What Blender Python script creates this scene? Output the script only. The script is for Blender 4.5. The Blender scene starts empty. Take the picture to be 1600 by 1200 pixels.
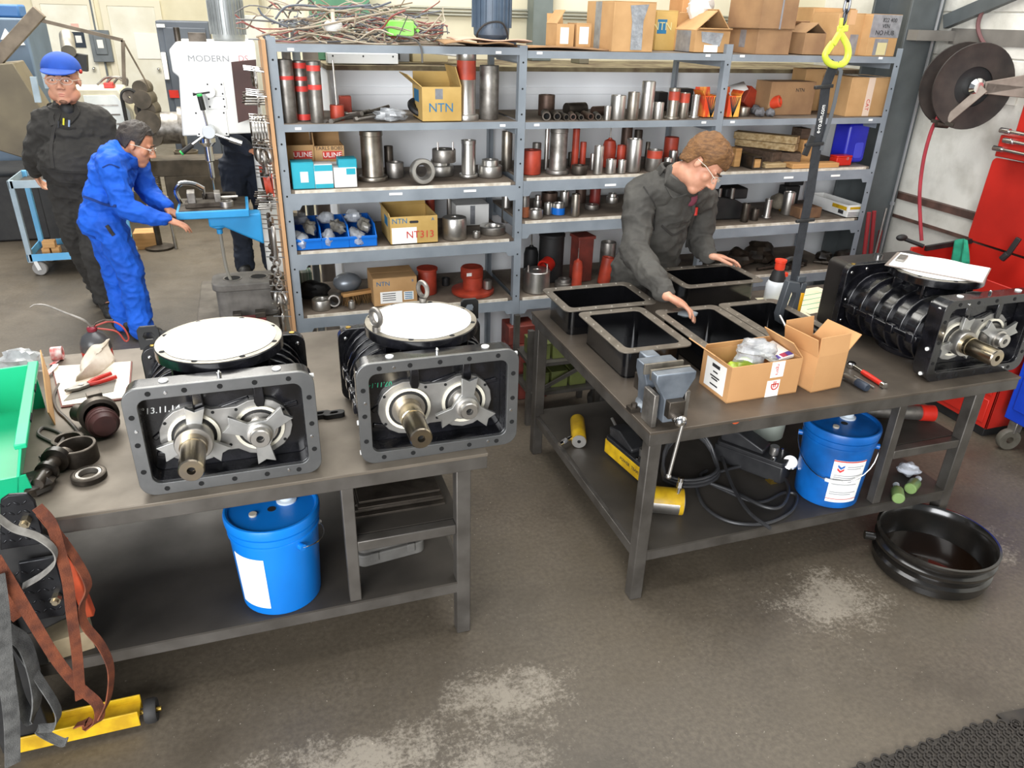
import bpy, bmesh, math, random
from mathutils import Vector, Matrix, Euler
random.seed(7)
PI = math.pi
scene = bpy.context.scene
COL = scene.collection

# ------------------------------------------------------------------ camera (fitted from the photograph's vanishing points)
F_PX, PITCH, ROLL, YAW, CAM_H = 1170.8, 0.45646, 0.02996, -0.33328, 2.10
_cp, _sp, _cy, _sy, _cr, _sr = math.cos(PITCH), math.sin(PITCH), math.cos(YAW), math.sin(YAW), math.cos(ROLL), math.sin(ROLL)
FWD = Vector((-_sy*_cp, _cy*_cp, -_sp)); _rt = Vector((_cy, _sy, 0)); _up = _rt.cross(FWD)
RGT = _rt*_cr + _up*_sr; UPV = -_rt*_sr + _up*_cr
CAM = Vector((0, 0, CAM_H))
cam_data = bpy.data.cameras.new('camera'); cam_data.sensor_width = 36.0; cam_data.lens = F_PX/1600*36.0
cam_data.clip_start = 0.05; cam_data.clip_end = 200
cam = bpy.data.objects.new('camera', cam_data); COL.objects.link(cam)
_m = Matrix((RGT, UPV, -FWD)).transposed().to_4x4(); _m.translation = CAM
cam.matrix_world = _m; scene.camera = cam

# ------------------------------------------------------------------ world, lights, exposure
scene.view_settings.view_transform = 'Standard'; scene.view_settings.look = 'None'
scene.view_settings.gamma = 1.0; scene.view_settings.use_curve_mapping = False
scene.view_settings.exposure = 0.36
world = bpy.data.worlds.new('world'); scene.world = world; world.use_nodes = True
_bg = world.node_tree.nodes['Background']; _bg.inputs[0].default_value = (0.86, 0.93, 1.0, 1); _bg.inputs[1].default_value = 0.24
def area(name, loc, target, sx, sy, power, col=(1, 1, 1)):
    l = bpy.data.lights.new(name, 'AREA'); l.shape = 'RECTANGLE'; l.size = sx; l.size_y = sy; l.energy = power; l.color = col
    o = bpy.data.objects.new(name, l); COL.objects.link(o); o.location = loc
    o.rotation_euler = (Vector(target)-Vector(loc)).to_track_quat('-Z', 'Y').to_euler(); return o
area('bay_door_daylight', (-3.4, -4.0, 2.7), (1.3, 3.4, 0.9), 5.4, 4.2, 820, (0.97, 0.98, 1.0))   # open roller door behind the camera, to the left
area('roof_skylight', (1.4, 2.9, 5.6), (1.4, 3.1, 0), 5.0, 3.6, 270, (1.0, 0.99, 0.97))            # skylight over the benches
area('roof_skylight_far', (-1.5, 9.5, 5.8), (-1.5, 9.6, 0), 6.0, 6.0, 900, (1.0, 0.97, 0.90))       # skylight over the machine bay
# ------------------------------------------------------------------ pixel helpers (1600x1200 frame): a pixel gives a ray, a touched plane the distance
def ray(x, y): return FWD + RGT*((x-800)/F_PX) - UPV*((y-600)/F_PX)
def PZ(x, y, z=0.0): d = ray(x, y); return CAM + d*((z-CAM_H)/d.z)
def PY(x, y, Y): d = ray(x, y); return CAM + d*(Y/d.y)
def PX(x, y, X): d = ray(x, y); return CAM + d*(X/d.x)

# ------------------------------------------------------------------ materials
def lin(c):
    if isinstance(c, str):
        c = c.lstrip('#'); c = [int(c[i:i+2], 16)/255 for i in (0, 2, 4)]
    return tuple((v/12.92 if v <= 0.04045 else ((v+0.055)/1.055)**2.4) for v in c[:3]) + (1.0,)
_mats = {}
def mat(name, c1, c2=None, rough=0.5, metal=0.0, scale=6.0, lo=0.35, hi=0.65, bump=0.0, bscale=60.0, detail=4.0, stretch=(1, 1, 1),
        emit=0.0, rough2=None, trans=0.0, alpha=1.0, spec=None, coat=0.0, dist=0.0):
    if name in _mats: return _mats[name]
    m = bpy.data.materials.new(name); m.use_nodes = True; nt = m.node_tree; N = nt.nodes; L = nt.links
    b = N['Principled BSDF']; b.inputs['Roughness'].default_value = rough; b.inputs['Metallic'].default_value = metal
    b.inputs['Base Color'].default_value = lin(c1)
    if spec is not None: b.inputs['Specular IOR Level'].default_value = spec
    if coat: b.inputs['Coat Weight'].default_value = coat; b.inputs['Coat Roughness'].default_value = 0.12
    if trans: b.inputs['Transmission Weight'].default_value = trans
    if alpha < 1: b.inputs['Alpha'].default_value = alpha
    if emit: b.inputs['Emission Color'].default_value = lin(c1); b.inputs['Emission Strength'].default_value = emit
    if c2 is not None or bump:
        tc = N.new('ShaderNodeTexCoord'); mp = N.new('ShaderNodeMapping'); L.new(tc.outputs['Object'], mp.inputs[0]); mp.inputs['Scale'].default_value = stretch
    if c2 is not None:
        nz = N.new('ShaderNodeTexNoise'); nz.inputs['Scale'].default_value = scale; nz.inputs['Detail'].default_value = detail; nz.inputs['Distortion'].default_value = dist
        L.new(mp.outputs[0], nz.inputs['Vector'])
        rp = N.new('ShaderNodeValToRGB'); rp.color_ramp.elements[0].position = lo; rp.color_ramp.elements[1].position = hi
        rp.color_ramp.elements[0].color = lin(c1); rp.color_ramp.elements[1].color = lin(c2)
        L.new(nz.outputs['Fac'], rp.inputs[0]); L.new(rp.outputs[0], b.inputs['Base Color'])
        if rough2 is not None:
            mr = N.new('ShaderNodeMapRange'); mr.inputs[1].default_value = lo; mr.inputs[2].default_value = hi
            mr.inputs[3].default_value = rough; mr.inputs[4].default_value = rough2
            L.new(nz.outputs['Fac'], mr.inputs[0]); L.new(mr.outputs[0], b.inputs['Roughness'])
    if bump:
        n2 = N.new('ShaderNodeTexNoise'); n2.inputs['Scale'].default_value = bscale; n2.inputs['Detail'].default_value = 3
        L.new(mp.outputs[0], n2.inputs['Vector'])
        bp = N.new('ShaderNodeBump'); bp.inputs['Strength'].default_value = bump; bp.inputs['Distance'].default_value = 0.01
        L.new(n2.outputs['Fac'], bp.inputs['Height']); L.new(bp.outputs[0], b.inputs['Normal'])
    _mats[name] = m; return m

# ------------------------------------------------------------------ mesh builder
def frame_of(d):
    d = Vector(d).normalized(); a = Vector((0, 0, 1)) if abs(d.z) < 0.9 else Vector((1, 0, 0))
    u = d.cross(a).normalized(); return u, d.cross(u).normalized(), d
class MB:
    def __init__(s, T=None): s.v = []; s.f = []; s.m = []; s.T = T; s.mi = 0
    def add(s, vs, fs, mi=None):
        o = len(s.v)
        for p in vs: s.v.append((s.T @ Vector(p)) if s.T else Vector(p))
        for f in fs: s.f.append([o+i for i in f]); s.m.append(s.mi if mi is None else mi)
        return s
    def box(s, x0, y0, z0, x1, y1, z1, mi=None):
        return s.add([(x0,y0,z0),(x1,y0,z0),(x1,y1,z0),(x0,y1,z0),(x0,y0,z1),(x1,y0,z1),(x1,y1,z1),(x0,y1,z1)],
                     [(0,3,2,1),(4,5,6,7),(0,1,5,4),(1,2,6,5),(2,3,7,6),(3,0,4,7)], mi)
    def cbox(s, c, sz, R=None, mi=None):
        T = Matrix.Translation(c) @ (R.to_4x4() if R is not None else Matrix()); h = [v/2 for v in sz]
        vs = [T @ Vector((a*h[0], b*h[1], d*h[2])) for d in (-1, 1) for a, b in ((-1,-1),(1,-1),(1,1),(-1,1))]
        return s.add(vs, [(0,3,2,1),(4,5,6,7),(0,1,5,4),(1,2,6,5),(2,3,7,6),(3,0,4,7)], mi)
    def bar(s, p0, p1, w, h, upv=(0, 0, 1), mi=None):
        p0 = Vector(p0); p1 = Vector(p1); d = (p1-p0).normalized(); u = Vector(upv); r = d.cross(u)
        if r.length < 1e-4: r = d.cross(Vector((1, 0, 0)))
        r.normalize(); u = r.cross(d); vs = []
        for p in (p0, p1):
            for a, b in ((-1,-1),(1,-1),(1,1),(-1,1)): vs.append(p + r*(a*w/2) + u*(b*h/2))
        return s.add(vs, [(0,3,2,1),(4,5,6,7),(0,1,5,4),(1,2,6,5),(2,3,7,6),(3,0,4,7)], mi)
    def prism(s, poly, z0, z1, mi=None, ax='z'):
        n = len(poly); A = {'z': lambda a, b, c: (a, b, c), 'y': lambda a, b, c: (a, c, b), 'x': lambda a, b, c: (c, a, b)}[ax]
        vs = [A(a, b, z0) for a, b in poly] + [A(a, b, z1) for a, b in poly]
        fs = [tuple(range(n-1, -1, -1)), tuple(range(n, 2*n))] + [(i, (i+1) % n, n+(i+1) % n, n+i) for i in range(n)]
        return s.add(vs, fs, mi)
    def ring(s, outer, inner, z0, z1, mi=None, ax='z'):
        n = len(outer); A = {'z': lambda a, b, c: (a, b, c), 'y': lambda a, b, c: (a, c, b), 'x': lambda a, b, c: (c, a, b)}[ax]
        vs = [A(a, b, z) for z in (z0, z1) for P in (outer, inner) for a, b in P]; fs = []
        for i in range(n):
            j = (i+1) % n
            fs += [(i, j, 2*n+j, 2*n+i), (n+j, n+i, 3*n+i, 3*n+j), (2*n+i, 2*n+j, 3*n+j, 3*n+i), (j, i, n+i, n+j)]
        return s.add(vs, fs, mi)
    def cyl(s, p0, p1, r0, r1=None, n=16, mi=None, caps=True):
        p0 = Vector(p0); p1 = Vector(p1); r1 = r0 if r1 is None else r1; u, w, d = frame_of(p1-p0); vs = []
        for p, r in ((p0, r0), (p1, r1)):
            for i in range(n): a = 2*PI*i/n; vs.append(p + u*(r*math.cos(a)) + w*(r*math.sin(a)))
        fs = [(i, (i+1) % n, n+(i+1) % n, n+i) for i in range(n)]
        if caps: fs += [tuple(range(n-1, -1, -1)), tuple(range(n, 2*n))]
        return s.add(vs, fs, mi)
    def lathe(s, prof, c=(0, 0, 0), n=24, ax=(0, 0, 1), mi=None, closed=False, a0=0.0, a1=2*PI):
        u, w, d = frame_of(ax); c = Vector(c); vs = []; k = len(prof); full = abs(a1-a0-2*PI) < 1e-6; m = n if full else n+1
        for i in range(m):
            a = a0+(a1-a0)*i/n; e = u*math.cos(a)+w*math.sin(a)
            for r, z in prof: vs.append(c + e*r + d*z)
        fs = []
        for i in range(n):
            j = (i+1) % m
            for q in range(k if closed else k-1):
                q2 = (q+1) % k
                if prof[q][0] < 1e-6 and prof[q2][0] < 1e-6: continue
                fs.append((i*k+q, j*k+q, j*k+q2, i*k+q2))
        return s.add(vs, fs, mi)
    def tube(s, pts, r, n=8, closed=False, mi=None, caps=True):
        pts = [Vector(p) for p in pts]; k = len(pts); rs = r if isinstance(r, (list, tuple)) else [r]*k; vs = []; u = None
        for i, p in enumerate(pts):
            if closed: t = pts[(i+1) % k]-pts[i-1]
            else: t = pts[min(i+1, k-1)]-pts[max(i-1, 0)]
            t.normalize()
            if u is None: u, w, _ = frame_of(t)
            else:
                u = u - t*u.dot(t)
                if u.length < 1e-6: u, w, _ = frame_of(t)
                u.normalize(); w = t.cross(u)
            for j in range(n): a = 2*PI*j/n; vs.append(p + u*(rs[i]*math.cos(a)) + w*(rs[i]*math.sin(a)))
        fs = []
        for i in range(k if closed else k-1):
            i2 = (i+1) % k
            for j in range(n): j2 = (j+1) % n; fs.append((i*n+j, i*n+j2, i2*n+j2, i2*n+j))
        if caps and not closed: fs += [tuple(range(n-1, -1, -1)), tuple(range((k-1)*n, k*n))]
        return s.add(vs, fs, mi)
    def ribbon(s, pts, w, t, side, mi=None):
        pts = [Vector(p) for p in pts]; k = len(pts); vs = []; sides = side if isinstance(side, list) else [side]*k
        for i, p in enumerate(pts):
            d = (pts[min(i+1, k-1)]-pts[max(i-1, 0)]).normalized(); r = Vector(sides[i]); r = (r-d*r.dot(d)).normalized(); nn = r.cross(d)
            for a, b in ((-1,-1),(1,-1),(1,1),(-1,1)): vs.append(p + r*(a*w/2) + nn*(b*t/2))
        fs = [(0,3,2,1), tuple(4*(k-1)+i for i in (0,1,2,3))]
        for i in range(k-1):
            for j in range(4): fs.append((4*i+j, 4*i+(j+1) % 4, 4*i+4+(j+1) % 4, 4*i+4+j))
        return s.add(vs, fs, mi)
    def torus(s, c, ax, R, r, n=24, m=8, mi=None):
        return s.lathe([(R+r*math.cos(2*PI*i/m), r*math.sin(2*PI*i/m)) for i in range(m)], c, n, ax, mi, closed=True)
    def ell(s, c, rad, n=16, m=10, R=None, mi=None):
        c = Vector(c); vs = []; fs = []
        for i in range(m+1):
            th = PI*i/m
            for j in range(n):
                ph = 2*PI*j/n; p = Vector((rad[0]*math.sin(th)*math.cos(ph), rad[1]*math.sin(th)*math.sin(ph), rad[2]*math.cos(th)))
                vs.append(c + (R @ p if R is not None else p))
        for i in range(m):
            for j in range(n): fs.append((i*n+j, (i+1)*n+j, (i+1)*n+(j+1) % n, i*n+(j+1) % n))
        return s.add(vs, fs, mi)
    def grid(s, fn, nu, nv, mi=None):
        vs = [fn(i/nu, j/nv) for i in range(nu+1) for j in range(nv+1)]; k = nv+1
        return s.add(vs, [(i*k+j, (i+1)*k+j, (i+1)*k+j+1, i*k+j+1) for i in range(nu) for j in range(nv)], mi)
    def mesh(s, name, mats, smooth=True, ang=38):
        me = bpy.data.meshes.new(name); me.from_pydata([tuple(v) for v in s.v], [], s.f)
        for m in (mats if isinstance(mats, (list, tuple)) else [mats]): me.materials.append(m)
        if any(s.m): me.polygons.foreach_set('material_index', s.m)
        bm = bmesh.new(); bm.from_mesh(me); bmesh.ops.remove_doubles(bm, verts=bm.verts, dist=1e-6); bmesh.ops.recalc_face_normals(bm, faces=bm.faces); bm.to_mesh(me); bm.free()
        if smooth:
            me.polygons.foreach_set('use_smooth', [True]*len(me.polygons)); me.set_sharp_from_angle(angle=math.radians(ang))
        me.update(); return me
def place(o, loc=(0, 0, 0), rz=0.0, rot=None, scale=None):
    o.location = loc; o.rotation_euler = rot if rot is not None else (0, 0, rz)
    if scale: o.scale = scale
def part(name, mb, mats, parent, bev=0.0, solid=0.0, sub=0, label=None, smooth=True, ang=38, seg=2, kind=None):
    o = bpy.data.objects.new(name, mb if isinstance(mb, bpy.types.Mesh) else mb.mesh(name, mats, smooth, ang)); COL.objects.link(o)
    if parent is not None: o.parent = parent
    if sub: md = o.modifiers.new('sub', 'SUBSURF'); md.levels = sub; md.render_levels = sub
    if solid: md = o.modifiers.new('solid', 'SOLIDIFY'); md.thickness = solid; md.offset = 0
    if bev: md = o.modifiers.new('bevel', 'BEVEL'); md.width = bev; md.segments = seg; md.limit_method = 'ANGLE'; md.angle_limit = math.radians(35)
    if label: o['label'] = label
    if kind: o['kind'] = kind
    return o
def tag(o, label, cat, group=None):
    o['label'] = label; o['category'] = cat
    if group: o['group'] = group
    return o
def thing(name, label, cat, loc=(0, 0, 0), rz=0.0, group=None, rot=None):
    o = bpy.data.objects.new(name, None); o.empty_display_size = 0.1; COL.objects.link(o); place(o, loc, rz, rot); return tag(o, label, cat, group)
def one(name, mb, mats, label, cat, group=None, loc=(0, 0, 0), rz=0.0, rot=None, **kw):
    o = part(name, mb, mats, None, **kw); place(o, loc, rz, rot); return tag(o, label, cat, group)
def struct(name, mb, mats, parent=None, **kw):
    o = part(name, mb, mats, parent, **kw)
    if parent is None: o['kind'] = 'structure'
    return o
def copy_tree(o, parent=None):
    c = o.copy(); COL.objects.link(c); c.parent = parent
    for ch in list(o.children): copy_tree(ch, c)
    return c
def rrect(w, h, r, n=5, cx=0.0, cy=0.0):
    out = []
    for sx, sy, a0 in ((1, 1, 0), (-1, 1, PI/2), (-1, -1, PI), (1, -1, 1.5*PI)):
        for i in range(n+1): a = a0+PI/2*i/n; out.append((cx+sx*(w/2-r)+r*math.cos(a), cy+sy*(h/2-r)+r*math.sin(a)))
    return out
def circ(r, n=24, cx=0.0, cy=0.0, a0=0.0): return [(cx+r*math.cos(a0+2*PI*i/n), cy+r*math.sin(a0+2*PI*i/n)) for i in range(n)]
def spline(ctrl, k=8):
    P = [Vector(p) for p in ctrl]; P = [2*P[0]-P[1]] + P + [2*P[-1]-P[-2]]; out = []
    for i in range(1, len(P)-2):
        a, b, c, d = P[i-1:i+3]
        for j in range(k):
            t = j/k; out.append(0.5*((2*b)+(c-a)*t+(2*a-5*b+4*c-d)*t*t+(3*b-a-3*c+d)*t**3))
    out.append(P[-2]); return out
def text(name, s, size, mt, parent, loc, rot=(PI/2, 0, 0), extr=0.0006, align='CENTER', sx=1.0, shear=0.0, spacing=1.0):
    cu = bpy.data.curves.new('t', 'FONT'); cu.body = s; cu.size = size; cu.align_x = align; cu.align_y = 'CENTER'; cu.extrude = extr; cu.shear = shear; cu.space_character = spacing; cu.resolution_u = 3
    t = bpy.data.objects.new('t', cu); COL.objects.link(t); bpy.context.view_layer.update()
    me = bpy.data.meshes.new_from_object(t.evaluated_get(bpy.context.evaluated_depsgraph_get())); bpy.data.objects.remove(t); bpy.data.curves.remove(cu)
    me.materials.clear(); me.materials.append(mt)
    o = bpy.data.objects.new(name, me); COL.objects.link(o); o.parent = parent; o.location = loc; o.rotation_euler = rot; o.scale = (sx, 1, 1); return o

# shared materials
STEEL = mat('machined_steel', '#d0cdc7', '#a5a19b', rough=0.30, metal=0.95, scale=9, rough2=0.44)
STEEL_D = mat('dull_steel', '#a09c96', '#6c6761', rough=0.40, metal=0.85, scale=14, rough2=0.55)
STEEL_O = mat('oiled_dark_steel', '#5d564e', '#39332d', rough=0.4, metal=0.8, scale=12, rough2=0.6)
CHROME = mat('chrome', '#dcdcdc', rough=0.12, metal=1.0)
BLACK_P = mat('black_gloss_paint', '#0c0c0e', '#15151a', rough=0.16, scale=20, rough2=0.3, coat=0.4)
BLACK_M = mat('matt_black', '#161617', '#242322', rough=0.6, scale=15)
RUBBER = mat('black_rubber', '#1b1b1c', '#2c2b2a', rough=0.7, scale=20)
RED_P = mat('red_oxide_paint', '#b8432c', '#8f3322', rough=0.5, scale=14)
RED_B = mat('bright_red_paint', '#c92a1c', '#a82218', rough=0.38, scale=5)
WHITE = mat('white_paint', '#e9e9e6', '#d9d9d5', rough=0.5, scale=5)
PAPER = mat('white_paper', '#f4f3ee', rough=0.85)
CARD = mat('cardboard', '#c29a6a', '#ad8658', rough=0.85, scale=5, bump=0.05)
CARD_Y = mat('yellow_cardboard', '#c9a866', '#b39250', rough=0.85, scale=5)
CARD_D = mat('dark_cardboard', '#a5825c', '#87674a', rough=0.9, scale=5)
TAPE_G = mat('silver_tape', '#9a9ca0', '#85878b', rough=0.3, scale=30, metal=0.3)
BRASS = mat('yellowed_brass', '#b99a4a', rough=0.35, metal=0.9)
BLUE_P = mat('blue_plastic', '#0f6fd0', '#0c62bd', rough=0.32, scale=4)
YELLOW = mat('yellow_paint', '#d9b21e', '#b48d1a', rough=0.42, scale=16)
WOOD = mat('pale_wood', '#c99a62', '#ad7f4b', rough=0.7, scale=3, stretch=(1, 12, 12))
INK = mat('dark_ink', '#2b2a2c', rough=0.8)
INK_B = mat('blue_ink', '#2a6f97', rough=0.8)
INK_R = mat('red_ink', '#c33a32', rough=0.8)
# ------------------------------------------------------------------ the room
def floor_material():
    m = bpy.data.materials.new('worn_concrete'); m.use_nodes = True; nt = m.node_tree; N = nt.nodes; L = nt.links; b = N['Principled BSDF']
    tc = N.new('ShaderNodeTexCoord')
    def noise(sc, det=5, dist=0.0, rough=0.55):
        n = N.new('ShaderNodeTexNoise'); n.inputs['Scale'].default_value = sc; n.inputs['Detail'].default_value = det; n.inputs['Distortion'].default_value = dist
        n.inputs['Roughness'].default_value = rough; L.new(tc.outputs['Object'], n.inputs['Vector']); return n.outputs['Fac']
    def ramp(f, stops):
        r = N.new('ShaderNodeValToRGB'); e = r.color_ramp.elements
        while len(e) < len(stops): e.new(0.5)
        for i, (p, c) in enumerate(stops): e[i].position = p; e[i].color = c if len(c) == 4 else lin(c)
        L.new(f, r.inputs[0]); return r.outputs[0]
    def math_(op, a, c):
        n = N.new('ShaderNodeMath'); n.operation = op
        for i, v in enumerate((a, c)):
            if isinstance(v, (int, float)): n.inputs[i].default_value = v
            else: L.new(v, n.inputs[i])
        n.use_clamp = True; return n.outputs[0]
    def mix(f, a, c):
        n = N.new('ShaderNodeMix'); n.data_type = 'RGBA'; L.new(f, n.inputs[0])
        for i, v in ((6, a), (7, c)):
            if isinstance(v, tuple): n.inputs[i].default_value = v
            else: L.new(v, n.inputs[i])
        return n.outputs[2]
    base = ramp(noise(1.3, 6, 0.4), [(0.3, lin('#453e35')), (0.5, lin('#544c41')), (0.7, lin('#5e5548'))])
    fine = ramp(noise(55, 4), [(0.35, lin('#4c4439')), (0.65, lin('#746a5b'))])
    col = mix(ramp(noise(4, 3), [(0.3, (0.15,)*3+(1,)), (0.8, (0.45,)*3+(1,))]), base, fine)
    # worn-through spots where the grey paint has gone: blobs by place, broken up by noise
    blobs = None
    for bx, by, rx, ry in ((0.02, 1.62, 0.62, 0.16), (0.45, 1.48, 0.35, 0.14), (-0.12, 1.36, 0.42, 0.2), (2.02, 1.80, 0.33, 0.24), (2.92, 1.93, 0.25, 0.2), (0.62, 1.72, 0.3, 0.2), (2.05, 1.05, 0.25, 0.08)):
        mp = N.new('ShaderNodeMapping'); mp.vector_type = 'TEXTURE'; mp.inputs['Location'].default_value = (bx, by, 0); mp.inputs['Scale'].default_value = (rx, ry, 1)
        L.new(tc.outputs['Object'], mp.inputs[0]); g = N.new('ShaderNodeTexGradient'); g.gradient_type = 'SPHERICAL'; L.new(mp.outputs[0], g.inputs[0])
        blobs = g.outputs['Fac'] if blobs is None else math_('MAXIMUM', blobs, g.outputs['Fac'])
    spots = math_('ADD', math_('MULTIPLY', math_('POWER', blobs, 0.6), 0.22), math_('ADD', math_('MULTIPLY', noise(60, 8, 0.0, 0.8), 0.62), math_('MULTIPLY', noise(7, 6, 0.5, 0.7), 0.42)))
    wear = ramp(spots, [(0.62, (0, 0, 0, 1)), (0.73, (1, 1, 1, 1))])
    col = mix(math_('MULTIPLY', wear, 0.55), col, lin('#aaa192'))
    specks = ramp(noise(90, 2), [(0.72, (0, 0, 0, 1)), (0.76, (1, 1, 1, 1))])
    col = mix(math_('MULTIPLY', specks, 0.5), col, lin('#c9c0b0'))
    stain = ramp(noise(2.2, 4, 0.8), [(0.56, (0, 0, 0, 1)), (0.75, (1, 1, 1, 1))])
    col = mix(math_('MULTIPLY', stain, 0.55), col, lin('#3d362c'))
    L.new(col, b.inputs['Base Color'])
    L.new(math_('ADD', math_('MULTIPLY', noise(7, 5), 0.35), 0.28), b.inputs['Roughness'])
    bp = N.new('ShaderNodeBump'); bp.inputs['Strength'].default_value = 0.12; bp.inputs['Distance'].default_value = 0.004; L.new(noise(120, 4), bp.inputs['Height']); L.new(bp.outputs[0], b.inputs['Normal'])
    return m
mb = MB(); mb.box(-9, -6, -0.12, 4.35, 17.2, 0.0); struct('floor', mb, floor_material())
WALL_C = mat('cream_wall', '#e7e0c6', '#d9d1b4', rough=0.8, scale=2)
WALL_W = mat('white_wall_board', '#eff1f2', '#e2e5e8', rough=0.6, scale=1.5)
WALL_S = mat('stained_white_wall', '#e2e0d6', '#b9b6aa', rough=0.75, scale=5, lo=0.45, hi=0.8, bump=0.25, bscale=35, detail=8)
# rear wall of the machine bay (far), right-hand wall, partition behind the shelving
mb = MB(); mb.box(-9, 17.0, 0, 0.5, 17.2, 4.5); wf = struct('wall_far', mb, WALL_C)
mb = MB(); mb.box(0.5, 5.42, 0, 4.35, 5.55, 4.2); mb.box(0.46, 5.42, 0, 0.5, 17.0, 4.5); wb = struct('wall_back', mb, WALL_C)
mb = MB(); mb.box(0.47, 4.66, 0, 4.2, 5.42, 1.80); wl = struct('wall_back_lower', mb, WALL_W)
mb = MB(); mb.box(0.45, 4.63, 1.80, 4.2, 5.42, 1.825); part('ledge', mb, mat('dusty_ledge', '#8d8264', '#5a4a38', rough=0.9, scale=9), wl)
mb = MB(); mb.box(0.47, 4.645, 1.67, 4.2, 4.66, 1.71); part('batten', mb, WALL_W, wl)
for z in (2.135, 2.115, 2.095):
    mb = MB(); mb.cyl((0.5, 5.40, z), (4.3, 5.40, z), 0.008, n=8); part('conduit', mb, mat('conduit', '#9b9a8c', rough=0.45, metal=0.5), wb)
mb = MB(); mb.box(4.35, -6, 0, 4.5, 5.5, 4.2); wr = struct('wall_right', mb, WALL_S)
# clapboards on the upper right-hand wall, planks with recessed joints
for k in range(8):
    z = 1.70+0.125*k
    mb = MB(); mb.box(4.335, 3.55, z, 4.352, 4.6, z+0.118); part('siding_board', mb, WALL_S, wr, bev=0.004)
BROWN = mat('brown_trim', '#6b4f45', '#4c3a33', rough=0.6, scale=12)
mb = MB(); mb.box(4.31, 0.5, 1.01, 4.35, 4.4, 1.055); struct('trim_1', mb, BROWN)
mb = MB(); mb.box(4.325, 0.5, 0.90, 4.35, 4.4, 1.01); struct('trim_2', mb, WALL_S)
mb = MB(); mb.box(4.318, 0.5, 0.878, 4.35, 4.4, 0.90); struct('trim_3', mb, BROWN)
# doors in the far wall
DOOR = mat('cream_door', '#eceadd', '#e0dccb', rough=0.5, scale=3)
TRIMC = mat('door_trim', '#e6dfc9', rough=0.6)
for i, (xa, xb) in enumerate(((62, 136), (166, 240))):
    a = PY(xa, 6, 16.98).x; b = PY(xb, 6, 16.98).x
    mb = MB(); mb.box(a, 16.95, 0.01, b, 16.99, 2.07); d = struct('door_%d' % (i+1), mb, DOOR, bev=0.01)
    mb = MB(); mb.box(a-0.11, 16.94, 0, a, 17, 2.18); mb.box(b, 16.94, 0, b+0.11, 17, 2.18); mb.box(a, 16.94, 2.07, b, 17, 2.18); part('door_frame', mb, TRIMC, d)
    mb = MB(); mb.ell((b-0.09, 16.9, 1.0), (0.035, 0.05, 0.035)); mb.cyl((b-0.09, 16.9, 1.0), (b-0.09, 16.96, 1.0), 0.018); part('door_knob', mb, CHROME, d)
    if i == 0:
        mb = MB(); mb.box(a+0.42, 16.93, 1.36, a+0.62, 16.95, 1.62); s_ = part('door_sign', mb, mat('sign_navy', '#26313f', rough=0.6), d); 
        mb = MB(); mb.box(a+0.47, 16.92, 1.44, a+0.57, 16.93, 1.56); part('sign_pictogram', mb, WHITE, s_)
        mb = MB(); mb.box(a+0.44, 16.93, 1.68, a+0.56, 16.95, 1.76); part('notice', mb, mat('pink_notice', '#e6b9ad', rough=0.7), d)
    else:
        mb = MB(); mb.box(a+0.38, 16.93, 1.18, a+0.78, 16.95, 1.62); part('posted_sheet', mb, PAPER, d)
# steel column at the right end of the shelving with its tie bar and knee brace
COLM = mat('column_grey_paint', '#575c5d', '#4a4f50', rough=0.42, scale=6)
t = thing('steel_column', 'dark grey steel wide-flange column between shelving and hose reel wall', 'column', (4.14, 4.2, 0))
mb = MB(); mb.box(-0.13, -0.02, 0, 0.13, 0.0, 4.2); part('flange', mb, COLM, t, bev=0.003)
mb = MB(); mb.box(-0.13, 0.30, 0, 0.13, 0.32, 4.2); part('flange', mb, COLM, t, bev=0.003)
mb = MB(); mb.box(-0.008, 0.0, 0, 0.008, 0.30, 4.2); part('web', mb, COLM, t)
mb = MB(); mb.box(-0.2, -0.1, 0, 0.2, 0.38, 0.02); part('base_plate', mb, COLM, t)
mb = MB(); mb.cyl((0.085, -0.035, 0.2), (0.085, -0.035, 3.5), 0.009, n=8); mb.cyl((0.085, -0.035, 0.98), (0.085, -0.035, 1.0), 0.016, n=8); part('conduit', mb, mat('conduit_bright', '#b9bdc0', rough=0.3, metal=0.7), t)
mb = MB(); mb.box(-0.12, -0.11, 2.03, 0.19, -0.025, 2.09); mb.bar((0.19, -0.07, 2.06), (0.2, -1.6, 2.06), 0.02, 0.09); part('tie_bar', mb, mat('tie_bar_grey', '#7e7a73', '#6d6963', rough=0.5), t)
mb = MB(); mb.bar((0.16, -0.03, 2.14), (0.185, -0.62, 2.36), 0.05, 0.08); part('knee_brace', mb, COLM, t)
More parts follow.
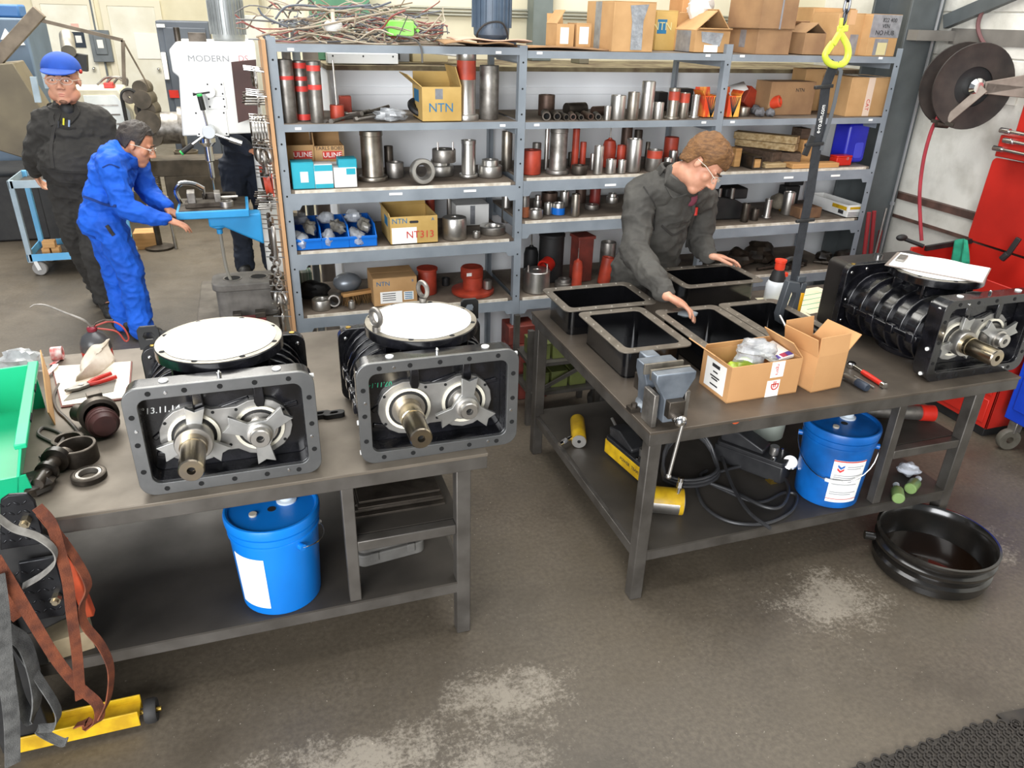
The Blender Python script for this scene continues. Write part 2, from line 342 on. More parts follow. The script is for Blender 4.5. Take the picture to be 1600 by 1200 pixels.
# ------------------------------------------------------------------ steel workbenches
def bench(label, x0, x1, y0, y1, z, sz, top_m, frame_m, legs_x, div_x, brace_z, mid_shelf):
    t = thing('workbench', label, 'workbench', (x0, y0, 0), group='welded steel workbenches'); W = x1-x0; D = y1-y0
    mb = MB(); mb.box(0, 0, z-0.012, W, D, z); part('bench_top', mb, top_m, t, bev=0.002)
    mb = MB(); mb.box(0.002, 0.004, z-0.06, W-0.002, 0.03, z-0.012); mb.box(0.002, D-0.03, z-0.06, W-0.002, D-0.004, z-0.012)
    mb.box(0.004, 0.03, z-0.06, 0.03, D-0.03, z-0.012); mb.box(W-0.03, 0.03, z-0.06, W-0.004, D-0.03, z-0.012); part('apron', mb, frame_m, t, bev=0.002)
    s = 0.052
    for lx in legs_x:
        for ly in (0.045, D-0.045):
            mb = MB(); mb.box(lx-x0-s/2, ly-s/2, 0, lx-x0+s/2, ly+s/2, z-0.06); part('leg', mb, frame_m, t, bev=0.004)
    a, b = legs_x[0]-x0, legs_x[-1]-x0
    mb = MB(); mb.box(a, 0.02, sz-0.008, b, D-0.02, sz); part('lower_shelf', mb, SHELF_M, t)
    mb = MB(); mb.box(a, 0.022, sz-0.052, b, 0.05, sz-0.008); mb.box(a, D-0.05, sz-0.052, b, D-0.022, sz-0.008)
    mb.box(a-0.018, 0.05, sz-0.052, a+0.018, D-0.05, sz-0.008); mb.box(b-0.018, 0.05, sz-0.052, b+0.018, D-0.05, sz-0.008); part('shelf_rail', mb, frame_m, t, bev=0.002)
    for ly in (0.045, D-0.045):
        mb = MB(); mb.box(div_x-x0-0.02, ly-0.02, sz, div_x-x0+0.02, ly+0.02, z-0.06); part('divider_post', mb, frame_m, t, bev=0.003)
        mb = MB(); mb.box(div_x-x0+0.02, ly-0.02, brace_z-0.04, b-s/2, ly+0.02, brace_z); part('cross_rail', mb, frame_m, t, bev=0.003)
    if mid_shelf:
        mb = MB(); mb.box(div_x-x0, 0.07, brace_z-0.006, b, D-0.07, brace_z); part('half_shelf', mb, SHELF_M, t)
    return t
SHELF_M = mat('grimy_bench_shelf', '#4b4640', '#312d28', rough=0.45, rough2=0.65, metal=0.2, scale=3.5, lo=0.3, hi=0.7, detail=6)
TOP_L = mat('scuffed_steel_top', '#786f63', '#60584d', rough=0.45, rough2=0.6, metal=0.35, scale=5, lo=0.3, hi=0.7, detail=6, bump=0.03)
TOP_R = mat('oily_steel_top', '#6b6156', '#463f37', rough=0.32, rough2=0.55, metal=0.4, scale=4, lo=0.3, hi=0.7, detail=6, bump=0.03)
FR_L = mat('bench_frame_grey', '#67635e', '#54504b', rough=0.42, metal=0.5, scale=8)
FR_R = mat('bench_frame_dark', '#625e59', '#4b4742', rough=0.4, metal=0.5, scale=8)
ZT = 0.79
bench('scuffed steel workbench carrying the two open blowers, blue pail beneath', -1.15, 0.632, 2.045, 3.27, ZT, 0.25, TOP_L, FR_L, (-1.08, 0.552), 0.165, 0.50, True)
bench_r = bench('oily dark steel workbench with vise, black trays and ribbed blower', 1.222, 2.975, 2.02, 3.27, ZT, 0.24, TOP_R, FR_R, (1.262, 2.80), 2.40, 0.50, True)

for x, y, r in ((1150, 659, 0.010), (1172, 655, 0.006), (1180, 654, 0.005)):
    p = PY(x, y, 2.0235); mb = MB(); mb.ell((p.x-1.222, 0.0035, p.z), (r*1.6, 0.0012, r), 10, 6); part('orange_paint_smear', mb, mat('orange_smear', '#c4532a', rough=0.6), bench_r)
# ------------------------------------------------------------------ steel shelving, three bays sharing posts
RACK = mat('rack_grey_enamel', '#8b939a', '#798188', rough=0.45, scale=5, bump=0.02)
DECK = mat('grimy_shelf_board', '#7d7163', '#55493e', rough=0.8, scale=6, detail=6)
DECK_E = mat('bare_board_edge', '#d9d2c4', '#b5aa98', rough=0.8, scale=25)
YS, DS = 4.0, 0.58
PXS = (0.135, 1.385, 2.615, 3.835)
t = thing('steel_shelving', 'grey steel shelving with three bays crowded with machine parts', 'shelving', (0, YS, 0))
HOLE = mat('hole_black', '#0a0a0a', rough=0.9)
for i, x in enumerate(PXS):
    for y, sg in ((0.0, 1), (DS, -1)):
        H_ = (1.985, 1.965, 1.99, 1.985)[i]
        mb = MB(); w = 0.042; d = 1 if i < 3 else -1
        xa = x-0.012 if i < 3 else x-0.03
        mb.prism([(xa, y), (xa+w, y), (xa+w, y+sg*0.003), (xa+0.003, y+sg*0.003), (xa+0.003, y+sg*w), (xa, y+sg*w)] if i < 3 else
                 [(xa, y), (xa+w, y), (xa+w, y+sg*w), (xa+w-0.003, y+sg*w), (xa+w-0.003, y+sg*0.003), (xa, y+sg*0.003)], 0, H_)
        p_ = part('post', mb, RACK, t)
        if y == 0:
            mb = MB()
            for k in range(14): mb.cyl((xa+w/2, -0.0012, 0.22+k*0.128), (xa+w/2, 0.0005, 0.22+k*0.128), 0.005, n=8)
            part('bolt_holes', mb, HOLE, p_, kind='stuff')
LEVELS = (((1.955, 0), (1.593, 0), (1.272, 1), (0.953, 1), (0.593, 1)), ((1.941, 0), (1.588, 0), (1.292, 1), (1.05, 1), (0.588, 1)), ((1.938, 0), (1.588, 0), (1.284, 1), (0.948, 1), (0.602, 1)))
for b in range(3):
    x0 = PXS[b]+0.032 if b else PXS[b]+0.03; x1 = PXS[b+1]-0.012 if b < 2 else PXS[b+1]-0.03
    for z, wood in LEVELS[b]:
        if wood:
            mb = MB(); mb.box(x0, 0.012, z-0.016, x1, DS-0.01, z-0.002); part('shelf_board', mb, [DECK], t)
            mb = MB(); mb.box(x0+0.02, 0.003, z-0.016, x1-0.03, 0.012, z-0.001); part('board_edge', mb, DECK_E, t)
            h = 0.06
        else:
            mb = MB(); mb.box(x0, 0.002, z-0.004, x1, DS-0.002, z); part('shelf_board', mb, DECK, t); h = 0.036
        for y in (0.0, DS-0.004):
            mb = MB(); mb.box(x0, y, z-0.016-h if wood else z-h, x1, y+0.004, z-0.016 if wood else z-0.0005)
            if wood:
                for xx, q in ((x0, 1), (x1, -1)): mb.prism([(xx, z-0.10), (xx+q*0.035, z-0.10), (xx+q*0.05, z-0.076), (xx, z-0.076)], y, y+0.004, ax='y')
            part('beam', mb, RACK, t)
        for xx in (x0, x1-0.003):
            mb = MB(); mb.box(xx, 0.03, z-0.07, xx+0.003, DS-0.03, z-0.017); part('end_rail', mb, RACK, t)
    for xx, zz in ((x0+0.05, 1.93), (x1-0.13, 1.93), (x0+0.05, 1.573), (x1-0.1, 1.573), (x0+0.5, 1.235), (x1-0.3, 1.235)):
        mb = MB(); mb.box(xx, -0.0015, zz-0.006, xx+(0.03 if zz > 1.3 else 0.07), 0.0, zz+0.006); part('label_strip', mb, PAPER, t)
# ------------------------------------------------------------------ rotary blowers
def rep(name, me, mt, parent, locs, rot=None):
    me = me if isinstance(me, bpy.types.Mesh) else me.mesh(name, mt); out = []
    for l in locs:
        o = bpy.data.objects.new(name, me); COL.objects.link(o); o.parent = parent; o.location = l
        if rot is not None: o.rotation_euler = rot
        out.append(o)
    return out
MACH = mat('machined_grey_face', '#7f8080', '#6a6b6b', rough=0.34, metal=0.75, scale=9, rough2=0.45)
PLATE = mat('bearing_plate_grey', '#aaa8a4', '#93918d', rough=0.4, metal=0.65, scale=12)
IVORY = mat('bearing_race', '#e8e2cf', rough=0.3)
SHAFT = mat('oiled_shaft', '#c2b28f', '#9a9186', rough=0.25, metal=1.0, scale=11)
STARM = mat('ground_steel', '#b9b9b6', '#a2a2a0', rough=0.42, metal=0.85, scale=14)
CHALK = mat('white_marker', '#f2f4f2', rough=0.7)
def stadium(w, h, n=10):
    r = h/2; out = []
    for cx, a0 in ((w/2-r, -PI/2), (-(w/2-r), PI/2)):
        for i in range(n+1): a = a0+PI*i/n; out.append((cx+r*math.cos(a), r*math.sin(a)))
    return out
def star_poly(blade=0.088, hub=0.040, wt=0.024, notch=0.016, a0=PI/2):
    out = []
    for k in range(3):
        a = a0+2*PI*k/3; e = (math.cos(a), math.sin(a)); s = (-e[1], e[0])
        for rr, ss in ((hub, -0.021), (blade, -wt), (blade-notch*0.6, 0.0), (blade, wt), (hub, 0.021)):
            out.append((e[0]*rr+s[0]*ss, e[1]*rr+s[1]*ss))
        for q in (0.35, 0.65):
            b = a+2*PI/3*q; out.append((hub*math.cos(b), hub*math.sin(b)))
    return out
BW, BH = 0.524, 0.352
def blower(label, loc, rz, rear_h=0.30, rear_y=0.47, drive_star=True, eyes=False, lug=-1, cover=False, mark=None, a_r=0.5, rim_m=None):
    t = thing('rotary_blower', label, 'blower', loc, rz, 'black cast rotary blowers')
    cx, cz = 0.0, BH/2
    # front gear housing: machined rim plus black casting behind it
    mb = MB(); mb.ring(rrect(BW, BH, 0.045, 6, 0, cz), rrect(0.448, 0.278, 0.026, 6, 0, cz+0.001), 0.0, 0.014, ax='y'); rim = part('housing_rim', mb, rim_m or MACH, t, bev=0.0015)
    mb = MB(); mb.ring(rrect(BW-0.006, BH-0.006, 0.043, 6, 0, cz), rrect(0.446, 0.276, 0.026, 6, 0, cz+0.001), 0.014, 0.075, ax='y'); part('housing_wall', mb, BLACK_P, t, bev=0.002)
    mb = MB(); mb.prism(rrect(0.47, 0.30, 0.02, 6, 0, cz), 0.076, 0.10, ax='y'); back = part('housing_back', mb, BLACK_P, t)
    hole = MB(); hole.cyl((0, -0.0012, 0), (0, 0.004, 0), 0.0078, n=12); ho = []
    for x in (-0.19, -0.095, 0.0, 0.095, 0.19): ho += [(x, 0, BH-0.018), (x, 0, 0.019)]
    for z in (0.085, 0.175, 0.265): ho += [(-0.243, 0, z), (0.243, 0, z)]
    rep('bolt_hole', hole, HOLE, rim, ho)
    stud = MB(); stud.cyl((0, -0.003, 0), (0, 0.003, 0), 0.0042, n=8); rep('dowel_pin', stud, CHROME, rim, [(-0.145, 0, BH-0.02), (-0.239, 0, 0.22), (0.239, 0, 0.13), (0.16, 0, 0.022)])
    plug = MB(); plug.cyl((0, 0, 0.0), (0, 0, 0.004), 0.013, n=14); rep('top_plug', plug, WHITE, t, [(-0.15, 0.045, BH-0.003), (0.16, 0.045, BH-0.003)])
    cap = MB(); cap.cyl((0, 0, 0), (0, 0, 0.012), 0.008, n=8); rep('corner_cap', cap, WHITE, t, [(-0.258, 0.03, BH-0.04), (0.252, 0.03, BH-0.03), (-0.262, 0.03, 0.03), (-0.265, 0.03, 0.14)], (0, PI/2, 0))
    nip = MB(); nip.cyl((0, 0, 0), (0, 0, 0.012), 0.006, n=8); nip.ell((0, 0, 0.013), (0.005, 0.005, 0.005), 8, 6); rep('grease_nipple', nip, CHROME, t, [(0.0, 0.04, BH-0.004)])
    # inside of the housing: webs, hanging lugs, bearing plate, shafts
    for x in (-0.072, 0.10):
        mb = MB(); mb.prism([(x-0.013, 0.305), (x+0.013, 0.305), (x+0.016, 0.245), (x+0.01, 0.225), (x-0.01, 0.225), (x-0.016, 0.245)], 0.05, 0.084, ax='y'); part('hanging_lug', mb, BLACK_P, t, bev=0.003)
    for x0, x1, z0, z1 in ((-0.21, -0.1, 0.15, 0.235), (-0.02, 0.07, 0.225, 0.25), (0.12, 0.21, 0.2, 0.215), (-0.21, -0.15, 0.1, 0.085)):
        mb = MB(); mb.bar((x0, 0.076, z0), (x1, 0.076, z1), 0.016, 0.012, upv=(0, 1, 0)); part('casting_web', mb, BLACK_P, t, bev=0.003)
    lx, rx, sz = -0.096, 0.090, 0.156; o_ = []
    for c, a0, a1 in ((rx, -0.75*PI, 0.70*PI), (lx, 0.30*PI, 1.75*PI)):
        for i in range(13): a = a0+(a1-a0)*i/12; o_.append((c+0.098*math.cos(a), sz+0.098*math.sin(a)*0.98))
    mb = MB(); mb.prism(o_, 0.058, 0.082, ax='y'); bp = part('bearing_plate', mb, PLATE, t, bev=0.002)
    small = MB(); small.cyl((0, 0.0565, 0), (0, 0.06, 0), 0.005, n=8); rep('bolt_hole', small, HOLE, bp, [(lx-0.075, 0, sz+0.05), (lx-0.075, 0, sz-0.05), (lx+0.06, 0, sz+0.068), (rx+0.075, 0, sz+0.05), (rx+0.07, 0, sz-0.055), (0, 0, sz-0.05), (rx-0.06, 0, sz+0.068)])
    for c in (lx, rx):
        mb = MB(); mb.ring(circ(0.074, 32, c, sz), circ(0.064, 32, c, sz), 0.05, 0.06, ax='y'); br = part('bearing', mb, IVORY, t)
        mb = MB(); mb.ring(circ(0.064, 32, c, sz), circ(0.055, 32, c, sz), 0.053, 0.06, ax='y'); part('bearing_seal', mb, BLACK_M, br)
        mb = MB(); mb.ring(circ(0.055, 32, c, sz), circ(0.030, 32, c, sz), 0.046, 0.06, ax='y'); part('inner_race', mb, STEEL, br)
    # drive shaft (left) and stub shaft (right)
    ds = MB(); ds.lathe([(0, -0.135), (0.010, -0.135), (0.012, -0.150), (0.032, -0.150), (0.035, -0.146), (0.036, -0.03), (0.039, -0.028), (0.041, 0.06), (0, 0.06)], (lx, 0, sz), 28, (0, 1, 0)); sh = part('drive_shaft', ds, SHAFT, t, ang=30)
    mb = MB(); mb.cbox((lx+0.018, -0.09, sz+0.026), (0.010, 0.085, 0.006), Euler((0, 0.6, 0)).to_matrix()); part('keyway', mb, HOLE, sh)
    mb = MB(); mb.cyl((lx, -0.1335, sz), (lx, -0.136, sz), 0.0095, n=14); part('centre_hole', mb, HOLE, sh)
    if drive_star:
        mb = MB(); mb.prism([(lx+a, sz+b) for a, b in star_poly(0.104, 0.052, 0.027, 0.02, PI/2-0.15)], 0.026, 0.042, ax='y'); part('locking_star', mb, STARM, t, bev=0.001)
        mb = MB(); mb.lathe([(0.031, -0.005), (0.052, -0.005), (0.055, 0.0), (0.055, 0.04), (0.031, 0.04)], (lx, 0, sz), 28, (0, 1, 0)); part('collar', mb, STEEL, t)
    mb = MB(); mb.lathe([(0, -0.012), (0.010, -0.012), (0.012, -0.024), (0.027, -0.024), (0.030, -0.02), (0.030, 0.0), (0.037, 0.002), (0.037, 0.06), (0, 0.06)], (rx, 0, sz), 28, (0, 1, 0)); st = part('stub_shaft', mb, STEEL, t, ang=30)
    mb = MB(); mb.cyl((rx, -0.0105, sz), (rx, -0.0125, sz), 0.0095, n=14); part('centre_hole', mb, HOLE, st)
    mb = MB(); mb.prism([(rx+a, sz+b) for a, b in star_poly(0.104, 0.044, 0.027, 0.02, a_r)], 0.012, 0.026, ax='y'); part('locking_star', mb, STARM, t, bev=0.001)
    # ribbed casting between the housings
    bz = 0.155
    mb = MB(); mb.prism([(a, b+bz) for a, b in stadium(0.47, 0.255)], 0.10, rear_y, ax='y'); part('casting', mb, BLACK_P, t)
    n = 6
    for i in range(n):
        y = 0.125+(rear_y-0.15)*i/(n-1)
        mb = MB(); mb.prism([(a, b+bz) for a, b in stadium(0.502, 0.287, 12)], y-0.006, y+0.006, ax='y'); part('rib', mb, BLACK_P, t, bev=0.003)
    for s in (-1, 1):
        mb = MB(); mb.box(s*0.235-0.02, 0.10, bz-0.018, s*0.235+0.02, rear_y, bz+0.004); part('side_rail', mb, BLACK_P, t, bev=0.004)
        for i in range(4):
            y = 0.14+(rear_y-0.2)*i/3
            mb = MB(); mb.box(s*0.252-0.012, y-0.03, bz-0.028, s*0.252+0.012, y+0.012, bz+0.012); part('rail_lug', mb, BLACK_P, t, bev=0.004)
    ym = 0.085+(rear_y-0.085)/2
    mb = MB(); mb.lathe([(0.15, 0.24), (0.132, 0.27), (0.130, 0.31), (0.16, 0.335), (0.19, 0.338)], (0, ym, 0), 36); part('inlet_neck', mb, BLACK_P, t, ang=60)
    for k in range(6):
        a = PI/6+k*PI/3; mb = MB(); mb.bar((0.125*math.cos(a), ym+0.125*math.sin(a), 0.30), (0.165*math.cos(a), ym+0.165*math.sin(a), 0.30), 0.012, 0.07); part('neck_gusset', mb, BLACK_P, t, bev=0.002)
    mb = MB(); mb.lathe([(0.12, 0.338), (0.19, 0.338), (0.192, 0.34), (0.192, 0.368), (0.19, 0.370), (0.12, 0.370)], (0, ym, 0), 48, closed=True); fl = part('inlet_flange', mb, BLACK_P, t)
    mb = MB(); mb.ring(circ(0.189, 48, 0, ym), circ(0.13, 48, 0, ym), 0.3695, 0.3715); part('flange_face', mb, mat('flange_face', '#a49e92', '#8d877c', rough=0.4, metal=0.6, scale=12), fl)
    h2 = MB(); h2.cyl((0, 0, 0.3705), (0, 0, 0.3722), 0.009, n=12); rep('bolt_hole', h2, HOLE, fl, [(0.176*math.cos(a), ym+0.176*math.sin(a), 0) for a in [PI/8+k*PI/4 for k in range(8)]])
    mb = MB(); mb.lathe([(0.10, 0.0), (0.165, 0.0), (0.168, 0.004), (0.168, 0.026), (0.165, 0.03), (0.12, 0.034), (0.11, 0.06)], (0, ym, 0), 40); ft = part('outlet_flange', mb, BLACK_P, t)
    bo = MB(); bo.cyl((0, 0, 0.03), (0, 0, 0.04), 0.011, n=6); rep('bolt_head', bo, BLACK_P, ft, [(0.145*math.cos(a), ym+0.145*math.sin(a), 0) for a in [k*PI/4 for k in range(8)]])
    # rear plate
    mb = MB(); mb.prism(rrect(0.532, rear_h, 0.04, 6, 0, rear_h/2), rear_y, rear_y+0.035, ax='y'); rp = part('rear_plate', mb, BLACK_P, t, bev=0.003)
    sb = MB(); sb.ell((0, 0, 0), (0.007, 0.004, 0.007), 8, 6); rep('cap_screw', sb, CHROME, rp, [(s*0.24, rear_y-0.001, z) for s in (-1, 1) for z in (0.07, 0.17, rear_h-0.035)] + [(s*0.16, rear_y-0.001, rear_h-0.022) for s in (-1, 1)])
    py = MB(); py.cyl((0, 0, 0), (0, 0, 0.014), 0.010, n=6); rep('brass_plug', py, BRASS, rp, [(0.225, rear_y+0.018, rear_h-0.012), (-0.225, rear_y+0.018, rear_h-0.012)])
    if lug:
        mb = MB(); x = lug*0.235; mb.ring([(x-0.034, rear_h-0.02), (x+0.034, rear_h-0.02), (x+0.034, rear_h+0.05), (x+0.024, rear_h+0.062), (x-0.024, rear_h+0.062), (x-0.034, rear_h+0.05)],
                              [(x+0.017*math.cos(a), rear_h+0.026+0.017*math.sin(a)) for a in [-0.75*PI, -0.25*PI, 0.0, 0.3*PI, 0.7*PI, PI]], rear_y+0.035, rear_y+0.047, ax='y'); part('lifting_lug', mb, BLACK_M, t, bev=0.002)
    if cover:
        mb = MB(); mb.prism(rrect(0.50, rear_h-0.004, 0.03, 6, 0, rear_h/2), rear_y+0.035, rear_y+0.15, ax='y'); part('gear_cover', mb, mat('satin_black_cover', '#1d1b1a', '#262321', rough=0.38, scale=8), t, bev=0.006)
        mb = MB(); mb.cyl((-0.02, rear_y+0.09, rear_h-0.003), (-0.02, rear_y+0.09, rear_h+0.012), 0.022, n=16); part('breather', mb, CHROME, t)
    if eyes:
        for a in (0.42*PI, 1.12*PI):
            x, y = 0.174*math.cos(a), ym+0.174*math.sin(a)
            mb = MB(); mb.cyl((x, y, 0.371), (x, y, 0.388), 0.014, n=12); mb.torus((x, y, 0.42), (0.9, 0.45, 0), 0.026, 0.0085, 20, 8); part('eye_bolt', mb, STEEL_D, t)
    if mark:
        s_, up, col, x_ = mark
        text('paint_mark', s_, 0.028 if not up else 0.023, col, t, (x_, 0.0752, 0.243), (PI/2, PI if up else 0, 0), 0.0006, shear=0.15)
    return t, ym
GREENM = mat('green_marker', '#2ea77c', rough=0.7)
b1, ym = blower('open black blower marked 13.11.14, two shaft stars, left of the pair', (-0.165, 2.085, ZT), 0.0, 0.285, 0.465, True, False, -1, False, ('\u00b013.11.14', False, CHALK, -0.178), 0.62)
b2, _ = blower('open black blower with two eye bolts and bare left drive shaft', (0.482, 2.085, ZT), 0.0, 0.285, 0.465, False, True, 1, False, ('07.11.14', True, GREENM, -0.18), PI/2-0.1)
b3, _ = blower('ribbed black blower seen side-on under a clipboard, right bench', (2.775, 2.085, ZT), 0.0, 0.335, 0.545, True, False, 0, True, None, 0.4, BLACK_P)
def paper_disc(label, c, z, r, bite=None):
    mb = MB(); n = 56; P = []
    for i in range(n):
        a = 2*PI*i/n; rr = r*(1+0.012*math.sin(3*a+1)+0.008*math.sin(7*a))
        if bite is not None:
            d = abs((a-bite+PI) % (2*PI)-PI)
            if d < 0.35: rr *= 0.9+0.1*(d/0.35)
        P.append((c[0]+rr*math.cos(a), c[1]+rr*math.sin(a)))
    mb.prism(P, z, z+0.0012); return one('paper_cover', mb, PAPER, label, 'paper', 'paper covers on blower inlets')
paper_disc('white round paper lid on the blower marked 13.11.14', (-0.165, 2.085+ym), ZT+0.3726, 0.171)
paper_disc('white round paper lid beside the two eye bolts', (0.482, 2.085+ym), ZT+0.3726, 0.171, 0.42*PI)

# ------------------------------------------------------------------ black trays
TRAY_IN = mat('tray_gloss_black', '#0b0b0c', '#121214', rough=0.14, scale=10, coat=0.5)
TRAY_F = mat('tray_flange', '#7d756a', '#686157', rough=0.45, metal=0.4, scale=14)
def tray_proto():
    w, l, h = 0.325, 0.465, 0.132; t = thing('gear_tray', '', 'tray', (0, 0, 0))
    mb = MB(); io = rrect(w-0.068, l-0.068, 0.028, 5); ii = rrect(w-0.080, l-0.080, 0.024, 5); mb.ring(io, ii, 0.0, h-0.004); part('tray_wall', mb, TRAY_IN, t, bev=0.0)
    mb = MB(); mb.prism(io, 0.0, 0.008); part('tray_bottom', mb, TRAY_IN, t)
    mb = MB(); mb.ring(rrect(w, l, 0.035, 5), ii, h-0.006, h); fl = part('tray_flange', mb, TRAY_F, t, bev=0.0012)
    sc = MB(); sc.cyl((0, 0, h), (0, 0, h+0.0025), 0.005, n=8); P = []
    for x in (-0.10, 0, 0.10): P += [(x, l/2-0.016, 0), (x, -l/2+0.016, 0)]
    for y in (-0.16, -0.08, 0, 0.08, 0.16): P += [(w/2-0.016, y, 0), (-w/2+0.016, y, 0)]
    rep('flange_rivet', sc, mat('rivet', '#cfc9bd', rough=0.3, metal=0.8), fl, P)
    for x, y in ((-0.05, 0.17), (0.07, -0.1)):
        mb = MB(); mb.lathe([(0.0, 0.024), (0.012, 0.024), (0.014, 0.02), (0.024, 0.012), (0.026, 0.008)], (x, y, 0), 14); part('drain_boss', mb, TRAY_IN, t)
    return t
tp = tray_proto()
for i, (x, y, rz, lab) in enumerate((((1.25+1.71)/2, 3.06, PI/2, 'black tray at the left rear corner, lying crosswise to the bench'), (2.18, 3.22, PI/2, 'black tray at the rear under the young man\'s raised left hand'),
        (1.452, 2.645, 0, 'black tray nearest the vise, running front to back'), (1.80, 2.585, 0, 'black tray under the young man\'s right hand, middle of the front row'), (2.132, 2.59, 0, 'black tray behind the two cardboard boxes with a rod in it'))):
    o = tp if i == 0 else copy_tree(tp); o.location = (x, y, ZT); o.rotation_euler = (0, 0, rz); o['label'] = lab; o['category'] = 'tray'; o['group'] = 'black gear trays on the right bench'
mb = MB(); mb.cyl((2.21, 2.66, ZT+0.11), (2.17, 2.44, ZT+0.02), 0.006, n=8); one('steel_rod', mb, STEEL, 'thin steel rod leaning inside the tray behind the boxes', 'rod')
# ------------------------------------------------------------------ things on the left bench
GREEN = mat('green_plastic', '#17b883', '#12a574', rough=0.4, scale=3)
t = thing('parts_bin', 'green plastic stacking parts bin at the left end of the left bench', 'bin', (-0.880, 2.108, ZT), 0.146)
W, D, Hh = 0.33, 0.66, 0.17
mb = MB(); mb.box(-W/2+0.045, 0.05, 0, W/2-0.045, D, 0.008); part('bin_bottom', mb, GREEN, t)
for s in (-1, 1):
    mb = MB(); x = s*W/2; mb.prism([(0.05, 0), (D, 0), (D, Hh), (0.05, Hh), (0.0, 0.10)], x-0.004, x+0.004, ax='x')
    for v in mb.v: v.x -= s*0.045*(1-v.z/Hh)
    part('bin_side', mb, GREEN, t, bev=0.002)
    mb = MB(); mb.box(x-0.016, 0.045, Hh-0.008, x+0.016, D+0.008, Hh+0.008); r_ = part('bin_rim', mb, GREEN, t, bev=0.003)
    for y in (0.2, 0.42):
        mb = MB(); mb.box(x+s*0.0165-0.002, y, Hh-0.004, x+s*0.0165+0.002, y+0.05, Hh+0.006); part('rim_slot', mb, HOLE, r_)
mb = MB(); mb.box(-W/2, D-0.006, 0, W/2, D+0.004, Hh); part('bin_back', mb, GREEN, t)
mb = MB(); mb.add([(-W/2, 0.05, 0), (W/2, 0.05, 0), (W/2, 0.0, 0.10), (-W/2, 0.0, 0.10), (-W/2, 0.058, 0), (W/2, 0.058, 0), (W/2, 0.008, 0.10), (-W/2, 0.008, 0.10)], [(0,1,2,3),(7,6,5,4),(3,2,6,7),(0,4,5,1),(0,3,7,4),(1,5,6,2)]); part('bin_front', mb, GREEN, t)
mb = MB()
P0 = PZ(86, 664, ZT); P1 = PZ(77, 590, ZT)
mb.add([tuple(P0), tuple(P1), tuple(P1+Vector((-0.01, 0.02, 0.11))), tuple(P0+Vector((-0.01, 0, 0.05)))], [(0, 1, 2, 3)]); one('cardboard_flap', mb, CARD, 'upright brown cardboard flap beside the green bin', 'cardboard', solid=0.004, smooth=False)
mb = MB(); mb.box(-0.06, -0.05, 0, 0.05, 0.05, 0.06); one('small_carton', mb, CARD, 'small orange-brown carton behind the green bin', 'box', loc=(-1.09, 3.10, ZT), bev=0.002)
def crumple(mb, c, rad, seed, amp=0.35, n=18, m=12):
    rnd = random.Random(seed); ph = [(rnd.uniform(2, 6), rnd.uniform(2, 6), rnd.uniform(0, 6)) for _ in range(5)]
    k = len(mb.v); mb.ell(c, rad, n, m)
    for i in range(k, len(mb.v)):
        v = mb.v[i]-Vector(c); u = Vector((v.x/rad[0], v.y/rad[1], v.z/rad[2]))
        f = 1+amp*sum(math.sin(a*u.x+b*u.z+p)*math.cos(b*u.y+a*u.z) for a, b, p in ph)/5*1.8
        mb.v[i] = Vector(c)+v*f
        if mb.v[i].z < c[2]-rad[2]*0.85: mb.v[i].z = c[2]-rad[2]*0.85
    return mb
FOIL = mat('clear_plastic_film', '#cfd3d6', '#9da1a5', rough=0.15, scale=22, alpha=0.55, spec=0.8)
one('plastic_bag', crumple(MB(), (0, 0, 0.05), (0.075, 0.06, 0.055), 3), FOIL, 'crumpled clear plastic bag behind the green bin', 'bag', loc=(-0.945, 3.10, ZT), ang=25)
# oil can
t = thing('oil_can', 'red and black pump oil can with long thin spout', 'oil can', (-0.69, 3.17, ZT))
mb = MB(); mb.lathe([(0, 0), (0.052, 0), (0.056, 0.008), (0.056, 0.058), (0.052, 0.06)], n=28); part('can_base', mb, RED_B, t)
mb = MB(); mb.lathe([(0.056, 0.052), (0.058, 0.056), (0.055, 0.085), (0.042, 0.112), (0.020, 0.128), (0.016, 0.132), (0.0, 0.132)], n=28); part('can_dome', mb, mat('can_grey', '#4a4a4c', '#3a3a3d', rough=0.3, scale=9), t, ang=60)
mb = MB(); mb.lathe([(0.017, 0.13), (0.019, 0.134), (0.019, 0.144), (0.014, 0.15), (0, 0.15)], n=16); part('can_collar', mb, mat('maroon_cap', '#7c2130', rough=0.4), t)
sp = [PY(x, y, 3.17)-Vector((-0.69, 3.17, ZT)) for x, y in ((137, 514), (130, 500), (100, 488), (72, 477), (55, 476), (47, 480))]
sp[0] = Vector((0, 0, 0.148)); mb = MB(); mb.tube(spline(sp, 6), [0.006-0.004*i/30 for i in range(31)], 8); part('spout', mb, STEEL_D, t)
mb = MB(); mb.tube([(0.005, 0, 0.145), (0.02, 0, 0.165), (0.05, -0.005, 0.175), (0.085, -0.01, 0.172)], 0.0045, 8); part('thumb_lever', mb, STEEL_O, t)
mb = MB(); mb.tube(spline([(0.01, 0, 0.15), (0.07, 0, 0.165), (0.11, 0, 0.14), (0.125, 0, 0.09), (0.11, 0, 0.075), (0.085, 0, 0.12), (0.02, 0, 0.14)], 5), 0.0035, 6); part('wire_handle', mb, mat('red_wire', '#a8423a', rough=0.5), t)
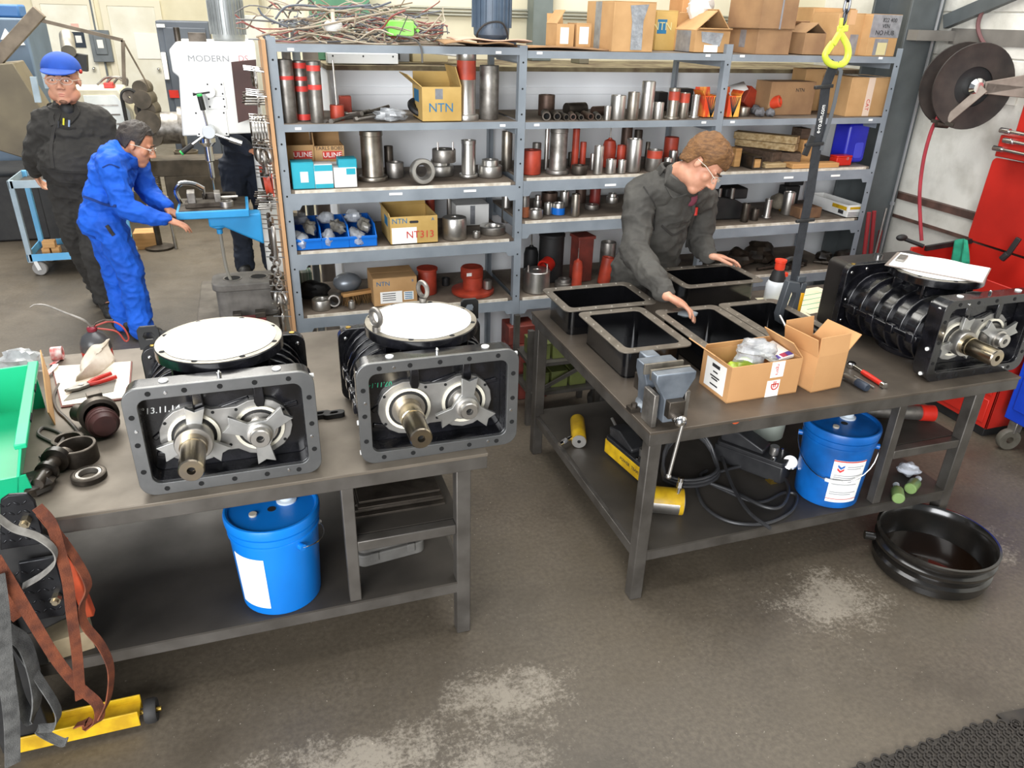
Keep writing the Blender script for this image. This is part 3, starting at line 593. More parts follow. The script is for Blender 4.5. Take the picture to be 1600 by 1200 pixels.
# clipboard, rag, pliers
def board_local(pts, z0, th, name, m, label, cat, **kw):
    mb = MB(); mb.prism([(p.x, p.y) for p in pts], z0, z0+th); return one(name, mb, m, label, cat, **kw)
cb = [PZ(x, y, ZT) for x, y in ((96, 638), (203, 624), (207, 566), (80, 574))]
cl = thing('clipboard', 'clipboard with white sheets lying under pliers and rag', 'clipboard', (0, 0, ZT))
mb = MB(); mb.prism([(p.x, p.y) for p in cb], 0, 0.005); part('board', mb, mat('brown_hardboard', '#7a3f36', '#5e3029', rough=0.6), cl)
cen = sum(cb, Vector())/4
mb = MB(); mb.prism([((p.x-cen.x)*0.96+cen.x, (p.y-cen.y)*0.96+cen.y) for p in cb], 0.005, 0.008); part('paper_sheets', mb, mat('cream_paper', '#efe6d6', rough=0.9), cl)
mb = MB(); q = [PZ(x, y, ZT) for x, y in ((100, 630), (178, 615), (183, 594), (128, 602))]; mb.prism([(p.x, p.y) for p in q], 0.008, 0.010); part('grey_card', mb, mat('grey_card', '#8f8a80', '#7a756c', rough=0.8), cl)
g = [PZ(x, y, ZT+0.02) for x, y in ((138, 535), (165, 525), (176, 562), (160, 582), (138, 588), (122, 592), (128, 570))]; gc = sum(g, Vector())/len(g)
RC = [PY(134, 553, 3.05), PY(167, 525, 3.06), PZ(182, 568, ZT+0.03), PZ(122, 597, ZT+0.014)]; mb = MB()
def ragf(u, v):
    a = RC[0].lerp(RC[3], u); b = RC[1].lerp(RC[2], u); p = a.lerp(b, v)+Vector((0.006*math.sin(11*u), 0.010*math.sin(7*u+6*v)-0.01, 0.010*math.sin(9*u+5*v)+0.012*math.sin(PI*u)))
    return (p.x, p.y, max(p.z, ZT+0.014))
mb.grid(ragf, 9, 9); one('shop_rag', mb, mat('stained_rag', '#efe6d8', '#b9aa94', rough=0.95, scale=9), 'stained cream rag draped against the oil can', 'rag', solid=0.004)
t = thing('slip_joint_pliers', 'red-handled pliers on the clipboard', 'pliers', tuple(PZ(125, 612, ZT)), 0.55); 
for s in (-1, 1):
    mb = MB(); mb.prism([(-0.05, s*0.004), (-0.01, s*0.020), (0.03, s*0.016), (0.045, s*0.004), (0.0, -s*0.004)], 0.014, 0.026); part('jaw', mb, STEEL_D, t, bev=0.002)
    mb = MB(); mb.tube(spline([(0.035, s*0.004, 0.02), (0.07, s*0.018, 0.022), (0.13, s*0.022, 0.024)], 5), 0.0085, 8); part('handle', mb, RED_B, t)
mb = MB(); mb.cyl((0.01, 0, 0.01), (0.01, 0, 0.029), 0.008, n=12); part('pivot', mb, STEEL, t)
t = thing('tape_roll', 'small roll of red and white tape by the oil can', 'tape', tuple(PZ(92, 562, ZT)))
mb = MB(); mb.ring(circ(0.028, 20), circ(0.014, 20), -0.02, 0.02, ax='x'); o = part('roll', mb, mat('red_white_tape', '#d85a55', '#f0e8e4', rough=0.5, scale=30), t); o.location = (0, 0, 0.028)
mb = MB(); mb.ribbon(spline([(0, -0.01, 0.004), (-0.012, -0.06, 0.006), (0.01, -0.1, 0.02), (-0.01, -0.17, 0.012)], 5), 0.02, 0.001, (1, 0, 0)); part('tail', mb, _mats['red_white_tape'], t)
mb = MB(); c = [PZ(x, y, ZT+0.006) for x, y in ((92, 600), (84, 620), (90, 640), (105, 655), (122, 675), (127, 695), (110, 705), (80, 690), (60, 678), (70, 668), (98, 680), (88, 700), (62, 715))]; mb.tube(spline(c, 6), 0.0055, 7)
one('grey_cable', mb, mat('grey_cable', '#5a5550', rough=0.5), 'grey cable snaking between the flap and the bearing rings', 'cable')
# loose parts
t = thing('shaft_coupling', 'greasy brown shaft coupling with banded rubber end', 'coupling', tuple(PZ(160, 672, ZT)), 0.35)
mb = MB(); mb.lathe([(0, -0.05), (0.036, -0.05), (0.046, -0.036), (0.048, 0), (0.046, 0.012)], (0, -0.03, 0.052), 24, (0, 1, 0)); a_ = part('rubber_end', mb, mat('purple_brown_rubber', '#4a2b28', '#34201e', rough=0.5, scale=12), t)
for q in (-0.032, -0.012): mb = MB(); mb.torus((0, -0.03+q, 0.052), (0, 1, 0), 0.047, 0.004, 24, 6); part('rubber_band', mb, _mats['purple_brown_rubber'], a_)
mb = MB(); mb.lathe([(0.05, -0.02), (0.062, -0.018), (0.063, 0.012), (0.05, 0.014)], (0, 0, 0.062), 28, (0, 1, 0), closed=True); part('collar', mb, STEEL_O, t)
mb = MB(); mb.lathe([(0.05, 0.0), (0.04, 0.03), (0.03, 0.05), (0, 0.05)], (0, 0.01, 0.062), 20, (0, 1, 0)); mb.cyl((-0.02, 0.03, 0.05), (-0.05, 0.09, 0.045), 0.03, n=14); part('hub', mb, STEEL_O, t)
mb = MB(); mb.cbox((0.005, 0.03, 0.115), (0.045, 0.03, 0.03)); part('key_block', mb, STEEL_O, t)
def ringthing(name, label, c, R, r, h, m, tilt=None, cat='ring', group=None):
    mb = MB(); mb.lathe([(R-0.002, 0), (R, 0.002), (R, h-0.002), (R-0.002, h), (r, h), (r-0.001, h-0.002), (r, 0)], n=32, closed=True); return one(name, mb, m, label, cat, group, loc=tuple(c), rot=tilt)
ringthing('bushing', 'tall dull brown steel bushing standing by the coupling', PZ(120, 733, ZT)+Vector((0, 0.055, 0)), 0.058, 0.049, 0.058, STEEL_O, cat='bushing')
t = thing('ball_bearing', 'greasy ball bearing ring lying in front of the tall bushing', 'bearing', tuple(PZ(136, 760, ZT)+Vector((0, 0.048, 0)))) 
mb = MB(); mb.lathe([(0.045, 0), (0.05, 0.003), (0.05, 0.017), (0.045, 0.02), (0.038, 0.02), (0.038, 0)], n=28, closed=True); part('outer_race', mb, STEEL_O, t)
mb = MB(); mb.lathe([(0.036, 0.002), (0.036, 0.019), (0.028, 0.019), (0.028, 0.002)], n=28, closed=True); part('inner_race', mb, STEEL_D, t)
ringthing('spacer_ring', 'thin spacer ring lying behind the tall bushing', PZ(105, 700, ZT)+Vector((0, 0.03, 0)), 0.05, 0.038, 0.02, STEEL_O, cat='ring')
t = thing('greasy_shaft_assembly', 'greasy black shaft assembly with discs at the bin\'s front corner', 'machine part', tuple(PZ(74, 770, ZT)+Vector((0.0, 0.06, 0))), 1.3); t.scale = (0.8, 0.8, 0.8)
GREASE = mat('black_grease', '#1b1713', '#3a322a', rough=0.35, scale=16)
mb = MB(); mb.lathe([(0, -0.1), (0.022, -0.1), (0.024, -0.02), (0.04, -0.02), (0.04, 0.0), (0.026, 0.0), (0.026, 0.06), (0.05, 0.062), (0.05, 0.09), (0, 0.09)], (0.0, 0, 0.055), 20, (1, 0.1, 0)); part('stepped_shaft', mb, GREASE, t, ang=30)
mb = MB(); mb.lathe([(0.015, 0), (0.034, 0), (0.036, 0.004), (0.036, 0.03), (0.015, 0.03)], (0.085, -0.01, 0.05), 20, (1, 0, 0)); part('end_nut', mb, STEEL_O, t)
mb = MB(); crumple(mb, (-0.05, 0.02, 0.035), (0.07, 0.06, 0.04), 11, 0.3, 14, 9); part('grease_block', mb, GREASE, t)
lk = MB(); lk.ring(rrect(0.078, 0.034, 0.0165, 6), rrect(0.03, 0.016, 0.0079, 6), 0, 0.018)
me = lk.mesh('link', BLACK_M)
for i, (px, py) in enumerate(((501, 652), (522, 651))):
    o = one('chain_link', me, None, 'black oval steel link between the blowers, %s' % ('touching the left blower' if i == 0 else 'nearer the right blower'), 'link', 'black links between the two blowers', loc=tuple(PZ(px, py, ZT)), bev=0.002); o.rotation_euler = (0, 0, 0.08)

# ------------------------------------------------------------------ pails
PAIL = mat('blue_pail_plastic', '#0e7ad6', '#0c6cc2', rough=0.28, scale=3)
PAIL_D = mat('scuffed_blue_pail', '#0f66ba', '#0d4d8f', rough=0.35, scale=7, detail=6)
LABEL = mat('pail_label_white', '#f1f1ee', rough=0.5)
CLEAR = mat('cloudy_spout_plastic', '#d8e2e8', rough=0.2, alpha=0.8)
def patch(mb, c, R, a0, a1, z0, z1, n=10, prof=None):
    def fn(u, v):
        z = z0+(z1-z0)*v; r = R(z) if callable(R) else R; a = a0+(a1-a0)*u; return (c[0]+r*math.cos(a), c[1]+r*math.sin(a), z)
    return mb.grid(fn, n, 2)
def pail(label, loc, m, la, lw, bail_dir, bail_drop):
    t = thing('plastic_pail', label, 'pail', loc, group='blue five-gallon pails')
    rad = lambda z: 0.132+0.016*z/0.36
    mb = MB(); mb.lathe([(0, 0.0), (0.128, 0), (0.132, 0.004), (0.1455, 0.285), (0.150, 0.287), (0.150, 0.295), (0.1465, 0.297), (0.1468, 0.312), (0.152, 0.314), (0.152, 0.322), (0.1475, 0.324), (0.148, 0.34)], n=44); part('pail_body', mb, m, t, ang=30)
    mb = MB(); mb.lathe([(0.150, 0.328), (0.155, 0.330), (0.1565, 0.352), (0.153, 0.362), (0.147, 0.363), (0.141, 0.359), (0.139, 0.352), (0.05, 0.352), (0, 0.352)], n=44); lid = part('lid', mb, m, t, ang=40)
    mb = MB(); mb.lathe([(0.034, 0.352), (0.034, 0.358), (0.024, 0.362), (0.022, 0.382), (0.026, 0.383), (0.026, 0.399), (0.018, 0.401), (0, 0.401)], (0.05, 0.03, 0), 20); part('spout_cap', mb, CLEAR, lid)
    mb = MB(); mb.cyl((0.0, -0.01, 0.3515), (0.0, -0.01, 0.3535), 0.014, n=16); part('lid_recess', mb, HOLE, lid)
    mb = MB(); mb.cyl((-0.06, -0.03, 0.352), (-0.06, -0.03, 0.360), 0.013, n=14); part('vent_plug', mb, mat('grey_plug', '#b9b2a4', rough=0.5), lid)
    mb = MB(); patch(mb, (0, 0), lambda z: rad(z)+0.0015, la-lw, la+lw, 0.035, 0.245); lb = part('paper_label', mb, LABEL, t)
    for s in (-1, 1):
        a = bail_dir+s*PI/2; mb = MB(); mb.cyl((0.145*math.cos(a), 0.145*math.sin(a), 0.27), (0.163*math.cos(a), 0.163*math.sin(a), 0.27), 0.012, n=12); part('bail_lug', mb, m, t)
    pts = []
    for i in range(17):
        th = PI*i/16; k = math.sin(th); a = bail_dir-PI/2+PI*i/16; R = 0.162
        pts.append((R*math.cos(a), R*math.sin(a), 0.27-bail_drop*k))
    mb = MB(); mb.tube(pts, 0.0022, 6); bl = part('wire_bail', mb, CHROME, t)
    mb = MB(); mb.tube(pts[7:10], 0.008, 8); part('bail_grip', mb, WHITE, bl)
    return t, lb, rad
pl, lb1, _ = pail('clean blue pail with blank white label under the left bench', (-0.075, 2.205, 0.25), PAIL, -2.30, 0.42, 0.55, 0.05)
pr, lb2, radf = pail('oily blue pail with printed white label under the right bench', (2.245, 2.185, 0.24), PAIL_D, -1.83, 0.50, -2.25, 0.12)
def strip(parent, name, m, a0, a1, z0, z1, off=0.0022): mb = MB(); patch(mb, (0, 0), lambda z: radf(z)+off, a0, a1, z0, z1, 6); return part(name, mb, m, parent)
strip(lb2, 'red_band', INK_R, -2.33, -1.33, 0.238, 0.244)
strip(lb2, 'red_line', INK_R, -2.33, -1.33, 0.05, 0.053)
for k, (m, zt) in enumerate(((mat('emblem_blue', '#1f5fb0', rough=0.5), 0.213), (mat('emblem_red', '#d23a3c', rough=0.5), 0.197))):
    mb = MB()
    def fn(u, v, zt=zt):
        a = -2.20+0.19*u; z = zt+0.012*abs(2*u-1)-0.011*(1-v); r = radf(z)+0.0024; return (r*math.cos(a), r*math.sin(a), z)
    mb.grid(fn, 8, 2); part('emblem_stripe', mb, m, lb2)
for z, a1 in ((0.215, -1.42), (0.205, -1.5), (0.17, -1.36), (0.16, -1.6), (0.15, -1.4), (0.14, -1.7), (0.125, -1.5), (0.085, -1.45), (0.075, -1.6)):
    strip(lb2, 'print_line', mat('grey_print', '#8d8f92', rough=0.8), -1.93 if z > 0.2 else -2.26, a1, z, z+0.0035)

# ------------------------------------------------------------------ under the left bench
t = thing('tool_case', 'dusty grey plastic tool case on the lower shelf', 'case', (0.315, 2.36, 0.25), 0.12)
GC = mat('dusty_grey_plastic', '#6a6864', '#585652', rough=0.6, scale=9)
mb = MB(); mb.prism(rrect(0.26, 0.22, 0.03, 5), 0, 0.05); part('case_bottom', mb, GC, t, bev=0.004)
mb = MB(); mb.prism(rrect(0.25, 0.21, 0.03, 5), 0.054, 0.105); part('case_lid', mb, GC, t, bev=0.008)
mb = MB(); mb.prism(rrect(0.12, 0.10, 0.02, 4), 0.105, 0.111); part('lid_panel', mb, GC, t, bev=0.002)
for x in (-0.07, 0.07): mb = MB(); mb.box(x-0.015, -0.115, 0.02, x+0.015, -0.106, 0.055); part('latch', mb, GC, t, bev=0.002)
t = thing('steel_sheet_stack', 'dark oily steel sheets on the half shelf under the left bench', 'sheets', (0.355, 2.60, 0.50))
for k in range(5):
    mb = MB(); mb.box(-0.165+0.006*k, -0.40+0.02*(k % 3), 0.012*k, 0.165-0.004*k, 0.42, 0.012*k+0.009); part('sheet', mb, STEEL_O, t, bev=0.001)

# ------------------------------------------------------------------ sling stand at the lower left corner
DIA = mat('diamond_plate_black', '#26272a', '#1a1a1d', rough=0.35, metal=0.5, scale=20)
YF = 1.90
t = thing('lifting_stand', 'black diamond-plate lifting stand with yellow wheeled foot, lower left', 'stand', (0, 0, 0))
def pyl(pts, Y): return [PY(x, y, Y) for x, y in pts]
for pts, nm in ((((0, 782), (12, 774), (42, 772), (54, 784), (66, 830), (64, 850), (0, 860)), 'upper_bracket'), (((28, 880), (85, 870), (108, 950), (100, 962), (40, 972)), 'lower_bracket')):
    P = pyl(pts, YF+0.05); mb = MB(); mb.prism([(p.x, p.z) for p in P], YF+0.05, YF+0.062, ax='y'); br = part(nm, mb, DIA, t, bev=0.003)
    xs = [p.x for p in P]; zs = [p.z for p in P]; rnd = random.Random(4); lz = MB(); lz.ell((0, 0, 0), (0.009, 0.0022, 0.0028), 8, 5); me_ = lz.mesh('tread_lug', DIA)
    for i in range(5):
        for j in range(5):
            x = min(xs)+(max(xs)-min(xs))*(0.15+0.16*i); z = min(zs)+(max(zs)-min(zs))*(0.15+0.17*j)
            o = bpy.data.objects.new('tread_lug', me_); COL.objects.link(o); o.parent = br; o.location = (x, YF+0.0495, z); o.rotation_euler = (0, (0.7 if (i+j) % 2 else -0.7), 0)
for x, y in ((40, 815), (88, 935)):
    p = PY(x, y, YF+0.04); mb = MB(); mb.cyl(p+Vector((0, 0.012, 0)), p-Vector((0, 0.012, 0)), 0.014, n=6); mb.cyl(p+Vector((0, 0.012, 0)), p-Vector((0, 0.022, 0)), 0.008, n=10); part('bolt', mb, mat('zinc_bolt', '#a59a83', rough=0.3, metal=0.9), t)
P = pyl(((-10, 838), (60, 846), (102, 862), (124, 958), (60, 990), (-10, 1000)), YF+0.085); mb = MB(); mb.prism([(p.x, p.z) for p in P], YF+0.085, YF+0.13, ax='y'); part('hoist_body', mb, BLACK_M, t, bev=0.008)
mb = MB(); mb.box(-0.94, YF+0.06, 0.02, -0.80, YF+0.12, 0.74); part('upright', mb, BLACK_M, t, bev=0.004)
for px, py in (((120, 880), (158, 985)),): pass
mb = MB(); q0, q1 = PY(95, 845, YF+0.1), PY(140, 960, YF+0.1); mb.bar(q0, q1, 0.03, 0.03, upv=(0, 1, 0)); part('orange_handle', mb, mat('orange_paint', '#c8512a', '#9a3e22', rough=0.6, scale=18), t, bev=0.004)
f0, f1 = PZ(20, 1178, 0.06), PZ(216, 1128, 0.06)
mb = MB(); mb.bar((f0.x, 1.985, 0.055), (f1.x, 1.985, 0.055), 0.075, 0.006); mb.bar((f0.x, 1.95, 0.055), (f1.x, 1.95, 0.055), 0.006, 0.06); mb.bar((f0.x, 2.02, 0.055), (f1.x, 2.02, 0.055), 0.006, 0.06); part('yellow_foot', mb, YELLOW, t, bev=0.002)
wx = f1.x+0.03
mb = MB(); mb.lathe([(0.012, -0.016), (0.036, -0.018), (0.04, -0.01), (0.04, 0.01), (0.036, 0.018), (0.012, 0.016)], (wx, 1.985, 0.041), 24, (1, 0, 0), closed=True); wl_ = part('wheel', mb, RUBBER, t)
mb = MB(); mb.cyl((f1.x-0.03, 1.985, 0.041), (wx+0.03, 1.985, 0.041), 0.008, n=10); part('axle', mb, BRASS, wl_)
mb = MB(); p = PY(95, 985, 2.06); mb.box(-0.07, -0.04, 0, 0.06, 0.05, 0.075); one('wood_block', mb, mat('grimy_wood', '#b9a888', '#8f7f64', rough=0.8, scale=8), 'pale wood block on the lower shelf behind the slings', 'block', loc=(p.x, 2.12, 0.25), rz=0.2, bev=0.002)
ORS = mat('orange_webbing', '#7a4026', '#532a1b', rough=0.85, scale=25, bump=0.3, bscale=300)
GRS = mat('grey_webbing', '#6a6a68', '#4b4b4a', rough=0.85, scale=25, bump=0.3, bscale=300)
def strap(label, m, pts, Y0, Y1, w, group, side=None):
    n = len(pts); P = [PY(x, y, Y0+(Y1-Y0)*i/(n-1)) for i, (x, y) in enumerate(pts)]
    for p in P:
        if p.z < 0.1: p.z = 0.1
    mb = MB(); mb.ribbon(spline(P, 6), w, 0.004, side or (0.9, 0.45, 0.1)); return one('lifting_sling', mb, m, label, 'sling', group)
SG = 'slings hanging on the lifting stand'
strap('orange web sling hanging straight down from the stand\'s top bracket', ORS, ((58, 792), (80, 818), (93, 860), (105, 905), (112, 960), (120, 1020), (126, 1092)), 1.93, 1.90, 0.028, SG)
strap('long orange web sling slanting from the frame edge to the yellow foot', ORS, ((-8, 872), (20, 918), (52, 972), (88, 1030), (120, 1070), (152, 1100), (154, 1125), (140, 1144), (136, 1128), (118, 1134)), 1.88, 1.93, 0.030, SG)
strap('orange web sling looping down the right side of the stand', ORS, ((62, 800), (98, 845), (122, 880), (138, 915), (128, 945), (132, 975), (158, 1008), (173, 1045), (170, 1090), (156, 1122)), 1.95, 1.91, 0.026, SG, (0.5, 0.8, 0.2))
strap('pale grey strap looping out over the diamond-plate bracket', mat('pale_strap', '#8c8983', '#6a6762', rough=0.8, scale=30), ((-4, 808), (22, 826), (58, 838), (84, 858), (86, 878), (66, 898), (36, 916)), 1.89, 1.92, 0.020, SG, (0.2, 0.9, 0.4))
strap('thick grey sling bundle sagging at the frame\'s left edge', GRS, ((-6, 990), (14, 1040), (32, 1100), (50, 1122), (58, 1080), (40, 1010), (10, 985)), 1.88, 1.91, 0.044, SG, (0.4, 0.8, 0.3))
strap('dark grey sling twisting down to the floor at the left', GRS, ((20, 1000), (60, 1060), (90, 1110), (84, 1135), (60, 1140), (96, 1165), (118, 1198)), 1.91, 1.88, 0.026, SG, (0.4, 0.8, 0.3))
strap('grey sling hanging nearest the camera along the left edge', GRS, ((-6, 900), (2, 960), (8, 1040), (18, 1120), (22, 1200)), 1.86, 1.84, 0.040, SG, (0.8, 0.5, 0.2))
strap('faded orange sling end at the left edge by the wood block', ORS, ((-6, 910), (10, 935), (22, 950), (34, 962)), 1.95, 1.95, 0.05, SG)
# ------------------------------------------------------------------ things on the right bench
VISE = mat('vise_blue_grey', '#838b94', '#646c76', rough=0.4, metal=0.5, scale=12)
t = thing('bench_vise', 'blue-grey bench vise on the near corner of the right bench', 'vise', (1.312, 2.02, ZT))
mb = MB(); mb.lathe([(0, 0), (0.085, 0), (0.085, 0.018), (0.07, 0.03), (0.06, 0.05), (0, 0.05)], (0.03, 0.17, 0), 32); part('swivel_base', mb, VISE, t)
for sx in (-1, 1): mb = MB(); mb.box(0.03+sx*0.10-0.022, 0.15, 0, 0.03+sx*0.10+0.022, 0.19, 0.016); mb.cyl((0.03+sx*0.10, 0.17, 0.016), (0.03+sx*0.10, 0.17, 0.03), 0.012, n=6); part('base_lug', mb, STEEL_O, t)
mb = MB(); mb.prism([(-0.05, 0.045), (0.05, 0.045), (0.055, 0.12), (0.07, 0.17), (0.07, 0.205), (-0.07, 0.205), (-0.07, 0.17), (-0.055, 0.12)], 0.12, 0.19, ax='y'); part('fixed_jaw', mb, VISE, t, bev=0.004)
mb = MB(); mb.box(-0.03, 0.19, 0.10, 0.03, 0.25, 0.205); part('anvil', mb, VISE, t, bev=0.006)
mb = MB(); mb.box(-0.032, -0.01, 0.05, 0.032, 0.26, 0.115); part('slide', mb, STEEL_O, t, bev=0.003)
mb = MB(); mb.prism([(-0.034, 0.02), (0.034, 0.02), (0.036, 0.11), (0.072, 0.175), (0.078, 0.185), (0.078, 0.212), (-0.078, 0.212), (-0.078, 0.185), (-0.072, 0.175), (-0.036, 0.11)], 0.02, 0.062, ax='y'); part('moving_jaw', mb, VISE, t, bev=0.004)
for y0, y1 in ((0.062, 0.072), (0.110, 0.120)): mb = MB(); mb.box(-0.078, y0, 0.175, 0.078, y1, 0.214); part('jaw_plate', mb, mat('worn_jaw', '#8d877c', '#6d675d', rough=0.45, metal=0.6, scale=25), t, bev=0.001)
for sx in (-1, 1): mb = MB(); mb.box(sx*0.062-0.01, 0.03, 0.0, sx*0.062+0.01, 0.11, 0.13); part('side_cheek', mb, STEEL_D, t, bev=0.003)
mb = MB(); mb.cyl((0, 0.02, 0.055), (0, -0.035, 0.055), 0.018, n=20); mb.ell((0, -0.04, 0.055), (0.022, 0.020, 0.022), 16, 10); part('screw_head', mb, CHROME, t)
mb = MB(); mb.cyl((0.004, -0.052, 0.065), (-0.03, -0.062, -0.15), 0.0065, n=10); part('handle_bar', mb, STEEL, t)
mb = MB(); mb.ell((-0.0305, -0.062, -0.154), (0.010, 0.010, 0.010), 12, 8); mb.ell((0.005, -0.052, 0.068), (0.010, 0.010, 0.010), 12, 8); part('handle_knob', mb, STEEL, t)
def carton(name, label, cat, loc, rz, w, d, h, m, flaps=None, group=None, open_top=True, th=0.004, rot=None):
    """open or closed cardboard carton; origin at the centre of its base; flaps: {side: (angle from vertical outward, length)}"""
    t = thing(name, label, cat, loc, rz, group, rot)
    if open_top:
        mb = MB(); mb.box(-w/2, -d/2, 0, w/2, d/2, th); part('bottom', mb, m, t)
        for nm, b in (('side_panel', (-w/2, -d/2, 0, w/2, -d/2+th, h)), ('side_panel', (-w/2, d/2-th, 0, w/2, d/2, h)), ('end_panel', (-w/2, -d/2+th, 0, -w/2+th, d/2-th, h)), ('end_panel', (w/2-th, -d/2+th, 0, w/2, d/2-th, h))):
            mb = MB(); mb.box(*b); part(nm, mb, m, t)
        for side, (ang, L) in (flaps or {}).items():
            ux, uy = {'f': (0, -1), 'b': (0, 1), 'l': (-1, 0), 'r': (1, 0)}[side]; hw = (w if uy else d)/2-0.003
            c = Vector((ux*w/2, uy*d/2, h)); s = Vector((-uy, ux, 0)); o = Vector((ux*math.sin(ang), uy*math.sin(ang), math.cos(ang)))*L; nn = s.cross(o.normalized())*th/2
            vs = [c-s*hw-nn, c+s*hw-nn, c+s*hw*0.97+o-nn, c-s*hw*0.97+o-nn, c-s*hw+nn, c+s*hw+nn, c+s*hw*0.97+o+nn, c-s*hw*0.97+o+nn]
            mb = MB(); mb.add(vs, [(0,3,2,1),(4,5,6,7),(0,1,5,4),(1,2,6,5),(2,3,7,6),(3,0,4,7)]); part('flap', mb, m, t)
    else:
        mb = MB(); mb.box(-w/2, -d/2, 0, w/2, d/2, h-th); part('body', mb, m, t, bev=0.003)
        for s in (-1, 1): mb = MB(); mb.box(-w/2+0.001, min(s*0.0015, s*d/2), h-th, w/2-0.001, max(s*0.0015, s*d/2), h); part('flap', mb, m, t)
    return t
def decal(parent, name, m, c, w, h, face='f', off=0.0008):
    """flat printed patch on a carton face: c = (along, up) on that face, face plane passed as ('f'|'l'|'r'|'t', coordinate)"""
    f, q = face; a, z = c; mb = MB()
    if f == 'f': mb.box(a-w/2, q-off, z-h/2, a+w/2, q, z+h/2)
    elif f == 'l': mb.box(q-off, a-w/2, z-h/2, q, a+w/2, z+h/2)
    elif f == 'r': mb.box(q, a-w/2, z-h/2, q+off, a+w/2, z+h/2)
    else: mb.box(a-w/2, z-h/2, q, a+w/2, z+h/2, q+off)
    return part(name, mb, m, parent)
CARD_N = mat('new_cardboard', '#c69664', '#b98a59', rough=0.85, scale=4)
bx = carton('carton', 'open brown carton with white labels and a plastic bag inside', 'box', (1.772, 2.243, ZT), 0.03, 0.325, 0.19, 0.150, CARD_N, {'l': (0.95, 0.10), 'r': (-0.7, 0.085), 'b': (-0.2, 0.02)})
fy = -0.095
decal(bx, 'address_label', PAPER, (0.0, 0.075), 0.13, 0.12, ('l', -0.1625))
for k, (zz, ww) in enumerate(((0.115, 0.05), (0.09, 0.03), (0.07, 0.06), (0.06, 0.04), (0.035, 0.05))): decal(bx, 'print_line', INK, (0.0, zz), ww, 0.006 if k else 0.014, ('l', -0.1634))
l1 = decal(bx, 'brand_label', PAPER, (0.050, 0.116), 0.060, 0.066, ('f', fy)); l2 = decal(bx, 'logo_label', PAPER, (0.042, 0.036), 0.060, 0.070, ('f', fy))
text('label_lettering', 'ngers', 0.022, INK_R, bx, (0.050, fy-0.001, 0.116), (PI/2, PI/2, 0), 0.0004)
mb = MB(); mb.ring([(0.05+0.018*math.cos(a), 0.048+0.020*math.sin(a)) for a in [PI+PI*i/12 for i in range(13)]] + [(0.068, 0.056), (0.032, 0.056)], [(0.05+0.013*math.cos(a), 0.048+0.015*math.sin(a)) for a in [PI+PI*i/12 for i in range(13)]] + [(0.063, 0.051), (0.037, 0.051)], fy-0.0016, fy-0.0008, ax='y'); part('logo', mb, INK_R, bx)
for x in (0.044, 0.052): decal(bx, 'logo_bar', INK_R, (x, 0.053), 0.004, 0.026, ('f', fy-0.0008))
mb = MB(); crumple(mb, (-0.02, 0.0, 0.05), (0.085, 0.055, 0.045), 21, 0.25); one('protective_sleeve', mb, mat('yellow_green_film', '#b7d34a', rough=0.35), 'yellow-green wrapped part inside the labelled carton', 'wrapped part', loc=(1.76, 2.243, ZT+0.03))
mb = MB(); crumple(mb, (0, 0, 0.06), (0.085, 0.06, 0.05), 5, 0.4, 24, 16); one('clear_bag', mb, FOIL, 'crumpled clear bag bulging from the labelled carton', 'bag', loc=(1.775, 2.24, ZT+0.105), ang=25)
mb = MB(); mb.box(-0.05, -0.06, 0, 0.05, 0.06, 0.012); lf = one('printed_leaflet', mb, PAPER, 'white leaflet with purple print in the labelled carton', 'leaflet', loc=(1.872, 2.25, ZT+0.135), rot=(0.1, -0.15, 0.1)); 
for i, (x, c) in enumerate(((-0.02, '#5a4a9e'), (0.015, '#b0405a'), (0.038, '#5a4a9e'))): mb = MB(); mb.box(x-0.015, -0.055, 0.012, x+0.012, -0.03, 0.0128); part('leaflet_print', mb, mat('print%d' % i, c, rough=0.7), lf)
b2x = carton('carton', 'empty open brown carton with spread flaps beside the labelled one', 'box', (2.06, 2.235, ZT), 0.10, 0.155, 0.19, 0.155, CARD_N, {'l': (0.22, 0.072), 'r': (0.75, 0.085), 'b': (0.15, 0.08)})
part('front_flap', (lambda m: (m.add([(-0.0775, -0.095, 0.155), (0.0775, -0.095, 0.155), (0.082, -0.085, 0.228), (-0.07, -0.085, 0.228), (-0.0775, -0.091, 0.155), (0.0775, -0.091, 0.155), (0.082, -0.081, 0.228), (-0.07, -0.081, 0.228)], [(0,1,2,3),(7,6,5,4),(0,4,5,1),(1,5,6,2),(2,6,7,3),(3,7,4,0)]), m)[1])(MB()), CARD_N, b2x)
# spray bottle, papers
t = thing('spray_bottle', 'white spray bottle with red and black trigger head', 'spray bottle', (2.515, 3.10, ZT+0.0045))
mb = MB(); mb.lathe([(0, 0), (0.05, 0), (0.053, 0.006), (0.053, 0.085), (0.045, 0.105), (0.04, 0.11)], n=26); part('bottle', mb, mat('milky_plastic', '#e3e6e8', rough=0.35), t)
mb = MB(); mb.lathe([(0.04, 0.108), (0.042, 0.112), (0.034, 0.15), (0.022, 0.172), (0, 0.172)], n=24); part('pump_collar', mb, BLACK_M, t)
mb = MB(); mb.lathe([(0.024, 0.168), (0.026, 0.175), (0.026, 0.205), (0.03, 0.208), (0.03, 0.22), (0, 0.222)], n=20); part('pump_head', mb, mat('orange_red_plastic', '#e8452c', rough=0.35), t)
mb = MB(); mb.cbox((0.028, -0.02, 0.145), (0.02, 0.02, 0.022)); part('trigger', mb, _mats['orange_red_plastic'], t, bev=0.003)
mb = MB(); mb.tube(spline([(0.02, 0.01, 0.20), (0.08, 0.02, 0.215), (0.11, 0.02, 0.19), (0.10, 0.02, 0.16)], 5), 0.012, 8); part('nozzle_hose', mb, BLACK_M, t)
MAP = mat('cream_drawing', '#ece2c4', '#d8cfae', rough=0.85, scale=9)
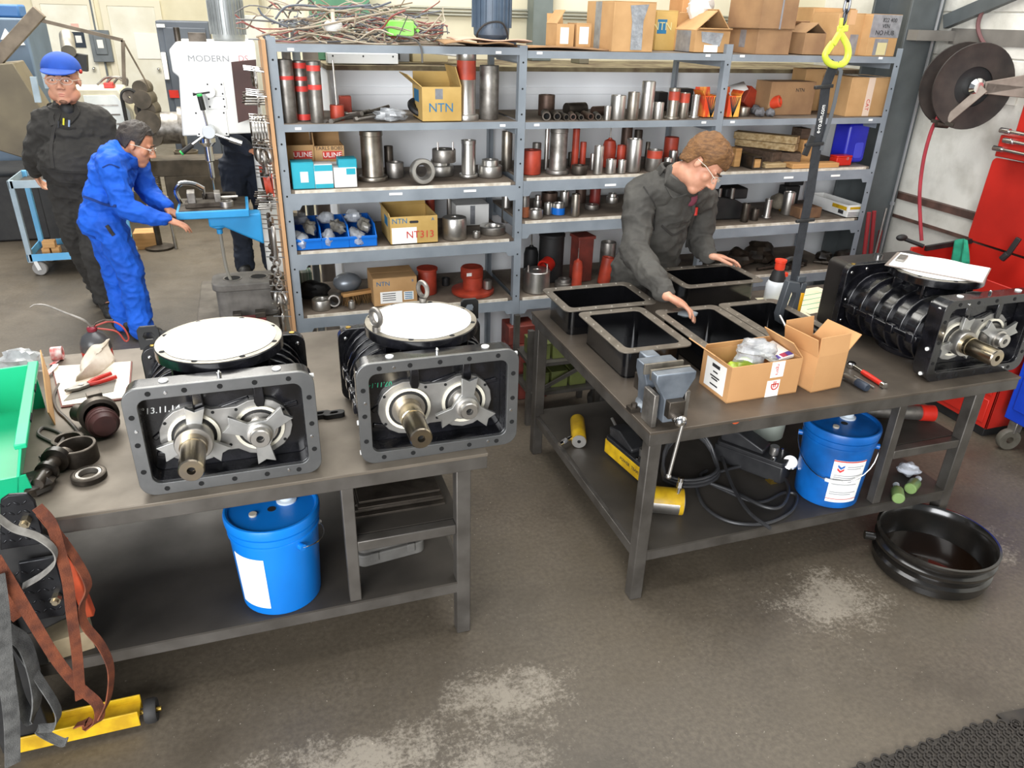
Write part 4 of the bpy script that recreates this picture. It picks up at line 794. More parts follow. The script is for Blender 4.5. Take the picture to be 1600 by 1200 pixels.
for i, (x, y, w, d, rz, lab) in enumerate(((2.74, 3.06, 0.38, 0.30, 0.15, 'cream drawing sheet between the lamp and the ribbed blower'), (2.50, 3.00, 0.15, 0.30, -0.1, 'cream drawing sheet left of the spray bottle'))):
    mb = MB(); mb.box(-w/2, -d/2, 0, w/2, d/2, 0.0015); o = one('drawing_sheet', mb, MAP, lab, 'paper', 'drawing sheets on the right bench', loc=(x, y, ZT+0.002*i), rz=rz)
    for k in range(4): mb = MB(); mb.box(-w/2*0.8, -d/2+0.05+0.055*k, 0.0015, w/2*0.7, -d/2+0.056+0.055*k, 0.0019); part('green_line', mb, mat('green_print', '#4fae84', rough=0.8), o)
# clipboard on the ribbed blower
zc = ZT+0.3735
t = thing('clipboard', 'clipboard with white paper lying on the ribbed blower\'s inlet', 'clipboard', (2.775, 2.085+0.315, zc), 0.62)
mb = MB(); mb.prism(circ(0.172, 48), 0.0, 0.004); part('round_lid', mb, PAPER, t)
mb = MB(); mb.box(-0.13, -0.19, 0.0045, 0.13, 0.19, 0.008); part('board', mb, mat('clear_board', '#8b8078', rough=0.4), t)
mb = MB(); mb.box(-0.122, -0.185, 0.008, 0.122, 0.175, 0.011); part('paper_sheets', mb, PAPER, t)
mb = MB(); mb.box(-0.05, 0.13, 0.011, 0.05, 0.165, 0.022); part('clip', mb, STEEL_D, t, bev=0.003)
# hand tools in front of the ribbed blower
t = thing('ratchet_wrench', 'chrome ratchet with red handle at the bench\'s front edge', 'wrench', tuple((PZ(1325, 571, ZT)+PZ(1384, 609, ZT))/2), 0.0)
d = (PZ(1384, 609, ZT)-PZ(1325, 571, ZT)); t.rotation_euler = (0, 0, math.atan2(d.y, d.x)); L = d.length/2
mb = MB(); mb.lathe([(0.006, -0.03), (0.010, -0.028), (0.0115, 0.0), (0.010, L*0.72), (0.007, L*0.75)], (0, 0, 0.012), 14, (1, 0, 0)); part('red_grip', mb, RED_B, t)
mb = MB(); mb.cyl((-L*0.75, 0, 0.012), (-0.02, 0, 0.012), 0.0065, n=10); part('shank', mb, CHROME, t)
mb = MB(); mb.lathe([(0, 0), (0.017, 0), (0.019, 0.004), (0.019, 0.018), (0.015, 0.022), (0, 0.022)], (-L*0.85, 0, 0.001), 18); part('ratchet_head', mb, CHROME, t)
mb = MB(); mb.lathe([(0.009, 0), (0.013, 0.002), (0.013, 0.02), (0, 0.022)], (L*0.76, 0, 0.012), 12, (1, 0, 0)); part('end_ring', mb, CHROME, t)
p0, p1 = PZ(1318, 592, ZT), PZ(1357, 614, ZT); d = p1-p0
t = thing('air_tool', 'short grey air grinder with dark blue grip beside the ratchet', 'tool', tuple(p0), math.atan2(d.y, d.x))
mb = MB(); mb.lathe([(0, 0), (0.011, 0), (0.012, 0.005), (0.012, 0.05), (0.015, 0.055), (0.015, 0.07)], (0, 0, 0.017), 14, (1, 0, 0)); part('tool_body', mb, STEEL_D, t)
mb = MB(); mb.lathe([(0.013, 0.065), (0.017, 0.07), (0.017, 0.12), (0.014, 0.126), (0, 0.126)], (0, 0, 0.017), 14, (1, 0, 0)); part('grip', mb, mat('navy_grip', '#2a3340', rough=0.5), t)
mb = MB(); a, b = PZ(1335, 588, ZT+0.005), PZ(1366, 606, ZT+0.005); mb.cyl(a, b, 0.0045, n=8); one('drift_pin', mb, STEEL_D, 'thin steel drift between the ratchet and the air grinder', 'pin')

# ------------------------------------------------------------------ lifting hook, hanging strap and lamp
HOOKY = mat('yellow_green_enamel', '#dfe85a', '#c9d63c', rough=0.4, scale=12)
HY = 2.72
hk = PY(1312, 60, HY); t = thing('lifting_hook', 'bright yellow safety hook hanging from a chain', 'hook', (0, HY, 0))
def ph(x, y, dy=0.0): p = PY(x, y, HY); return Vector((p.x, dy, p.z))
mb = MB(); mb.tube(spline([ph(1300, 66), ph(1292, 78), ph(1289, 88), ph(1295, 98), ph(1307, 102), ph(1319, 98), ph(1325, 86), ph(1324, 72), ph(1317, 58), ph(1312, 48), ph(1314, 40)], 6), [0.010+0.004*math.sin(PI*i/60) for i in range(61)], 10); part('hook_bowl', mb, HOOKY, t)
mb = MB(); mb.bar(ph(1318, 42), ph(1300, 70, -0.004), 0.024, 0.016, upv=(0, 1, 0)); mb.bar(ph(1300, 70, -0.004), ph(1291, 84, -0.002), 0.018, 0.014, upv=(0, 1, 0)); part('latch', mb, HOOKY, t, bev=0.004)
mb = MB(); mb.bar(ph(1310, 44, -0.012), ph(1312, 28, -0.012), 0.014, 0.010, upv=(0, 1, 0)); mb.bar(ph(1322, 44, 0.012), ph(1324, 28, 0.012), 0.014, 0.010, upv=(0, 1, 0)); mb.bar(ph(1316, 50), ph(1317, 40), 0.04, 0.022, upv=(0, 1, 0)); part('clevis', mb, HOOKY, t, bev=0.003)
CH = mat('chain_steel', '#6b6d73', '#4c4e54', rough=0.3, metal=0.9, scale=12)
zc0 = ph(1319, 32); link = MB(); link.tube([(0.010*math.cos(a), 0, 0.018*math.sin(a)+(0.008 if math.sin(a) > 0 else -0.008)) for a in [2*PI*i/16 for i in range(16)]], 0.0048, 7, closed=True); lme = link.mesh('link', CH)
for k in range(26):
    o = bpy.data.objects.new('chain_link', lme); COL.objects.link(o); o.parent = t; o.location = (zc0.x, 0, zc0.z+0.012+0.041*k); o.rotation_euler = (0, 0, PI/2*(k % 2)+0.4)
STRAPM = mat('black_webbing', '#2e3034', '#24262a', rough=0.75, scale=30, bump=0.2, bscale=250)
t = thing('hanging_strap', 'black printed webbing strap with buckles looped through the hook', 'strap', (0, HY, 0))
def pstrap(x, y, dy): p = PY(x, y, HY+dy); return Vector((p.x, dy, p.z))
mb = MB(); mb.ribbon([pstrap(1306, 98, 0.02), pstrap(1300, 108, 0.012), pstrap(1290, 135, 0.005), pstrap(1286, 170, 0), pstrap(1277, 225, 0), pstrap(1266, 300, 0), pstrap(1257, 345, 0), pstrap(1246, 405, 0), pstrap(1241, 440, 0)], 0.045, 0.004, (1, 0, 0.1)); part('webbing', mb, STRAPM, t)
mb = MB(); mb.ribbon([pstrap(1308, 98, -0.006), pstrap(1314, 112, -0.012), pstrap(1304, 160, -0.01), pstrap(1292, 205, -0.008), pstrap(1283, 235, -0.006)], 0.018, 0.003, (1, 0, 0.1)); part('strap_tail', mb, mat('grey_tail', '#5a5d60', rough=0.7), t)
for x, y in ((1287, 135), (1272, 225), (1258, 344)):
    a, b = pstrap(x-14, y+2, -0.008), pstrap(x+14, y-1, -0.008); mb = MB(); mb.bar(a, b, 0.016, 0.014); part('buckle', mb, BLACK_M, t, bev=0.003)
mb = MB(); a, b = pstrap(1270, 212, -0.010), pstrap(1257, 243, -0.010); mb.bar(a, b, 0.03, 0.008, upv=(0, 1, 0)); part('cam_lever', mb, BLACK_M, t, bev=0.003)
a, b = pstrap(1277, 212, -0.0045), pstrap(1288, 160, -0.0045); dv = b-a
text('strap_lettering', 'e-ro.alin.com', 0.030, PAPER, t, tuple((a+b)/2), (PI/2, -math.atan2(dv.z, dv.x), 0), 0.0005, sx=dv.length/0.185)
t = thing('work_lamp', 'grey and yellow folding work lamp hanging at the strap\'s end', 'lamp', (0, HY, 0), 0)
LG = mat('lamp_grey_plastic', '#4b4f53', '#3f4347', rough=0.4, scale=8)
O = [pstrap(x, y, -0.01) for x, y in ((1229, 438), (1246, 440), (1248, 452), (1237, 508), (1226, 510), (1213, 502), (1212, 490))]; I = [pstrap(x, y, -0.01) for x, y in ((1233, 455), (1240, 456), (1240, 462), (1228, 492), (1226, 494), (1222, 492), (1221, 488))]
mb = MB(); mb.ring([(p.x, p.z) for p in O], [(p.x, p.z) for p in I], -0.03, 0.005, ax='y'); part('lamp_frame', mb, LG, t, bev=0.003)
mb = MB(); mb.bar(pstrap(1255, 441, 0), pstrap(1240, 502, 0), 0.03, 0.026, upv=(0, 1, 0)); part('lamp_body', mb, LG, t, bev=0.004)
mb = MB(); mb.bar(pstrap(1254, 458, -0.022), pstrap(1243, 500, -0.022), 0.018, 0.010, upv=(0, 1, 0)); part('lens_strip', mb, mat('amber_strip', '#e8a818', rough=0.4), t, bev=0.002)
mb = MB(); p = pstrap(1233, 500, -0.035); mb.lathe([(0.005, -0.008), (0.012, -0.008), (0.013, 0), (0.013, 0.01), (0, 0.01)], p, 16, (0, 1, 0)); part('pivot_knob', mb, _mats['orange_red_plastic'], t)
mb = MB(); mb.bar(pstrap(1257, 435, 0.0), pstrap(1244, 436, 0.0), 0.03, 0.03, upv=(0, 0, 1)); part('hinge', mb, LG, t, bev=0.004)

# ------------------------------------------------------------------ under the right bench
SR = 0.24
def ramcyl(label, c0, c1, R, fit=None, open_end=True, bare=False):
    c0, c1 = Vector(c0), Vector(c1); L = (c1-c0).length; t = thing('hydraulic_ram', label, 'hydraulic ram', (0, 0, 0), group='yellow hydraulic rams'); ax = (c1-c0).normalized()
    mb = MB(); mb.lathe([(R*0.97, 0.0), (R, 0.003), (R, L-0.003), (R*0.97, L), (0, L)], c0, 28, ax); part('ram_barrel', mb, YELLOW, t)
    mb = MB(); mb.lathe([(R*0.25, -0.002), (R*0.95, -0.002), (R*0.97, 0.004)], c0, 28, ax); part('ram_face', mb, STEEL, t)
    mb = MB(); mb.cyl(c0-ax*0.001, c0+ax*0.004, R*0.25, n=14); part('saddle_hole', mb, HOLE, t)
    if bare: mb = MB(); mb.lathe([(R*1.004, L*0.1), (R*1.004, L*0.78)], c0, 28, ax, a0=PI*0.55, a1=PI*1.1); part('bare_patch', mb, STEEL, t)
    if fit:
        a, b = Vector(fit[0]), Vector(fit[1]); d = (b-a).normalized(); l = (b-a).length; mb = MB(); mb.cyl(a, a+d*l*0.45, 0.010, n=10); mb.cyl(a+d*l*0.4, a+d*l*0.75, 0.014, n=6); mb.cyl(a+d*l*0.75, b, 0.012, n=12); part('coupler', mb, CHROME, t)
    return t
R1 = 0.036; f = PZ(904, 700, SR)+Vector((0, 0, R1)); ramcyl('slim yellow ram with chrome coupler, rear left of the lower shelf', f, f+Vector((0.075, 0.20, 0)), R1, (f+Vector((-0.03, 0.03, 0.01)), f+Vector((-0.10, 0.0, 0.0))))
R2 = 0.056; f = PZ(1074, 812, SR)+Vector((0, 0.05, R2)); ramcyl('stubby yellow ram lying behind the bench\'s front leg', f, f+Vector((-0.16, 0.075, 0)), R2, (f+Vector((-0.03, 0.0, 0.05)), f+Vector((-0.025, 0.0, 0.125))), bare=True)
# yellow foot pump
PUMPB = mat('pump_black', '#202022', '#2c2c2d', rough=0.45, scale=14)
def pump(label, loc, rz, sc, m):
    t = thing('foot_pump', label, 'pump', loc, rz, 'air-driven foot pumps')
    mb = MB(); mb.prism([(-0.15*sc, -0.05*sc), (0.14*sc, -0.05*sc), (0.15*sc, -0.03*sc), (0.15*sc, 0.03*sc), (0.14*sc, 0.05*sc), (-0.15*sc, 0.05*sc)], 0.01, 0.085*sc); bd = part('reservoir', mb, m, t, bev=0.006)
    mb = MB(); mb.prism(rrect(0.29*sc, 0.11*sc, 0.02*sc, 4), 0.085*sc, 0.105*sc); part('top_plate', mb, PUMPB, t, bev=0.004)
    mb = MB(); mb.prism([(-0.13*sc, 0.105*sc), (0.05*sc, 0.105*sc), (0.05*sc, 0.125*sc), (-0.06*sc, 0.165*sc), (-0.14*sc, 0.15*sc)], -0.04*sc, 0.04*sc, ax='y'); part('treadle', mb, PUMPB, t, bev=0.006)
    mb = MB(); mb.cyl((0.08*sc, 0, 0.105*sc), (0.08*sc, 0, 0.14*sc), 0.018*sc, n=14); part('valve', mb, STEEL, t); mb = MB(); mb.cyl((-0.14*sc, 0, 0.14*sc), (-0.18*sc, 0, 0.165*sc), 0.007*sc, n=8); part('treadle_tip', mb, STEEL, t)
    for s in (-1, 1): mb = MB(); mb.cyl((0.10*sc, s*0.045*sc, 0.105*sc), (0.10*sc, s*0.045*sc, 0.115*sc), 0.008, n=8); part('screw', mb, CHROME, t)
    return t, bd
a, b = PZ(948, 712, SR), PZ(1005, 762, SR); d = b-a
t, bd = pump('yellow-bodied foot pump with black treadle on the lower shelf', tuple((a+b)/2+Vector((0.045, 0.03, 0))), math.atan2(d.y, d.x), 1.0, YELLOW)
text('pump_lettering', 'POWER', 0.022, INK, t, (0.02, -0.0512, 0.05), (PI/2, 0, 0), 0.0004); text('pump_lettering', 'TEAM', 0.022, INK, t, (0.10, -0.0512, 0.05), (PI/2, 0, 0), 0.0004)
t, bd = pump('all-black foot pump with pressure gauge behind the hoses', (2.03, 2.44, SR), -1.0, 1.12, PUMPB)
mb = MB(); q = PZ(1243, 752, SR+0.10)-Vector((2.03, 2.44, SR)); t2 = thing('pressure_gauge', 'round white-faced pressure gauge beside the black foot pump', 'gauge', (2.06, 2.30, SR))
mb = MB(); mb.lathe([(0, -0.016), (0.032, -0.016), (0.035, -0.012), (0.035, 0.014), (0.031, 0.016), (0.030, 0.012)], (0.06, 0, 0.10), 24, (-0.3, -0.55, 0.75)); part('gauge_case', mb, CHROME, t2)
mb = MB(); mb.lathe([(0, 0.013), (0.0305, 0.013)], (0.06, 0, 0.10), 24, (-0.3, -0.55, 0.75)); part('gauge_face', mb, PAPER, t2)
mb = MB(); mb.cyl((0.06, 0.005, 0.09), (0.01, 0.02, 0.0), 0.010, n=10); mb.box(-0.02, 0.0, 0, 0.03, 0.04, 0.02); part('gauge_stem', mb, BRASS, t2)
HOSE = mat('black_hose', '#2b2b2d', '#3a3a3b', rough=0.45, scale=10)
def hz(pts, lift=0.008): return [PZ(x, y, SR+lift) for x, y in pts]
coil = []
cc = PZ(1078, 745, SR+0.01)
for i in range(3*20+1):
    a = 2*PI*i/20; coil.append(cc+Vector((0.13*math.cos(a+2.0)-0.01*math.sin(i*0.3), 0.10*math.sin(a+2.0)+0.004*i/20, 0.012+0.014*(i/20)+0.16*max(0, math.sin(a+2.0))*0.9)))
mb = MB(); mb.tube(coil, 0.0075, 8); one('coiled_hose', mb, HOSE, 'black hydraulic hose coiled and leaning behind the bench leg', 'hose', 'black hydraulic hoses')
mb = MB(); mb.tube(spline(hz(((1085, 752), (1100, 790), (1140, 815), (1195, 818), (1235, 800), (1245, 775), (1225, 770), (1185, 785), (1130, 765), (1095, 745), (1105, 735))), 7), 0.0075, 8); one('trailing_hose', mb, HOSE, 'black hose sweeping in a wide loop before the black pump', 'hose', 'black hydraulic hoses')
mb = MB(); mb.tube(spline(hz(((1120, 738), (1165, 728), (1210, 733), (1232, 760), (1222, 790), (1195, 792), (1150, 770), (1110, 755)), 0.024), 7), 0.0075, 8); one('trailing_hose', mb, HOSE, 'black hose arching over the black foot pump', 'hose', 'black hydraulic hoses')
mb = MB(); mb.tube(spline(hz(((1128, 715), (1145, 760), (1170, 800), (1204, 826)), 0.040), 7), 0.0075, 8); one('trailing_hose', mb, HOSE, 'black hose running straight to the shelf\'s front edge', 'hose', 'black hydraulic hoses')
t = thing('white_canister', 'tall pale plastic canister at the back of the lower shelf', 'canister', (2.30, 2.70, SR))
mb = MB(); mb.lathe([(0, 0), (0.075, 0), (0.08, 0.005), (0.095, 0.30), (0.09, 0.305), (0, 0.305)], n=26); part('canister_body', mb, mat('pale_green_white', '#c9d2c8', '#b7c0b5', rough=0.5), t)
mb = MB(); mb.lathe([(0.098, 0.29), (0.1, 0.30), (0.098, 0.312), (0, 0.315)], n=26); part('canister_lid', mb, mat('blue_lid', '#2b55b5', rough=0.4), t)
GB = mat('green_bottle', '#7f9a5e', '#6d8750', rough=0.4)
for i, (px, py, rz, lab) in enumerate(((1400, 778, 0.9, 'small clear-capped green bottle lying beside the bench divider'), (1425, 765, 0.5, 'small green bottle lying nearer the bench\'s right leg'))):
    t = thing('plastic_bottle', lab, 'bottle', tuple(PZ(px, py, SR)), rz, 'green bottles under the right bench')
    mb = MB(); mb.lathe([(0, -0.05), (0.022, -0.05), (0.026, -0.045), (0.026, 0.02), (0.012, 0.045)], (0, 0, 0.026), 16, (1, 0, 0)); part('bottle_body', mb, GB, t)
    mb = MB(); mb.cyl((0.042, 0, 0.026), (0.07, 0, 0.026), 0.014, n=14); part('bottle_cap', mb, CLEAR, t)
mb = MB(); crumple(mb, (0, 0, 0.03), (0.05, 0.045, 0.03), 31, 0.3); one('white_rag', mb, mat('white_rag', '#c4c8d0', rough=0.9), 'small crumpled white rag on the lower shelf\'s right part', 'rag', loc=tuple(PZ(1418, 742, SR)))
# red/grey grease gun on the half shelf
t = thing('grease_gun', 'grey and red grease gun on the right bench\'s half shelf', 'grease gun', (2.60, 2.30, 0.50), 2.75)
mb = MB(); mb.lathe([(0, -0.16), (0.03, -0.16), (0.033, -0.155), (0.033, 0.12), (0.03, 0.125)], (0, 0, 0.036), 18, (1, 0, 0)); part('barrel', mb, STEEL_D, t)
mb = MB(); mb.lathe([(0.034, -0.02), (0.037, -0.018), (0.037, 0.04), (0.02, 0.05), (0, 0.05)], (-0.19, 0, 0.037), 18, (1, 0, 0)); part('head', mb, RED_B, t)
mb = MB(); mb.bar((-0.18, 0, 0.06), (-0.04, -0.06, 0.06), 0.02, 0.012); part('lever', mb, RED_B, t, bev=0.003)

# ------------------------------------------------------------------ floor pieces
DRUM = mat('oily_black_steel', '#141311', '#201d1a', rough=0.22, scale=9, coat=0.5)
t = thing('drain_pan', 'round oily black drain pan on the floor before the right bench', 'pan', tuple((PZ(1355, 868)+PZ(1535, 905))/2+Vector((0.02, 0.0, 0))))
mb = MB(); R = 0.235; mb.lathe([(0, 0.002), (R-0.02, 0.002), (R-0.01, 0.01), (R-0.012, 0.035), (R, 0.045), (R, 0.06), (R-0.012, 0.07), (R-0.010, 0.095), (R+0.002, 0.105), (R+0.003, 0.12), (R-0.012, 0.13), (R-0.008, 0.152), (R+0.004, 0.158), (R+0.004, 0.168), (R-0.006, 0.170), (R-0.014, 0.162), (R-0.022, 0.13), (R-0.022, 0.02), (R-0.03, 0.012), (0, 0.012)], n=56); part('pan_shell', mb, DRUM, t, ang=50)
mb = MB(); mb.lathe([(0, 0.03), (R-0.024, 0.03)], n=48); part('oil_pool', mb, mat('used_oil', '#1a0f08', rough=0.05, coat=0.6), t)
mb = MB(); mb.cyl((-0.20, 0.13, 0.11), (-0.235, 0.152, 0.11), 0.02, n=12); part('pan_spout', mb, DRUM, t)
# red casting on the floor beside the shelving post
RC_ = mat('rusty_red_casting', '#7d352a', '#5d2a22', rough=0.6, scale=14)
t = thing('slotted_casting', 'rusty red slotted casting on the floor by the shelving post', 'casting', (1.46, 3.82, 0), 0.0)
mb = MB(); mb.box(-0.095, 0, 0, 0.095, 0.24, 0.30); part('block', mb, RC_, t, bev=0.006)
mb = MB(); mb.box(-0.115, 0.15, 0.30, 0.06, 0.30, 0.42); mb.box(-0.115, 0.24, 0.0, 0.06, 0.30, 0.30); part('upright_block', mb, RC_, t, bev=0.006)
mb = MB(); mb.cyl((0, -0.001, 0.13), (0, 0.004, 0.13), 0.045, n=24); part('bore', mb, HOLE, t)
for z in (0.235, 0.04): mb = MB(); mb.box(-0.012, -0.001, z-0.025, 0.012, 0.004, z+0.025); mb.cyl((0, -0.001, z+(0.01 if z > 0.1 else 0.01)), (0, 0.004, z+0.01), 0.020, n=14); part('slot', mb, HOLE, t)
# rubber mats, lower right corner
MATM = mat('rubber_mat', '#2a2622', '#3a342d', rough=0.7, scale=18)
def rubber_mat(label, poly, nh, hr):
    P = [PZ(x, y) for x, y in poly]; t = thing('rubber_mat', label, 'mat', (0, 0, 0), group='ribbed rubber mats at the lower right')
    mb = MB(); mb.prism([(p.x, p.y) for p in P], 0.0, 0.008); part('mat_sheet', mb, MATM, t)
    nub = MB(); nub.ring(circ(0.016, 10), circ(0.010, 10), 0.008, 0.014); me = nub.mesh('rubber_stud', MATM); dk = MB(); dk.prism(circ(0.010, 10), 0.0078, 0.0086); 
    ux = (P[1]-P[0]); uy = (P[3]-P[0]); nx = int(ux.length/0.045); ny = int(uy.length/0.045)
    for i in range(nx):
        for j in range(ny):
            q = P[0]+ux*((i+0.5+0.25*(j % 2))/nx)+uy*((j+0.5)/ny)
            o = bpy.data.objects.new('rubber_stud', me); COL.objects.link(o); o.parent = t; o.location = q
rubber_mat('large perforated rubber mat at the bottom edge', ((1325, 1204), (1660, 1204), (1580, 1134), (1536, 1131)), 0, 0)
rubber_mat('small perforated rubber mat at the right edge', ((1606, 1164), (1660, 1180), (1660, 1096), (1556, 1118)), 0, 0)
# parts rack standing behind the right bench's left end
t = thing('wire_parts_rack', 'low dark rack with olive drab boxes behind the right bench', 'rack', (1.52, 3.52, 0))
OL = mat('olive_box', '#5d6430', '#474d26', rough=0.6, scale=8)
for x in (-0.20, 0.22):
    for y in (0, 0.24): mb = MB(); mb.box(x-0.015, y-0.015, 0, x+0.015, y+0.015, 0.58); part('rack_leg', mb, FR_R, t)
for z in (0.18, 0.36): mb = MB(); mb.box(-0.2, -0.012, z, 0.22, 0.25, z+0.02); part('rack_shelf', mb, FR_R, t)
mb = MB(); mb.bar((-0.19, -0.02, 0.2), (0.2, -0.02, 0.38), 0.012, 0.02); part('rack_brace', mb, FR_R, t)
for i in range(6):
    z = 0.20 if i < 3 else 0.38; x = -0.12+0.115*(i % 3)
    mb = MB(); mb.box(-0.05, 0, 0, 0.05, 0.16, 0.09); mb.box(-0.052, -0.002, 0.09, 0.052, 0.162, 0.10); one('ammo_box', mb, OL, 'olive drab box on the %s shelf of the rack, %s' % ('lower' if i < 3 else 'upper', ('left end', 'middle', 'right end')[i % 3]), 'box', 'olive boxes on the low rack', loc=(1.52+x, 3.55, z), bev=0.003)
# ------------------------------------------------------------------ contents of the shelving
ORD = ['first', 'second', 'third', 'fourth', 'fifth', 'sixth', 'seventh', 'eighth', 'ninth', 'tenth', 'eleventh', 'twelfth', 'thirteenth', 'fourteenth', 'fifteenth', 'sixteenth', 'seventeenth', 'eighteenth', 'nineteenth', 'twentieth']
BAY = ('left', 'middle', 'right'); LVN = ('top', 'second', 'third', 'fourth', 'bottom')
SHELF_ITEMS = {}
def zlev(b, l): return LEVELS[b][l][0]
def reg(o, b, l, desc, x):
    SHELF_ITEMS.setdefault((b, l), []).append((x, o, desc)); o['group'] = 'parts on the %s shelf of the %s bay' % (LVN[l], BAY[b]); return o
def spot(xl, xr, yt, yb, b, l, back=None, r_depth=None):
    """base centre, half width and height of a thing standing on a shelf, from its outline in the photo"""
    z = zlev(b, l); xc = (xl+xr)/2; p = PZ(xc, yb, z)
    Y = min(max(p.y, YS+0.02), YS+0.50)
    if back is not None: Y = YS+back
    q = PY(xc, yb, Y); dist = (q-CAM).dot(FWD); hw = (xr-xl)/2*dist/F_PX
    top = PY(xc, yt, Y+hw); return q.x, Y, z, hw, max(top.z-z, 0.012)
CSTEEL = [STEEL, STEEL_D, mat('pickled_steel', '#a19a8f', '#827b70', rough=0.38, metal=0.9, scale=16), STEEL_O, mat('brown_oxide_steel', '#5e4a3f', '#44352d', rough=0.5, metal=0.5, scale=12)]
def scyl(b, l, box, desc, m=None, style='tube', back=None, m2=None, cat='sleeve', bands=None, tilt=None):
    x, y, z, r, h = spot(*box, b, l, back); r = max(r, 0.012); yc = min(y+r, YS+DS-r-0.01)
    m = m or CSTEEL[0]; t = thing('machined_sleeve' if cat == 'sleeve' else cat.replace(' ', '_'), desc, cat, (x, yc, z+0.0005), 0, rot=tilt); n = 24
    if style == 'tube':
        mb = MB(); mb.lathe([(r*0.97, 0), (r, 0.003), (r, h-0.004), (r*0.97, h), (r*0.80, h), (r*0.78, h-0.006), (r*0.78, h*0.4), (0, h*0.4)], n=n); part('sleeve_wall', mb, m, t)
    elif style == 'solid':
        mb = MB(); mb.lathe([(0, 0), (r*0.97, 0), (r, 0.003), (r, h-0.004), (r*0.96, h), (r*0.3, h), (r*0.28, h-0.004), (0, h-0.004)], n=n); part('sleeve_wall', mb, m, t)
    elif style == 'flange':
        mb = MB(); mb.lathe([(0, 0), (r*1.32, 0), (r*1.34, 0.003), (r*1.34, h*0.07), (r*1.3, h*0.085), (r*1.02, h*0.095), (r, h*0.12), (r, h*0.9), (r*1.05, h*0.91), (r*1.05, h), (r*0.8, h), (r*0.78, h*0.5), (0, h*0.5)], n=n); part('sleeve_wall', mb, m, t)
    elif style == 'disc':
        mb = MB(); mb.lathe([(0, 0), (r*0.96, 0), (r, 0.004), (r, h*0.62), (r*0.97, h*0.66), (r*0.72, h*0.68), (r*0.70, h*0.98), (r*0.68, h), (r*0.38, h), (r*0.36, h*0.6), (0, h*0.6)], n=n); part('sleeve_wall', mb, m, t)
    elif style == 'ring':
        mb = MB(); mb.lathe([(r*0.97, 0), (r, 0.003), (r, h-0.003), (r*0.96, h), (r*0.62, h), (r*0.6, h-0.003), (r*0.6, 0)], n=n, closed=True); part('ring_body', mb, m, t)
    elif style == 'bottle':
        mb = MB(); mb.lathe([(0, 0), (r*0.95, 0), (r, 0.004), (r, h*0.55), (r*0.8, h*0.68), (r*0.3, h*0.72), (r*0.25, h*0.75), (0, h*0.75)], n=n); part('sleeve_wall', mb, m, t)
        mb = MB(); mb.cyl((0, 0, h*0.72), (0, 0, h), r*0.10, n=8); part('stem', mb, STEEL_D, t)
    if m2 is not None:
        mb = MB(); mb.lathe([(r*1.012, h*0.62), (r*1.012, h*0.985)], n=n); part('painted_band', mb, m2, t)
    for z0, z1 in (bands or ()):
        mb = MB(); mb.lathe([(r*1.01, h*z0), (r*1.01, h*z1)], n=n); part('red_tape_band', mb, mat('red_tape', '#e0453c', '#c93a34', rough=0.5, scale=12), t)
    return reg(t, b, l, desc, (box[0]+box[1])/2), r, h
def sbox(b, l, box, depth, desc, m=CARD, open_top=False, flaps=None, name='carton', cat='box', rz=0.0, back=None):
    x, y, z, hw, h = spot(*box, b, l, back)
    zt = PY((box[0]+box[1])/2, box[2], y).z; h = max(zt-z, 0.015); y = min(y, YS+DS-depth-0.005) if depth < DS-0.05 else YS+0.02
    t = carton(name, desc, cat, (x, y+depth/2, z+0.0005), rz, hw*2, depth, h, m, flaps, open_top=open_top)
    return reg(t, b, l, desc, (box[0]+box[1])/2), hw, h, -depth/2
# ---- left bay, second shelf
scyl(0, 1, (440, 466, 93, 193), 'dark cylinder with one red tape band', STEEL_D, 'solid', bands=((0.69, 0.75),))
scyl(0, 1, (466, 487, 95, 190), 'slim cylinder with four red tape bands', STEEL_D, 'solid', bands=((0.02, 0.12), (0.50, 0.59), (0.68, 0.75), (0.88, 0.97)))
scyl(0, 1, (487, 508, 96, 193), 'dark cylinder with two red tape bands', STEEL_D, 'solid', bands=((0.55, 0.63), (0.85, 0.94)))
o, r, h = scyl(0, 1, (518, 540, 164, 189), 'short red cylinder with a thin upright rod', RED_P, 'solid', cat='plunger'); mb = MB(); mb.cyl((0, 0, h), (-0.004, 0, h+0.21), 0.005, n=8); part('rod', mb, STEEL, o)
mb = MB(); p = PZ(541, 181, 1.593); mb.box(-0.03, 0, 0, 0.03, 0.06, 0.10); reg(one('red_block', mb, RED_P, '', 'block', loc=(p.x, YS+0.30, 1.594), bev=0.003), 0, 1, 'small rust-red block', 541)
for i, (a, b_, rr) in enumerate((((509, 192), (606, 169), 0.006), ((520, 194), (572, 180), 0.008), ((540, 184), (566, 189), 0.012), ((555, 181), (585, 172), 0.010), ((556, 190), (590, 188), 0.009), ((574, 176), (592, 165), 0.009))):
    A = PZ(a[0], a[1], 1.593); B = PZ(b_[0], b_[1], 1.593); A.y = min(max(A.y, YS+0.03), YS+0.4); B.y = min(max(B.y, YS+0.05), YS+0.45); A.z = 1.593+rr+0.0005; B.z = 1.593+rr+0.0005+(0.012*(i % 3))
    t = thing('threaded_bolt', '', 'bolt', (0, 0, 0)); d = (B-A).normalized(); mb = MB(); mb.cyl(A, B, rr, n=10); part('shank', mb, STEEL_D, t); mb = MB(); mb.cyl(A-d*0.008, A+d*0.008, rr*1.7, n=6); part('head', mb, STEEL_D, t); reg(t, 0, 1, ('long thin loose rod', 'loose steel bolt', 'stubby loose bolt', 'leaning loose bolt', 'flat-lying loose bolt', 'tilted loose bolt')[i], (a[0]+b_[0])/2)
